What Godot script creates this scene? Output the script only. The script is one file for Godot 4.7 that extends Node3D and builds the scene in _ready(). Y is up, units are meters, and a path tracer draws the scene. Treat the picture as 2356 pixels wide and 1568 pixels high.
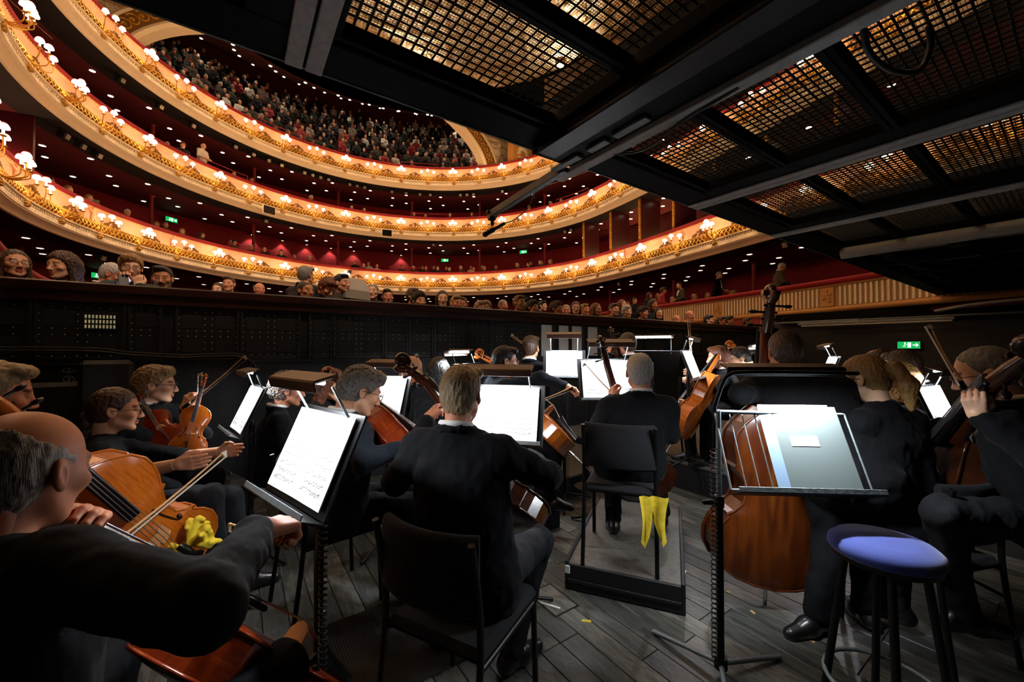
extends Node3D
# An opera house seen from the orchestra pit: players and stands in the pit, the mesh overhang above, three lamp-lit balconies beyond.
# World: the camera looks along -Z. The hall is turned: TB carries hall axes (x = along the pit, -z = towards the back of the hall) to the world.

var TB := Basis(Vector3.UP, deg_to_rad(34.75))
var M := {}
var taken := {}
var rng := RandomNumberGenerator.new()

# ---------------------------------------------------------------- mesh builder
class Shape:
	var v := PackedVector3Array()
	var n := PackedVector3Array()
	var c := PackedColorArray()
	var uv := PackedVector2Array()
	var idx := PackedInt32Array()
	var col := Color.WHITE

	func put(p: Vector3, nn: Vector3, t := Vector2.ZERO) -> int:
		v.append(p)
		n.append(nn)
		c.append(col)
		uv.append(t)
		return v.size() - 1

	func tri(a: Vector3, b: Vector3, d: Vector3) -> void:
		var nn := (b - a).cross(d - a).normalized()
		var i := put(a, nn)
		put(b, nn)
		put(d, nn)
		idx.append_array([i, i + 1, i + 2])

	func quad(a: Vector3, b: Vector3, d: Vector3, e: Vector3) -> void:
		var nn := (d - a).cross(e - b).normalized()
		var i := put(a, nn, Vector2(0, 0))
		put(b, nn, Vector2(1, 0))
		put(d, nn, Vector2(1, 1))
		put(e, nn, Vector2(0, 1))
		idx.append_array([i, i + 1, i + 2, i, i + 2, i + 3])

	func face(points: Array, nn: Vector3) -> void:
		var i := v.size()
		for p in points:
			put(p, nn)
		for k in range(1, points.size() - 1):
			idx.append_array([i, i + k, i + k + 1])

	# chamfered box, centred on xf
	func box(xf: Transform3D, s: Vector3, bevel := 0.0) -> Shape:
		var h := s * 0.5
		var b := minf(bevel, minf(h.x, minf(h.y, h.z)) * 0.9)
		for ax in 3:
			for sg in [-1.0, 1.0]:
				var a1 := (ax + 1) % 3
				var a2 := (ax + 2) % 3
				var nn := Vector3.ZERO
				nn[ax] = sg
				var pts := []
				for q in [[-1, -1], [1, -1], [1, 1], [-1, 1]]:
					var p := Vector3.ZERO
					p[ax] = sg * h[ax]
					p[a1] = q[0] * (h[a1] - b)
					p[a2] = q[1] * (h[a2] - b)
					pts.append(xf * p)
				face(pts, (xf.basis * nn).normalized())
		if b > 0.0:
			for ax in 3:
				var a1 := (ax + 1) % 3
				var a2 := (ax + 2) % 3
				for s1 in [-1.0, 1.0]:
					for s2 in [-1.0, 1.0]:
						var pts := []
						for q in [[-1.0, 0], [1.0, 0], [1.0, 1], [-1.0, 1]]:
							var p := Vector3.ZERO
							p[ax] = q[0] * (h[ax] - b)
							p[a1] = s1 * (h[a1] - (b if q[1] == 1 else 0.0))
							p[a2] = s2 * (h[a2] - (0.0 if q[1] == 1 else b))
							pts.append(xf * p)
						var nn := Vector3.ZERO
						nn[a1] = s1
						nn[a2] = s2
						face(pts, (xf.basis * nn).normalized())
			for sx in [-1.0, 1.0]:
				for sy in [-1.0, 1.0]:
					for sz in [-1.0, 1.0]:
						var sg := Vector3(sx, sy, sz)
						face([xf * (sg * (h - Vector3(0, b, b))), xf * (sg * (h - Vector3(b, 0, b))), xf * (sg * (h - Vector3(b, b, 0)))], (xf.basis * sg).normalized())
		return self

	func bar(a: Vector3, b: Vector3, w: float, t: float, up := Vector3.UP, bevel := 0.0) -> Shape:
		var z := (b - a).normalized()
		if absf(z.dot(up)) > 0.99:
			up = Vector3.RIGHT
		var x := up.cross(z).normalized()
		return box(Transform3D(Basis(x, z.cross(x), z), (a + b) * 0.5), Vector3(w, t, a.distance_to(b)), bevel)

	# swept tube with parallel-transported frames; r is a number or one per point
	func tube(pts: Array, r: Variant, sides := 8, caps := true, flat := 1.0, closed := false) -> Shape:
		var m := pts.size()
		var t0: Vector3 = (pts[1] - pts[0]).normalized()
		var x := t0.cross(Vector3.UP if absf(t0.y) < 0.9 else Vector3.RIGHT).normalized()
		var base := v.size()
		for i in m:
			var p: Vector3 = pts[i]
			var t: Vector3
			if closed:
				t = (pts[(i + 1) % m] - pts[(i + m - 1) % m]).normalized()
			else:
				t = (pts[mini(i + 1, m - 1)] - pts[maxi(i - 1, 0)]).normalized()
			x = (x - t * x.dot(t)).normalized()
			var y := t.cross(x)
			var rr: float = r[i] if r is Array else r
			for k in sides:
				var an := TAU * k / sides
				var d := x * cos(an) + y * sin(an) * flat
				put(p + d * rr, (x * cos(an) * flat + y * sin(an)).normalized(), Vector2(float(i) / m, float(k) / sides))
		for i in (m if closed else m - 1):
			for k in sides:
				var a := base + i * sides + k
				var b := base + i * sides + (k + 1) % sides
				var d := base + ((i + 1) % m) * sides + (k + 1) % sides
				var e := base + ((i + 1) % m) * sides + k
				idx.append_array([a, b, d, a, d, e])
		if caps and not closed:
			for e in [0, m - 1]:
				var nn: Vector3 = (pts[0] - pts[1]).normalized() if e == 0 else (pts[m - 1] - pts[m - 2]).normalized()
				var loop := []
				for k in sides:
					loop.append(v[base + e * sides + k])
				face(loop, nn)
		return self

	# profile: (radius, y) pairs
	func lathe(profile: Array, segs: int, xf := Transform3D.IDENTITY, smooth := true) -> Shape:
		var m := profile.size()
		for i in m - 1:
			var p: Vector2 = profile[i]
			var q: Vector2 = profile[i + 1]
			var d := (q - p)
			if d.length() < 1e-6:
				continue
			var na := Vector2(d.y, -d.x).normalized()
			var nb := na
			if smooth and i > 0:
				var e: Vector2 = p - profile[i - 1]
				var o := Vector2(e.y, -e.x).normalized()
				if o.dot(na) > 0.6:
					na = (na + o).normalized()
			if smooth and i < m - 2:
				var e: Vector2 = profile[i + 2] - q
				var o := Vector2(e.y, -e.x).normalized()
				if o.dot(nb) > 0.6:
					nb = (nb + o).normalized()
			var base := v.size()
			for k in segs + 1:
				var an := TAU * k / segs
				var cs := Vector3(cos(an), 0, sin(an))
				put(xf * (cs * p.x + Vector3(0, p.y, 0)), (xf.basis * (cs * na.x + Vector3(0, na.y, 0))).normalized(), Vector2(float(k) / segs, float(i) / m))
				put(xf * (cs * q.x + Vector3(0, q.y, 0)), (xf.basis * (cs * nb.x + Vector3(0, nb.y, 0))).normalized(), Vector2(float(k) / segs, float(i + 1) / m))
			for k in segs:
				var a := base + k * 2
				idx.append_array([a, a + 1, a + 3, a, a + 3, a + 2])
		return self

	func ball(p: Vector3, r: Variant, segs := 10, rings := 6, b := Basis.IDENTITY) -> Shape:
		var s: Vector3 = r if r is Vector3 else Vector3(r, r, r)
		var base := v.size()
		for i in rings + 1:
			var ph := PI * i / rings
			for k in segs + 1:
				var th := TAU * k / segs
				var d := Vector3(sin(ph) * cos(th), cos(ph), sin(ph) * sin(th))
				put(p + b * (d * s), (b * (d / s)).normalized(), Vector2(float(k) / segs, float(i) / rings))
		for i in rings:
			for k in segs:
				var a := base + i * (segs + 1) + k
				idx.append_array([a, a + 1, a + segs + 2, a, a + segs + 2, a + segs + 1])
		return self

	# section: (o, h) points; frames: origin, basis.x = inward, basis.y = up. Flat across the section unless round is set
	func sweep(section: Array, frames: Array, round := false, closed := false) -> Shape:
		var m := section.size()
		for i in (m if closed else m - 1):
			var p: Vector2 = section[i]
			var q: Vector2 = section[(i + 1) % m]
			var d := q - p
			var na := Vector2(d.y, -d.x).normalized()
			var nb := na
			if round:
				if i > 0 or closed:
					var e: Vector2 = p - section[(i + m - 1) % m]
					na = (na + Vector2(e.y, -e.x).normalized()).normalized()
				if i < m - 2 or closed:
					var e: Vector2 = section[(i + 2) % m] - q
					nb = (nb + Vector2(e.y, -e.x).normalized()).normalized()
			var base := v.size()
			var l := 0.0
			for k in frames.size():
				var f: Transform3D = frames[k]
				if k > 0:
					l += f.origin.distance_to(frames[k - 1].origin)
				put(f * Vector3(p.x, p.y, 0), f.basis * Vector3(na.x, na.y, 0), Vector2(l, p.y + p.x))
				put(f * Vector3(q.x, q.y, 0), f.basis * Vector3(nb.x, nb.y, 0), Vector2(l, q.y + q.x))
			for k in frames.size() - 1:
				var a := base + k * 2
				idx.append_array([a, a + 1, a + 3, a, a + 3, a + 2])
		return self

	# polygon in xy, extruded +-depth/2 along z
	func prism(poly: PackedVector2Array, depth: float, xf := Transform3D.IDENTITY, smooth_sides := false) -> Shape:
		var t := Geometry2D.triangulate_polygon(poly)
		for sg in [-1.0, 1.0]:
			var base := v.size()
			for p in poly:
				put(xf * Vector3(p.x, p.y, sg * depth * 0.5), (xf.basis * Vector3(0, 0, sg)).normalized(), p)
			for i in t:
				idx.append(base + i)
		var area := 0.0
		var m := poly.size()
		for i in m:
			area += poly[i].cross(poly[(i + 1) % m])
		var s := signf(area)
		for i in m:
			var p := poly[i]
			var q := poly[(i + 1) % m]
			var d := (q - p).normalized()
			var na := Vector2(d.y, -d.x) * s
			var nb := na
			if smooth_sides:
				var e := (p - poly[(i + m - 1) % m]).normalized()
				var g := (poly[(i + 2) % m] - q).normalized()
				if e.dot(d) > 0.5:
					na = (na + Vector2(e.y, -e.x) * s).normalized()
				if g.dot(d) > 0.5:
					nb = (nb + Vector2(g.y, -g.x) * s).normalized()
			var base := v.size()
			put(xf * Vector3(p.x, p.y, -depth * 0.5), (xf.basis * Vector3(na.x, na.y, 0)).normalized())
			put(xf * Vector3(q.x, q.y, -depth * 0.5), (xf.basis * Vector3(nb.x, nb.y, 0)).normalized())
			put(xf * Vector3(q.x, q.y, depth * 0.5), (xf.basis * Vector3(nb.x, nb.y, 0)).normalized())
			put(xf * Vector3(p.x, p.y, depth * 0.5), (xf.basis * Vector3(na.x, na.y, 0)).normalized())
			idx.append_array([base, base + 1, base + 2, base, base + 2, base + 3])
		return self

	func add(o: Shape, xf := Transform3D.IDENTITY, tint := Color.WHITE) -> Shape:
		var base := v.size()
		var nb := xf.basis.inverse().transposed()
		for i in o.v.size():
			v.append(xf * o.v[i])
			n.append((nb * o.n[i]).normalized())
			c.append(o.c[i] * tint)
			uv.append(o.uv[i])
		for i in o.idx:
			idx.append(base + i)
		return self

	func mesh() -> ArrayMesh:
		# front faces run clockwise: against the cross product
		for k in range(0, idx.size(), 3):
			var a := idx[k]
			var b := idx[k + 1]
			var d := idx[k + 2]
			if (v[b] - v[a]).cross(v[d] - v[a]).dot(n[a] + n[b] + n[d]) > 0.0:
				idx[k + 1] = d
				idx[k + 2] = b
		var arr := []
		arr.resize(Mesh.ARRAY_MAX)
		arr[Mesh.ARRAY_VERTEX] = v
		arr[Mesh.ARRAY_NORMAL] = n
		arr[Mesh.ARRAY_COLOR] = c
		arr[Mesh.ARRAY_TEX_UV] = uv
		arr[Mesh.ARRAY_INDEX] = idx
		var am := ArrayMesh.new()
		am.add_surface_from_arrays(Mesh.PRIMITIVE_TRIANGLES, arr)
		return am

# ---------------------------------------------------------------- nodes
func numbered(called: String) -> String:
	if not taken.has(called):
		taken[called] = 0
		return called
	taken[called] += 1
	return "%s_%03d" % [called, taken[called]]

func thing(called: String, label: String, category: String, xf := Transform3D.IDENTITY, group := "") -> Node3D:
	var o := Node3D.new()
	o.name = numbered(called)
	add_child(o)
	o.transform = xf
	tag(o, label, category, group)
	return o

func tag(o: Node, label: String, category := "", group := "", kind := "") -> Node:
	if label != "":
		o.set_meta("label", label)
	if category != "":
		o.set_meta("category", category)
	if group != "":
		o.set_meta("group", group)
	if kind != "":
		o.set_meta("kind", kind)
	return o

func part(called: String, shape: Variant, material: Material, parent: Node3D, xf := Transform3D.IDENTITY) -> MeshInstance3D:
	var o := MeshInstance3D.new()
	o.name = called if parent != self else numbered(called)
	o.mesh = shape.mesh() if shape is Shape else shape
	o.material_override = material
	o.cast_shadow = GeometryInstance3D.SHADOW_CASTING_SETTING_ON
	parent.add_child(o, true)
	o.transform = xf
	return o

func struct(called: String, shape: Variant, material: Material, xf := Transform3D.IDENTITY, parent: Node3D = null) -> MeshInstance3D:
	var o := part(called, shape, material, self if parent == null else parent, xf)
	if parent == null:
		o.set_meta("kind", "structure")
	return o

func stuff(o: Node) -> Node:
	o.set_meta("kind", "stuff")
	return o

func copy(o: Node3D, called: String, label: String, xf: Transform3D) -> Node3D:
	var r: Node3D = o.duplicate()
	r.name = numbered(called)
	add_child(r)
	r.transform = xf
	r.set_meta("label", label)
	return r

func xf(p: Vector3, yaw := 0.0, pitch := 0.0, roll := 0.0) -> Transform3D:
	return Transform3D(Basis.from_euler(Vector3(deg_to_rad(pitch), deg_to_rad(yaw), deg_to_rad(roll))), p)

func hall(u: float, h: float, a: float) -> Vector3:
	return TB * Vector3(u, h, -a)

func hall_xf(u: float, h: float, a: float, yaw := 0.0) -> Transform3D:
	return Transform3D(TB * Basis(Vector3.UP, deg_to_rad(yaw)), hall(u, h, a))

# basis whose -Z looks along d, with Y near up
func aim(p: Vector3, d: Vector3, up := Vector3.UP) -> Transform3D:
	if absf(d.normalized().dot(up)) > 0.995:
		up = Vector3.RIGHT
	return Transform3D(Basis.looking_at(d, up), p)

# basis whose Y runs along d
func along(p: Vector3, d: Vector3, side := Vector3.RIGHT) -> Transform3D:
	var y := d.normalized()
	var z := side.cross(y)
	if z.length() < 0.05:
		z = Vector3.FORWARD.cross(y)
	z = z.normalized()
	return Transform3D(Basis(y.cross(z), y, z), p)

func spline(pts: Array, per := 6) -> Array:
	var out := []
	var m := pts.size()
	for i in m - 1:
		for k in per:
			out.append((pts[i] as Vector3).cubic_interpolate(pts[i + 1], pts[maxi(i - 1, 0)], pts[mini(i + 2, m - 1)], float(k) / per))
	out.append(pts[m - 1])
	return out

# ---------------------------------------------------------------- materials
func mat(color: String, rough := 0.7, metal := 0.0, extra := {}) -> StandardMaterial3D:
	var m := StandardMaterial3D.new()
	m.albedo_color = Color(color)
	m.roughness = rough
	m.metallic = metal
	for k in extra:
		m.set(k, extra[k])
	return m

func glow(color: String, energy: float, base := "ffffff") -> StandardMaterial3D:
	return mat(base, 0.6, 0.0, {"emission_enabled": true, "emission": Color(color), "emission_energy_multiplier": energy})

func noise_tex(seed_: int, freq: float, stops: Array, colors: Array, size := 256, kind := FastNoiseLite.TYPE_SIMPLEX_SMOOTH, squash := Vector2(1, 1)) -> ImageTexture:
	var f := FastNoiseLite.new()
	f.seed = seed_
	f.frequency = freq
	f.noise_type = kind
	f.fractal_octaves = 4
	var g := Gradient.new()
	g.offsets = PackedFloat32Array(stops)
	var cs := PackedColorArray()
	for s in colors:
		cs.append(Color(s))
	g.colors = cs
	var im := Image.create(size, size, false, Image.FORMAT_RGB8)
	var b := size * 0.25
	for y in size:
		for x in size:
			var sx := x * squash.x
			var sy := y * squash.y
			var w := f.get_noise_2d(sx, sy)
			# blend towards the wrapped copy near the far edges so that the tile repeats without a seam
			var bx := clampf((x - (size - b)) / b, 0.0, 1.0)
			var by := clampf((y - (size - b)) / b, 0.0, 1.0)
			if bx > 0.0:
				w = lerpf(w, f.get_noise_2d((x - size) * squash.x, sy), bx)
			if by > 0.0:
				var w2 := f.get_noise_2d(sx, (y - size) * squash.y)
				if bx > 0.0:
					w2 = lerpf(w2, f.get_noise_2d((x - size) * squash.x, (y - size) * squash.y), bx)
				w = lerpf(w, w2, by)
			im.set_pixel(x, y, g.sample(clampf(w * 0.5 + 0.5, 0.0, 1.0)))
	return ImageTexture.create_from_image(im)

func textured(m: StandardMaterial3D, t: Texture2D, scale: float, bump: Texture2D = null, depth := 0.1, world := true) -> StandardMaterial3D:
	m.albedo_texture = t
	m.uv1_triplanar = true
	m.uv1_world_triplanar = world
	m.uv1_scale = Vector3(scale, scale, scale)
	if bump:
		m.heightmap_enabled = true
		m.heightmap_texture = bump
		m.heightmap_scale = depth
	return m

# ---------------------------------------------------------------- smooth bodies: a distance grid meshed as surface nets
class Field:
	var o: Vector3
	var cell: float
	var nx: int
	var ny: int
	var nz: int
	var d := PackedFloat32Array()

	func _init(lo: Vector3, hi: Vector3, cell_: float) -> void:
		cell = cell_
		o = lo - Vector3.ONE * cell * 2.5
		nx = int(ceil((hi.x - lo.x) / cell)) + 6
		ny = int(ceil((hi.y - lo.y) / cell)) + 6
		nz = int(ceil((hi.z - lo.z) / cell)) + 6
		d.resize(nx * ny * nz)
		d.fill(1.0)

	# tapered capsule, joined with a smooth minimum of width k; squash flattens it along its own z-side
	func capsule(a: Vector3, b: Vector3, ra: float, rb: float, k := 0.02) -> void:
		var pad := Vector3.ONE * (maxf(ra, rb) + k + cell * 2.5)
		var lo := ((a.min(b) - pad - o) / cell).floor().max(Vector3.ZERO)
		var hi := ((a.max(b) + pad - o) / cell).ceil().min(Vector3(nx - 1, ny - 1, nz - 1))
		var ba := b - a
		var bl := maxf(ba.length_squared(), 1e-9)
		var dr := rb - ra
		var x0 := int(lo.x)
		var x1 := int(hi.x) + 1
		var ik := 1.0 / maxf(k, 1e-5)
		for z in range(int(lo.z), int(hi.z) + 1):
			for y in range(int(lo.y), int(hi.y) + 1):
				var row := (z * ny + y) * nx
				var p := o + Vector3(x0, y, z) * cell - a
				for x in range(x0, x1):
					var h := clampf(p.dot(ba) / bl, 0.0, 1.0)
					var e := (p - ba * h).length() - ra - dr * h
					var q := d[row + x]
					var s := maxf(k - absf(q - e), 0.0) * ik
					d[row + x] = minf(q, e) - s * s * k * 0.25
					p.x += cell

	func ellipsoid(c: Vector3, r: Vector3, k := 0.02, b := Basis.IDENTITY, carve := false) -> void:
		var m := maxf(r.x, maxf(r.y, r.z))
		var pad := Vector3.ONE * (m + k + cell * 2.5)
		var lo := ((c - pad - o) / cell).floor().max(Vector3.ZERO)
		var hi := ((c + pad - o) / cell).ceil().min(Vector3(nx - 1, ny - 1, nz - 1))
		var inv := b.transposed()
		var x0 := int(lo.x)
		var x1 := int(hi.x) + 1
		var ik := 1.0 / maxf(k, 1e-5)
		var ir := Vector3.ONE / r
		var ir2 := ir * ir
		for z in range(int(lo.z), int(hi.z) + 1):
			for y in range(int(lo.y), int(hi.y) + 1):
				var row := (z * ny + y) * nx
				for x in range(x0, x1):
					var p := inv * (o + Vector3(x, y, z) * cell - c)
					var k0 := (p * ir).length()
					var k1 := (p * ir2).length()
					var e := k0 * (k0 - 1.0) / maxf(k1, 1e-6)
					var q := d[row + x]
					if carve:
						e = -e
						var s := maxf(k - absf(q - e), 0.0) * ik
						d[row + x] = maxf(q, e) + s * s * k * 0.25
					else:
						var s := maxf(k - absf(q - e), 0.0) * ik
						d[row + x] = minf(q, e) - s * s * k * 0.25

	# remove everything on the positive side of a plane
	func cut(p0: Vector3, nn: Vector3) -> void:
		for z in nz:
			for y in ny:
				var row := (z * ny + y) * nx
				var e := (o + Vector3(0, y, z) * cell - p0).dot(nn)
				var st := nn.x * cell
				for x in nx:
					if e > d[row + x]:
						d[row + x] = e
					e += st

	func rough(f: FastNoiseLite, amp: float, stretch := Vector3.ONE, band := 0.05) -> void:
		for z in nz:
			for y in ny:
				var row := (z * ny + y) * nx
				for x in nx:
					var q := d[row + x]
					if absf(q) < band:
						d[row + x] = q + amp * f.get_noise_3dv((o + Vector3(x, y, z) * cell) * stretch)

	func surface(s: Shape, xf := Transform3D.IDENTITY) -> void:
		var nxy := nx * ny
		var at := PackedInt32Array()
		at.resize(nx * ny * nz)
		at.fill(-1)
		var skip := cell * 2.2
		var nb := xf.basis.inverse().transposed()
		for z in nz - 1:
			for y in ny - 1:
				var row := (z * ny + y) * nx
				for x in nx - 1:
					var i := row + x
					var d0 := d[i]
					if absf(d0) > skip:
						continue
					var d1 := d[i + 1]
					var d2 := d[i + nx]
					var d3 := d[i + nx + 1]
					var j := i + nxy
					var d4 := d[j]
					var d5 := d[j + 1]
					var d6 := d[j + nx]
					var d7 := d[j + nx + 1]
					var m := int(d0 < 0.0) + int(d1 < 0.0) + int(d2 < 0.0) + int(d3 < 0.0) + int(d4 < 0.0) + int(d5 < 0.0) + int(d6 < 0.0) + int(d7 < 0.0)
					if m == 0 or m == 8:
						continue
					var sum := Vector3.ZERO
					var cnt := 0
					if (d0 < 0.0) != (d1 < 0.0):
						sum += Vector3(d0 / (d0 - d1), 0, 0)
						cnt += 1
					if (d2 < 0.0) != (d3 < 0.0):
						sum += Vector3(d2 / (d2 - d3), 1, 0)
						cnt += 1
					if (d4 < 0.0) != (d5 < 0.0):
						sum += Vector3(d4 / (d4 - d5), 0, 1)
						cnt += 1
					if (d6 < 0.0) != (d7 < 0.0):
						sum += Vector3(d6 / (d6 - d7), 1, 1)
						cnt += 1
					if (d0 < 0.0) != (d2 < 0.0):
						sum += Vector3(0, d0 / (d0 - d2), 0)
						cnt += 1
					if (d1 < 0.0) != (d3 < 0.0):
						sum += Vector3(1, d1 / (d1 - d3), 0)
						cnt += 1
					if (d4 < 0.0) != (d6 < 0.0):
						sum += Vector3(0, d4 / (d4 - d6), 1)
						cnt += 1
					if (d5 < 0.0) != (d7 < 0.0):
						sum += Vector3(1, d5 / (d5 - d7), 1)
						cnt += 1
					if (d0 < 0.0) != (d4 < 0.0):
						sum += Vector3(0, 0, d0 / (d0 - d4))
						cnt += 1
					if (d1 < 0.0) != (d5 < 0.0):
						sum += Vector3(1, 0, d1 / (d1 - d5))
						cnt += 1
					if (d2 < 0.0) != (d6 < 0.0):
						sum += Vector3(0, 1, d2 / (d2 - d6))
						cnt += 1
					if (d3 < 0.0) != (d7 < 0.0):
						sum += Vector3(1, 1, d3 / (d3 - d7))
						cnt += 1
					var g := Vector3(d1 + d3 + d5 + d7 - d0 - d2 - d4 - d6, d2 + d3 + d6 + d7 - d0 - d1 - d4 - d5, d4 + d5 + d6 + d7 - d0 - d1 - d2 - d3)
					at[i] = s.v.size()
					s.v.append(xf * (o + (Vector3(x, y, z) + sum / cnt) * cell))
					s.n.append((nb * g).normalized())
					s.c.append(s.col)
					s.uv.append(Vector2.ZERO)
		for z in range(1, nz - 1):
			for y in range(1, ny - 1):
				var row := (z * ny + y) * nx
				for x in range(1, nx - 1):
					var i := row + x
					var q := d[i]
					if absf(q) > skip:
						continue
					var neg := q < 0.0
					if neg != (d[i + 1] < 0.0):
						quad(s, at[i], at[i - nx], at[i - nx - nxy], at[i - nxy])
					if neg != (d[i + nx] < 0.0):
						quad(s, at[i], at[i - 1], at[i - 1 - nxy], at[i - nxy])
					if neg != (d[i + nxy] < 0.0):
						quad(s, at[i], at[i - 1], at[i - 1 - nx], at[i - nx])

	func quad(s: Shape, a: int, b: int, e: int, f: int) -> void:
		if a >= 0 and b >= 0 and e >= 0 and f >= 0:
			s.idx.append_array([a, b, e, a, e, f])

func make_materials() -> void:
	var fine := noise_tex(3, 0.06, [0.2, 0.8], ["000000", "ffffff"], 256)
	var weave := Image.create(64, 64, false, Image.FORMAT_RGB8)
	rng.seed = 11
	for y in 64:
		for x in 64:
			var k := 0.45 + 0.25 * (1.0 if (x / 2 + y / 2) % 2 == 0 else 0.0) + rng.randf() * 0.3
			weave.set_pixel(x, y, Color(k, k, k))
	var weave_t := ImageTexture.create_from_image(weave)
	# --- hall
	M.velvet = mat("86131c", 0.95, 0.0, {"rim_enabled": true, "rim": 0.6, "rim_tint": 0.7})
	M.gold = mat("d9a441", 0.38, 0.65)
	M.gilt = mat("c99a3e", 0.55, 0.35)
	M.gilt_dark = mat("7d5a22", 0.6, 0.3)
	M.cream = textured(mat("ffffff", 0.6), noise_tex(21, 0.05, [0.3, 0.7], ["f3e3bd", "f9edd0"], 128), 1.0)
	M.frieze = textured(mat("ffffff", 0.65), noise_tex(22, 0.03, [0.3, 0.7], ["ecb894", "f3c6a4"], 128), 0.7)
	M.maroon = textured(mat("ffffff", 0.75), noise_tex(23, 0.04, [0.3, 0.7], ["5a171d", "661b23"], 128), 0.5)
	M.maroon_gloss = mat("4a1218", 0.35)
	M.drape = mat("8e1b26", 0.9, 0.0, {"rim_enabled": true, "rim": 0.4, "rim_tint": 0.8})
	M.red_post = mat("8c1a22", 0.55)
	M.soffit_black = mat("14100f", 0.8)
	M.dark_wood = textured(mat("ffffff", 0.35), noise_tex(24, 0.02, [0.2, 0.5, 0.8], ["3a120c", "5a1f14", "43160e"], 128, FastNoiseLite.TYPE_SIMPLEX_SMOOTH, Vector2(1, 0.15)), 1.0)
	M.hall_carpet = mat("3c0c12", 0.95)
	M.ivory = mat("f4ead2", 0.5)
	M.shade = glow("ffeed6", 2.2)
	M.shade_top = mat("e0584e", 0.7, 0.0, {"emission_enabled": true, "emission": Color("ff6a50"), "emission_energy_multiplier": 0.8})
	M.downlight = glow("ffe8c8", 6.0)
	M.bulb = glow("ffd9a0", 14.0)
	M.exit = glow("18c060", 0.9, "106030")
	M.exit_white = glow("e8fff0", 2.2)
	M.led_red = glow("ff2038", 6.0)
	M.stage_light = mat("202022", 0.5, 0.4)
	M.lens = mat("b8b4a8", 0.15, 0.6)
	M.speaker_grey = mat("9a948a", 0.6)
	# --- pit
	M.black_paint = textured(mat("ffffff", 0.55), noise_tex(31, 0.05, [0.2, 0.55, 0.8], ["17181a", "1f2022", "2a2b2d"], 256), 1.3, fine, 0.03)
	M.black_panel = textured(mat("ffffff", 0.6), noise_tex(32, 0.08, [0.2, 0.7, 0.9], ["0c0d0e", "121314", "1e1f20"], 256), 1.6, fine, 0.03)
	M.black_mesh = textured(mat("ffffff", 0.8), noise_tex(33, 0.25, [0.3, 0.7], ["151718", "2a2c2c"], 128), 3.0)
	M.rail_wood = textured(mat("ffffff", 0.32), noise_tex(34, 0.02, [0.2, 0.8], ["2c1512", "43211b"], 128, FastNoiseLite.TYPE_SIMPLEX_SMOOTH, Vector2(0.3, 1)), 1.0)
	M.white_panel = mat("f0f0ea", 0.6)
	M.bolt = mat("f0f0ea", 0.4, 0.0)
	M.cable = mat("29292b", 0.4)
	M.steel_black = mat("0d0e0f", 0.42, 0.3)
	M.steel_frame = textured(mat("ffffff", 0.6, 0.0, {"metallic_specular": 0.2}), noise_tex(35, 0.05, [0.2, 0.8], ["070808", "0f1011"], 128), 2.0)
	M.steel_grey = textured(mat("ffffff", 0.55, 0.0), noise_tex(36, 0.06, [0.2, 0.5, 0.85], ["ccd4d4", "dce2e2", "e8ecec"], 128), 3.0, fine, 0.05)
	M.steel_mid = textured(mat("ffffff", 0.5, 0.3), noise_tex(37, 0.06, [0.2, 0.85], ["6a7375", "838c8d"], 128), 3.0, fine, 0.05)
	M.wire = mat("0b0b0b", 0.7)
	M.netting = mat("5a564e", 0.9)
	M.tube_white = mat("b9b9b0", 0.5)
	M.chrome = mat("c9cccd", 0.18, 0.95)
	var boards := []
	for k in 4:
		var lo: String = ["343533", "3f403d", "2e2f2d", "474742"][k]
		var hi: String = ["56574f", "66665d", "4a4b46", "6f6d62"][k]
		var m := textured(mat("ffffff", 0.42), noise_tex(40 + k, 0.03, [0.15, 0.5, 0.62, 0.9], [lo, hi, lo, hi], 256, FastNoiseLite.TYPE_SIMPLEX_SMOOTH, Vector2(1.0, 0.22)), 1.7, fine, 0.08, false)
		boards.append(m)
	M.boards = boards
	M.gap = mat("0a0a0a", 0.9)
	M.mat_rubber = textured(mat("ffffff", 0.75), noise_tex(46, 0.3, [0.3, 0.7], ["1c1d1d", "353635"], 128), 6.0)
	M.podium_top = textured(mat("ffffff", 0.45), noise_tex(47, 0.03, [0.2, 0.5, 0.62, 0.9], ["3c3a36", "5b5851", "4a4740", "6f6a60"], 256), 1.5, fine, 0.05)
	M.podium_side = textured(mat("ffffff", 0.6), noise_tex(48, 0.1, [0.2, 0.75, 0.92], ["111112", "1c1c1d", "4a4844"], 256), 2.5)
	M.tape = mat("dfe6e6", 0.5)
	M.tape_yellow = mat("d8c84a", 0.5)
	M.paper = mat("f7f5ee", 0.8)
	M.paper_edge = mat("d8d2c0", 0.85)
	M.folder = mat("717c7a", 0.32, 0.0, {"clearcoat_enabled": true, "clearcoat": 0.5, "clearcoat_roughness": 0.2})
	M.folder_spine = mat("8ea9c4", 0.4)
	M.ink = mat("2a2a2c", 0.9)
	M.lamp_black = mat("0e0f10", 0.38, 0.2)
	M.lamp_tube = glow("f3fbff", 16.0)
	M.upholstery = textured(mat("ffffff", 0.92, 0.0, {"metallic_specular": 0.25, "rim_enabled": true, "rim": 0.1, "rim_tint": 0.3}), noise_tex(50, 0.4, [0.3, 0.7], ["1d1e20", "2b2c2e"], 128), 5.0, weave_t, 0.05, false)
	M.blue_seat = textured(mat("ffffff", 0.85, 0.0, {"rim_enabled": true, "rim": 0.5, "rim_tint": 0.8}), noise_tex(51, 0.35, [0.3, 0.7], ["16266a", "223a88"], 128), 5.0, weave_t, 0.05, false)
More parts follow.
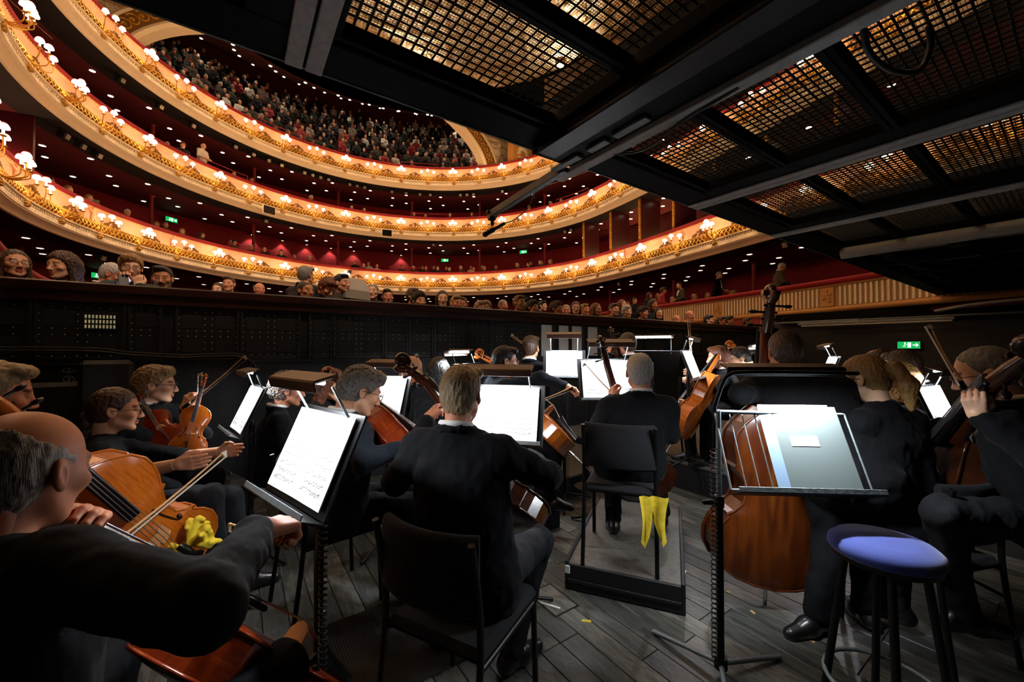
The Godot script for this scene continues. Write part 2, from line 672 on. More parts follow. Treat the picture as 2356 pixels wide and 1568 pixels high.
	M.yellow_cloth = textured(mat("ffffff", 0.9), noise_tex(52, 0.05, [0.3, 0.7], ["d6b820", "efd23a"], 128), 4.0, weave_t, 0.03, false)
	M.case_black = textured(mat("ffffff", 0.7), noise_tex(53, 0.3, [0.3, 0.7], ["141516", "222324"], 128), 4.0, weave_t, 0.03)
	# --- people
	M.suit = textured(mat("ffffff", 0.9, 0.0, {"metallic_specular": 0.22, "rim_enabled": true, "rim": 0.06, "rim_tint": 0.2}), noise_tex(60, 0.25, [0.3, 0.7], ["0e0f11", "16171a"], 128), 4.0, weave_t, 0.03, false)
	M.suit_grey = textured(mat("ffffff", 0.9, 0.0, {"metallic_specular": 0.25, "rim_enabled": true, "rim": 0.08, "rim_tint": 0.2}), noise_tex(61, 0.25, [0.3, 0.7], ["1c2026", "2a3038"], 128), 4.0, weave_t, 0.03, false)
	M.trouser = textured(mat("ffffff", 0.9, 0.0, {"metallic_specular": 0.22}), noise_tex(62, 0.25, [0.3, 0.7], ["111214", "191a1d"], 128), 4.0, weave_t, 0.03, false)
	M.trouser_grey = textured(mat("ffffff", 0.9, 0.0, {"metallic_specular": 0.25}), noise_tex(63, 0.25, [0.3, 0.7], ["242528", "303236"], 128), 4.0, weave_t, 0.03, false)
	M.shirt = mat("e9e8e4", 0.85)
	M.shoe = mat("0c0c0d", 0.22, 0.0, {"clearcoat_enabled": true, "clearcoat": 0.6})
	M.glasses = mat("15130f", 0.3, 0.2)
	M.eyeglass = mat("ffffff", 0.05, 0.0, {"transparency": BaseMaterial3D.TRANSPARENCY_ALPHA})
	M.eyeglass.albedo_color = Color(1, 1, 1, 0.08)
	var skins := {"skin": "d9a07c", "skin_pale": "e3b595", "skin_red": "cf8a68", "skin_tan": "b98058"}
	for k in skins:
		M[k] = mat(skins[k], 0.5, 0.0, {"vertex_color_use_as_albedo": true, "subsurf_scatter_enabled": true, "subsurf_scatter_strength": 0.12})
	var strands := noise_tex(65, 0.05, [0.15, 0.45, 0.6, 0.85], ["9a9a9a", "ececec", "b4b4b4", "ffffff"], 256, FastNoiseLite.TYPE_SIMPLEX_SMOOTH, Vector2(3.2, 0.16))
	var hairs := {"hair_grey": "a09b92", "hair_white": "e6e2da", "hair_brown": "553b28", "hair_dark": "17120f", "hair_blond": "b98e52", "hair_red": "7c4325", "hair_sandy": "b59a72", "hair_salt": "837d74"}
	for k in hairs:
		M[k] = textured(mat(hairs[k], 0.5, 0.0, {"vertex_color_use_as_albedo": true}), strands, 7.0, strands, 0.35, false)
	# --- instruments
	M.varnish = textured(mat("ffffff", 0.22, 0.0, {"clearcoat_enabled": true, "clearcoat": 0.7, "clearcoat_roughness": 0.12}), noise_tex(70, 0.02, [0.2, 0.45, 0.6, 0.85], ["a34d12", "c86a1e", "b15816", "d2782a"], 256, FastNoiseLite.TYPE_SIMPLEX_SMOOTH, Vector2(2.2, 0.25)), 2.2, null, 0.1, false)
	M.varnish_red = textured(mat("ffffff", 0.24, 0.0, {"clearcoat_enabled": true, "clearcoat": 0.7, "clearcoat_roughness": 0.12}), noise_tex(71, 0.02, [0.2, 0.45, 0.6, 0.85], ["6e230c", "96360f", "7c2a0d", "a84518"], 256, FastNoiseLite.TYPE_SIMPLEX_SMOOTH, Vector2(2.2, 0.25)), 2.2, null, 0.1, false)
	M.varnish_bass = textured(mat("ffffff", 0.28, 0.0, {"clearcoat_enabled": true, "clearcoat": 0.6, "clearcoat_roughness": 0.18}), noise_tex(72, 0.015, [0.15, 0.4, 0.6, 0.85], ["351406", "652f0a", "451c08", "7c4410"], 256, FastNoiseLite.TYPE_SIMPLEX_SMOOTH, Vector2(1.6, 0.25)), 1.1, null, 0.1, false)
	M.varnish_dark = textured(mat("ffffff", 0.26, 0.0, {"clearcoat_enabled": true, "clearcoat": 0.6, "clearcoat_roughness": 0.15}), noise_tex(73, 0.015, [0.15, 0.5, 0.85], ["1c0d07", "3a1a0c", "57290f"], 256, FastNoiseLite.TYPE_SIMPLEX_SMOOTH, Vector2(1.6, 0.25)), 1.1, null, 0.1, false)
	M.ebony = mat("100d0c", 0.28)
	M.maple = mat("c9925a", 0.45)
	M.string = mat("b9bbbd", 0.3, 0.9)
	M.bow_stick = mat("cc9f6c", 0.4)
	M.bow_hair = mat("d9d3c4", 0.6)

func more_materials() -> void:
	M.shade_candle = glow("ffe6c0", 1.1)
	M.stripe_base = mat("b48c5c", 0.7)
	M.ochre = mat("c8924e", 0.6)
	M.box_wall = mat("5a1a14", 0.4)
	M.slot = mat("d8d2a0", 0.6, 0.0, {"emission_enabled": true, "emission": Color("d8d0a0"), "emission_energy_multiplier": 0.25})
	M.netting_board = textured(mat("ffffff", 0.85), noise_tex(38, 0.2, [0.3, 0.7], ["8e887b", "a9a293"], 128), 3.0)
	M.gilt_pale = mat("d2bd94", 0.5, 0.15)
	M.bead = mat("f0c878", 0.45, 0.1)
	M.screen_black = mat("0a0a0b", 0.2)
	M.phone_screen = glow("a8c4ff", 3.0)
	M.rubber = mat("101010", 0.8)
	M.lamp_hood = mat("5a4a40", 0.4, 0.3)
	M.coat_black = mat("15161a", 0.9)
	M.coat_brown = mat("3f352b", 0.9)
	M.red_wool = mat("9a3038", 0.9)
	M.green_jumper = mat("2b352c", 0.95)
	M.white_shirt = mat("c9c4ba", 0.85)
	M.bow_stick_dark = mat("3a3028", 0.5)
	# gilt scrollwork painted on cream: printed ornament, computed
	var n := 256
	var im := Image.create(n, n, false, Image.FORMAT_RGB8)
	var cream := Color("e9dfcb")
	var gold := Color("b8966a")
	var deep := Color("80603c")
	for y in n:
		for x in n:
			var p := Vector2(x, y) / n * 2.0 - Vector2.ONE
			var r := p.length()
			var an := p.angle()
			var k := sin(an * 8.0) * 0.1 + sin(an * 3.0 + r * 18.0) * 0.08
			var c := cream
			if absf(r - 0.62 - k) < 0.07 or absf(r - 0.3 - k * 0.5) < 0.05:
				c = gold
			if maxf(absf(p.x), absf(p.y)) > 0.9:
				c = gold
			if absf(maxf(absf(p.x), absf(p.y)) - 0.88) < 0.02 or absf(r - 0.72 - k) < 0.02:
				c = deep
			if r > 0.85 and fmod(an * 5.0 + r * 9.0 + 40.0, 1.0) < 0.45:
				c = gold
			im.set_pixel(x, y, c)
	M.dome = mat("ffffff", 0.55)
	M.dome.albedo_texture = ImageTexture.create_from_image(im)
	M.dome.uv1_scale = Vector3(2, 2, 1)
	M.gilt_wall = textured(mat("ffffff", 0.6), M.dome.albedo_texture, 0.55)

# ---------------------------------------------------------------- the auditorium
const HALL_U := 5.05
const HALL_A := 14.2
const HALL_R := 9.5
const TIER := [4.65, 7.98, 11.05]
const TIER_WORD := ["lowest", "middle", "top"]
var ring := []      # frames along the horseshoe, from the right-hand stage end round to the left-hand one
var ring_l := []    # arc length at each frame
var ORD := ["first", "second", "third", "fourth", "fifth", "sixth", "seventh", "eighth", "ninth", "tenth", "eleventh", "twelfth", "thirteenth", "fourteenth", "fifteenth", "sixteenth", "seventeenth", "eighteenth", "nineteenth"]

func ordinal(n: int) -> String:
	if n < 20:
		return ORD[n - 1]
	var tens: String = ["twenti", "thirti", "forti", "fifti", "sixti", "seventi", "eighti", "nineti"][n / 10 - 2]
	if n % 10 == 0:
		return tens + "eth"
	return tens.trim_suffix("i") + "y-" + ORD[n % 10 - 1]

func ring_at(s: float, inset := 0.0) -> Transform3D:
	# s: arc length from the right-hand side's a = 0; returns origin on the ground, x inward, y up
	var side := 14.2
	var arc := PI * HALL_R
	var u: float
	var a: float
	var nrm: Vector2
	if s < side or s > side + arc:
		var left := s > side
		a = s if not left else side - (s - side - arc)
		var w := HALL_R - 1.7 * pow(maxf(HALL_A - a, 0.0) / 9.1, 1.5)
		var slope := 1.7 * 1.5 * pow(maxf(HALL_A - a, 0.0) / 9.1, 0.5) / 9.1
		nrm = Vector2(-1.0, slope).normalized()
		u = HALL_U + w
		if left:
			u = HALL_U - w
			nrm.x = -nrm.x
	else:
		var an := (s - side) / HALL_R
		u = HALL_U + HALL_R * cos(an)
		a = HALL_A + HALL_R * sin(an)
		nrm = Vector2(-cos(an), -sin(an))
	u += nrm.x * inset
	a += nrm.y * inset
	var x := TB * Vector3(nrm.x, 0, -nrm.y)
	return Transform3D(Basis(x, Vector3.UP, x.cross(Vector3.UP)), hall(u, 0, a))

func lift(f: Transform3D, h: float) -> Transform3D:
	return Transform3D(f.basis, f.origin + Vector3(0, h, 0))

func ring_frames(s0: float, s1: float, step: float, h := 0.0, inset := 0.0) -> Array:
	var out := []
	var k := int(ceil((s1 - s0) / step))
	for i in k + 1:
		out.append(lift(ring_at(lerpf(s0, s1, float(i) / k), inset), h))
	return out

const S_END := 58.2
const S_LAMP0 := 22.905   # arc length of the lamp at 52.5 degrees

func tier_front(t: int) -> void:
	var h: float = TIER[t]
	var fr := ring_frames(0.0, S_END, 0.35, h)
	var root := thing("balcony_front", "%s gilded balcony front with red velvet rail and lamps" % TIER_WORD[t], "balcony", Transform3D.IDENTITY, "horseshoe balcony fronts")
	part("velvet_rail", Shape.new().sweep([Vector2(0.05, 1.26), Vector2(0.09, 1.29), Vector2(0.09, 1.36), Vector2(0.05, 1.40), Vector2(-0.2, 1.40), Vector2(-0.24, 1.30)], fr, true), M.velvet, root)
	part("frieze_panel", Shape.new().sweep([Vector2(0.05, 0.78), Vector2(0.0, 0.84), Vector2(0.0, 1.20), Vector2(0.04, 1.22), Vector2(0.04, 1.26)], fr), M.frieze, root)
	part("lattice_backing", Shape.new().sweep([Vector2(0.13, 0.455), Vector2(0.175, 0.5), Vector2(0.195, 0.58), Vector2(0.175, 0.68), Vector2(0.11, 0.76), Vector2(0.05, 0.78)], fr, true), M.gilt_dark, root)
	part("cornice", Shape.new().sweep([Vector2(0.21, 0.39), Vector2(0.225, 0.40), Vector2(0.25, 0.42), Vector2(0.25, 0.445), Vector2(0.21, 0.46), Vector2(0.12, 0.455)], fr), M.cream, root)
	part("fluted_band", Shape.new().sweep([Vector2(0.19, 0.19), Vector2(0.215, 0.20), Vector2(0.215, 0.225), Vector2(0.2, 0.235), Vector2(0.2, 0.33), Vector2(0.175, 0.335), Vector2(0.175, 0.39), Vector2(0.21, 0.39)], fr), M.cream, root)
	part("cove_moulding", Shape.new().sweep([Vector2(-0.04, 0.0), Vector2(0.02, 0.0), Vector2(0.03, 0.02), Vector2(0.06, 0.06), Vector2(0.11, 0.11), Vector2(0.17, 0.15), Vector2(0.2, 0.17), Vector2(0.2, 0.19)], fr, true), M.cream, root)
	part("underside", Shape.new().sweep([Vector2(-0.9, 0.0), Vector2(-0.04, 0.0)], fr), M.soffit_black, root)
	part("rail_back", Shape.new().sweep([Vector2(-0.24, 1.30), Vector2(-0.24, 0.36)], fr), M.maroon, root)
	# beads, lattice, dentils and flutes: too many to pick apart
	var beads := Shape.new()
	var dent := Shape.new()
	var flute := Shape.new()
	var s := 0.05
	while s < S_END:
		var f := lift(ring_at(s), h)
		beads.ball(f * Vector3(0.05, 1.235, 0), 0.022, 5, 3)
		dent.box(f * Transform3D(Basis.IDENTITY, Vector3(0.19, 0.362, 0)), Vector3(0.05, 0.05, 0.055))
		s += 0.105
	s = 0.05
	while s < S_END:
		flute.box(lift(ring_at(s), h) * Transform3D(Basis.IDENTITY, Vector3(0.202, 0.282, 0)), Vector3(0.012, 0.085, 0.045), 0.005)
		s += 0.085
	stuff(part("gilt_beading", beads, M.bead, root))
	stuff(part("dentils", dent, M.cream, root))
	stuff(part("flutes", flute, M.ivory, root))
	var lat := Shape.new()
	var belly := [Vector2(0.145, 0.46), Vector2(0.2, 0.53), Vector2(0.21, 0.61), Vector2(0.18, 0.7), Vector2(0.1, 0.775)]
	s = 0.0
	while s < S_END - 0.3:
		for dir in [-1.0, 1.0]:
			var pts := []
			for k in 5:
				var q: Vector2 = belly[k]
				pts.append(lift(ring_at(s + (0.28 * k / 4.0 if dir > 0.0 else 0.28 * (1.0 - k / 4.0))), h) * Vector3(q.x, q.y, 0))
			lat.tube(pts, 0.02, 4, false)
		s += 0.16
	stuff(part("gilded_lattice", lat, M.gold, root))
	# foliage reliefs between the lamps, bosses under each lamp
	var relief := Shape.new()
	rng.seed = 5
	for k in 34:
		var q := rng.randf()
		var x := (rng.randf() - 0.5) * 0.62
		var y := rng.randf() * 0.2 * (1.0 - absf(x) / 0.36)
		relief.ball(Vector3(0.0, y, x), Vector3(0.025, 0.03 + 0.02 * q, 0.035), 5, 4)
	var relief_mesh := relief.mesh()
	var boss := Shape.new()
	boss.ball(Vector3(0.0, 0, 0), Vector3(0.05, 0.06, 0.07), 8, 5)
	for k in 6:
		var an := TAU * k / 6
		boss.ball(Vector3(0.0, sin(an) * 0.06, cos(an) * 0.08), Vector3(0.04, 0.03, 0.035), 6, 4)
	var boss_mesh := boss.mesh()
	for k in range(-14, 23):
		var s1 := S_LAMP0 + 1.592 * k
		if s1 < 0.5 or s1 > S_END - 0.5:
			continue
		part("boss", boss_mesh, M.gilt, root, lift(ring_at(s1), h + 0.33) * Transform3D(Basis.IDENTITY, Vector3(0.24, 0, 0)))
		if s1 + 0.8 < S_END:
			part("foliage_relief", relief_mesh, M.gilt_dark, root, lift(ring_at(s1 + 0.796), h + 0.82) * Transform3D(Basis.IDENTITY, Vector3(0.02, 0, 0)))
		if t == 0 and k % 2 != 0:
			part("cherub_relief", cherub(), M.frieze, root, lift(ring_at(s1), h + 0.80) * Transform3D(Basis.IDENTITY, Vector3(0.05, 0, 0)))

var cherub_mesh: ArrayMesh
func cherub() -> ArrayMesh:
	if cherub_mesh == null:
		var f := Field.new(Vector3(-0.08, 0, -0.22), Vector3(0.1, 0.5, 0.22), 0.016)
		f.capsule(Vector3(0, 0.1, 0), Vector3(0.02, 0.26, 0), 0.06, 0.055, 0.03)
		f.ellipsoid(Vector3(0.03, 0.38, 0), Vector3(0.045, 0.055, 0.045), 0.02)
		f.capsule(Vector3(0.01, 0.3, 0.04), Vector3(0, 0.36, 0.17), 0.028, 0.02, 0.02)
		f.capsule(Vector3(0.01, 0.3, -0.04), Vector3(0, 0.22, -0.15), 0.028, 0.02, 0.02)
		f.capsule(Vector3(0, 0.1, 0.03), Vector3(0.02, 0.0, 0.06), 0.04, 0.025, 0.02)
		f.capsule(Vector3(0, 0.1, -0.03), Vector3(0.02, 0.0, -0.06), 0.04, 0.025, 0.02)
		var s := Shape.new()
		f.surface(s)
		cherub_mesh = s.mesh()
	return cherub_mesh

# a gilt wall lamp: five close shades, or three spread ones; x points into the hall
func candelabrum(five: bool) -> Node3D:
	var o := thing("candelabrum", "", "candelabrum")
	var spots := [Vector3(0.2, 0.12, 0), Vector3(0.16, 0.0, 0.17), Vector3(0.16, 0.0, -0.17), Vector3(0.25, -0.03, 0.08), Vector3(0.25, -0.03, -0.08)] if five else [Vector3(0.16, 0.08, 0), Vector3(0.12, 0.0, 0.36), Vector3(0.12, 0.0, -0.36)]
	var b := Shape.new()
	b.ball(Vector3(-0.19, -0.3, 0), Vector3(0.06, 0.09, 0.07), 8, 6)
	b.lathe([Vector2(0.0, -0.52), Vector2(0.025, -0.47), Vector2(0.012, -0.43), Vector2(0.03, -0.36), Vector2(0.035, -0.28), Vector2(0.0, -0.24)], 8, Transform3D(Basis.IDENTITY, Vector3(-0.16, -0.05, 0)))
	for p: Vector3 in spots:
		b.tube(spline([Vector3(-0.19, -0.3, 0), Vector3(-0.05, -0.42, p.z * 0.5), Vector3(p.x - 0.02, -0.34, p.z), p + Vector3(0, -0.16, 0)], 4), 0.013, 5)
		b.lathe([Vector2(0.0, -0.17), Vector2(0.045, -0.15), Vector2(0.05, -0.135), Vector2(0.02, -0.13)], 8, Transform3D(Basis.IDENTITY, p))
	part("bracket", b, M.gold, o)
	var candle := Shape.new().lathe([Vector2(0.021, -0.14), Vector2(0.021, 0.03), Vector2(0.0, 0.035)], 8).mesh()
	var shade := Shape.new().lathe([Vector2(0.088, 0.0), Vector2(0.086, 0.02), Vector2(0.074, 0.055), Vector2(0.054, 0.085), Vector2(0.04, 0.095)], 12).mesh()
	var top := Shape.new().lathe([Vector2(0.062, 0.08), Vector2(0.044, 0.1), Vector2(0.03, 0.108), Vector2(0.0, 0.11)], 12).mesh()
	for p: Vector3 in spots:
		part("candle", candle, M.shade_candle, o, Transform3D(Basis.IDENTITY, p))
		var sh := part("lamp_shade", shade, M.shade, o, Transform3D(Basis.IDENTITY, p))
		part("shade_cap", top, M.shade_top, sh)
	var l := OmniLight3D.new()
	l.name = "lamp_light"
	l.light_color = Color("ffc890")
	l.light_energy = LAMP_E * (1.25 if five else 1.0)
	l.light_size = 0.09
	l.omni_range = 60.0
	l.omni_attenuation = 2.0
	l.shadow_enabled = true
	l.position = (spots[0] as Vector3) + Vector3(0.0, 0.03, 0)
	o.add_child(l)
	return o

func candelabra() -> void:
	var kinds := [candelabrum(true), candelabrum(false)]
	var fresh := [true, true]
	for t in 3:
		var n := 0
		for k in range(-14, 23):
			var s := S_LAMP0 + 1.592 * k
			if s < 0.5 or s > S_END - 0.5:
				continue
			n += 1
			var w := 0 if k % 2 == 0 else 1
			var label := "%s gilt candelabrum on the %s balcony front, %s from its stage end" % [["five-shade", "three-shade"][w], TIER_WORD[t], ordinal(n)]
			var at := lift(ring_at(s), TIER[t] + 0.86) * Transform3D(Basis.IDENTITY, Vector3(0.38, 0, 0))
			var o: Node3D = kinds[w]
			if fresh[w]:
				fresh[w] = false
				o.transform = at
				o.set_meta("label", label)
			else:
				o = copy(o, "candelabrum", label, at)
			o.set_meta("group", "candelabra on the %s balcony" % TIER_WORD[t])

func hall_shell() -> void:
	# slabs: ceiling below each tier, floor on top; walls behind
	for t in 3:
		var fr := ring_frames(0.0, S_END, 0.6, TIER[t])
		var c := struct("ceiling", Shape.new().sweep([Vector2(-4.2, 0.02), Vector2(-0.88, 0.02)], fr), M.maroon)
		tag(c, "maroon ceiling with downlights under the %s balcony" % TIER_WORD[t])
		if t < 2:
			struct("floor", Shape.new().sweep([Vector2(-0.2, 0.36), Vector2(-4.2, 0.36)], fr), M.hall_carpet)
	var lv := [[2.0, 4.67], [5.0, 8.0], [8.3, 11.07]]
	for t in 3:
		# pleated red wall covering
		var sh := Shape.new()
		var s := 0.0
		var fr := []
		var i := 0
		while s < S_END:
			var f := ring_at(s, -4.0 + 0.03 * (i % 2))
			fr.append(f)
			s += 0.16
			i += 1
		sh.sweep([Vector2(0, lv[t][0]), Vector2(0, lv[t][1])], fr)
		struct("wall_back", sh, M.drape)
	# amphitheatre above the top tier: stepped seating, back wall, ceiling
	var steps := []
	for k in 13:
		steps.append(Vector2(-0.4 - 0.85 * (12 - k) - 0.85, 0.4 + 0.72 * (12 - k)))
		steps.append(Vector2(-0.4 - 0.85 * (12 - k), 0.4 + 0.72 * (12 - k)))
	steps.reverse()
	var arcf := ring_frames(19.4, S_END - 18.8, 0.6, TIER[2])
	struct("floor", Shape.new().sweep(steps, arcf), M.hall_carpet)
	struct("wall_amphitheatre", Shape.new().sweep([Vector2(-11.6, 0.0), Vector2(-11.6, 11.6)], arcf), M.maroon)
	var amph := struct("ceiling", Shape.new().sweep([Vector2(-11.8, 11.4), Vector2(-0.4, 4.9)], arcf), M.maroon)
	tag(amph, "dark maroon ceiling over the upper amphitheatre seats")
	# side walls towards the stage above the top tier
	for sd in [0, 1]:
		var s0 := 0.0 if sd == 0 else S_END - 17.8
		var sw := struct("wall_side", Shape.new().sweep([Vector2(-1.1, 0.0), Vector2(-1.1, 6.4)], ring_frames(s0, s0 + 17.8, 0.6, TIER[2])), M.gilt_wall)
		tag(sw, "gilded cream wall above the top balcony, %s side" % ["right", "left"][sd])
	# stalls floor, rising to the back, and the stalls circle's floor behind its striped front
	var fl := Shape.new()
	var stalls := PackedVector2Array()
	for f in ring_frames(0.0, S_END, 1.2):
		stalls.append(Vector2(f.origin.x, f.origin.z))
	var floor_pts := []
	var q := Shape.new()
	q.quad(hall(-7.0, 0.95, 4.78), hall(17.0, 0.95, 4.78), hall(17.0, 1.55, 32.0), hall(-7.0, 1.55, 32.0))
	struct("floor", q, M.hall_carpet)
	# stalls circle: a striped cream parapet below the lowest tier
	var sc := ring_frames(0.0, S_END, 0.35, 0.0, 0.75)
	var root := thing("stalls_circle_front", "cream striped parapet of the stalls circle with a red velvet top", "parapet")
	part("velvet_rail", Shape.new().sweep([Vector2(0.05, 2.95), Vector2(0.09, 2.98), Vector2(0.09, 3.05), Vector2(0.05, 3.09), Vector2(-0.25, 3.09), Vector2(-0.25, 2.9)], sc, true), M.velvet, root)
	part("panel", Shape.new().sweep([Vector2(0.0, 2.44), Vector2(0.0, 2.9), Vector2(0.03, 2.91), Vector2(0.05, 2.95)], sc), M.stripe_base, root)
	part("base_moulding", Shape.new().sweep([Vector2(-0.02, 2.31), Vector2(0.03, 2.33), Vector2(0.05, 2.38), Vector2(0.03, 2.42), Vector2(0.0, 2.44)], sc, true), M.ochre, root)
	part("plinth", Shape.new().sweep([Vector2(-0.03, 1.0), Vector2(-0.03, 2.31)], ring_frames(4.9, S_END - 4.9, 0.35, 0.0, 0.75)), M.red_post, root)
	part("parapet_back", Shape.new().sweep([Vector2(-0.25, 2.9), Vector2(-0.25, 2.2)], sc), M.maroon, root)
	var ribs := Shape.new().box(Transform3D(Basis.IDENTITY, Vector3(0.012, 2.67, 0)), Vector3(0.03, 0.46, 0.05), 0.008).mesh()
	var rest := Shape.new()
	var s2 := 0.2
	var cnt := 0
	while s2 < S_END:
		var post := fmod(s2, 3.1)
		if post > 0.34:
			if cnt < 150:
				part("stripe_rib", ribs, M.cream, root, ring_at(s2, 0.75))
				cnt += 1
			else:
				rest.box(ring_at(s2, 0.75) * Transform3D(Basis.IDENTITY, Vector3(0.012, 2.67, 0)), Vector3(0.03, 0.46, 0.05))
		s2 += 0.1
	stuff(part("stripe_ribs_far", rest, M.cream, root))
	s2 = 0.0
	var carve := Shape.new()
	carve.box(Transform3D(Basis.IDENTITY, Vector3(0.015, 2.67, 0)), Vector3(0.035, 0.46, 0.3), 0.01)
	for k in 26:
		var an := rng.randf() * TAU
		var rr := rng.randf()
		carve.ball(Vector3(0.035, 2.67 + 0.17 * rr * sin(an), 0.1 * rr * cos(an)), Vector3(0.02, 0.035, 0.03), 6, 4)
	var carve_mesh := carve.mesh()
	while s2 < S_END:
		part("carved_panel", carve_mesh, M.ochre, root, ring_at(s2 + 0.17, 0.75))
		s2 += 3.1
	struct("floor", Shape.new().sweep([Vector2(-0.2, 2.2), Vector2(-6.5, 2.3)], sc), M.hall_carpet)
	# slim red posts holding the tiers
	for t in 3:
		var n := 0
		for k in 13:
			var s := 7.5 + 3.6 * k
			var lo: float = [2.2, 5.0, 8.3][t]
			var hi: float = TIER[t] + 0.03
			var o := thing("post", "slim red post under the %s balcony, %s from its stage end" % [TIER_WORD[t], ordinal(k + 1)], "post", lift(ring_at(s, -2.3), lo), "red posts under the %s balcony" % TIER_WORD[t])
			part("shaft", Shape.new().lathe([Vector2(0.07, 0.05), Vector2(0.07, hi - lo - 0.1)], 10), M.red_post, o)
			part("base", Shape.new().lathe([Vector2(0.1, 0.0), Vector2(0.1, 0.04), Vector2(0.07, 0.06)], 10), M.red_post, o)
			part("capital", Shape.new().lathe([Vector2(0.07, hi - lo - 0.1), Vector2(0.11, hi - lo - 0.04), Vector2(0.11, hi - lo)], 10), M.red_post, o)

func downlights() -> void:
	var disc := Shape.new().lathe([Vector2(0.0, -0.004), Vector2(0.085, -0.004)], 12).mesh()
	var rim := Shape.new().lathe([Vector2(0.085, -0.006), Vector2(0.11, -0.012), Vector2(0.115, 0.0)], 12).mesh()
	var first: Node3D = null
	for t in 3:
		for row in 4:
			var n := 0
			var s := 3.0 + 0.7 * (row % 2)
			while s < S_END - 3.0:
				var at := lift(ring_at(s, -1.15 - 0.72 * row), TIER[t] + 0.015)
				var label := "downlight below the %s balcony, %s row in, %s along" % [TIER_WORD[t], ordinal(row + 1), ordinal(n + 1)]
				if first == null:
					first = thing("downlight", label, "downlight", at, "downlights below the %s balcony" % TIER_WORD[t])
					part("diffuser", disc, M.downlight, first)
					part("rim", rim, M.maroon_gloss, first)
				else:
					copy(first, "downlight", label, at).set_meta("group", "downlights below the %s balcony" % TIER_WORD[t])
				n += 1
				s += 1.9
	# amphitheatre ceiling
	for row in 4:
		for k in 12:
			var s := 20.2 + 1.5 * k + 0.7 * (row % 2)
			var o := -2.0 - 2.2 * row
			var at := lift(ring_at(s, o), TIER[2] + lerpf(11.4, 4.9, (o + 11.8) / 11.4) - 0.03)
			var o2 := copy(first, "downlight", "small downlight above the upper amphitheatre, %s row, %s along" % [ordinal(row + 1), ordinal(k + 1)], at)
			o2.set_meta("group", "downlights above the amphitheatre")
			var l := SpotLight3D.new()
			l.name = "downlight_beam"
			l.light_color = Color("ffe6c8")
			l.light_energy = AMPHI_E
			l.light_size = 0.08
			l.spot_angle = 55.0
			l.spot_range = 30.0
			l.spot_attenuation = 2.0
			l.shadow_enabled = true
			l.rotation_degrees.x = -90.0
			l.position.y = -0.03
			o2.add_child(l)

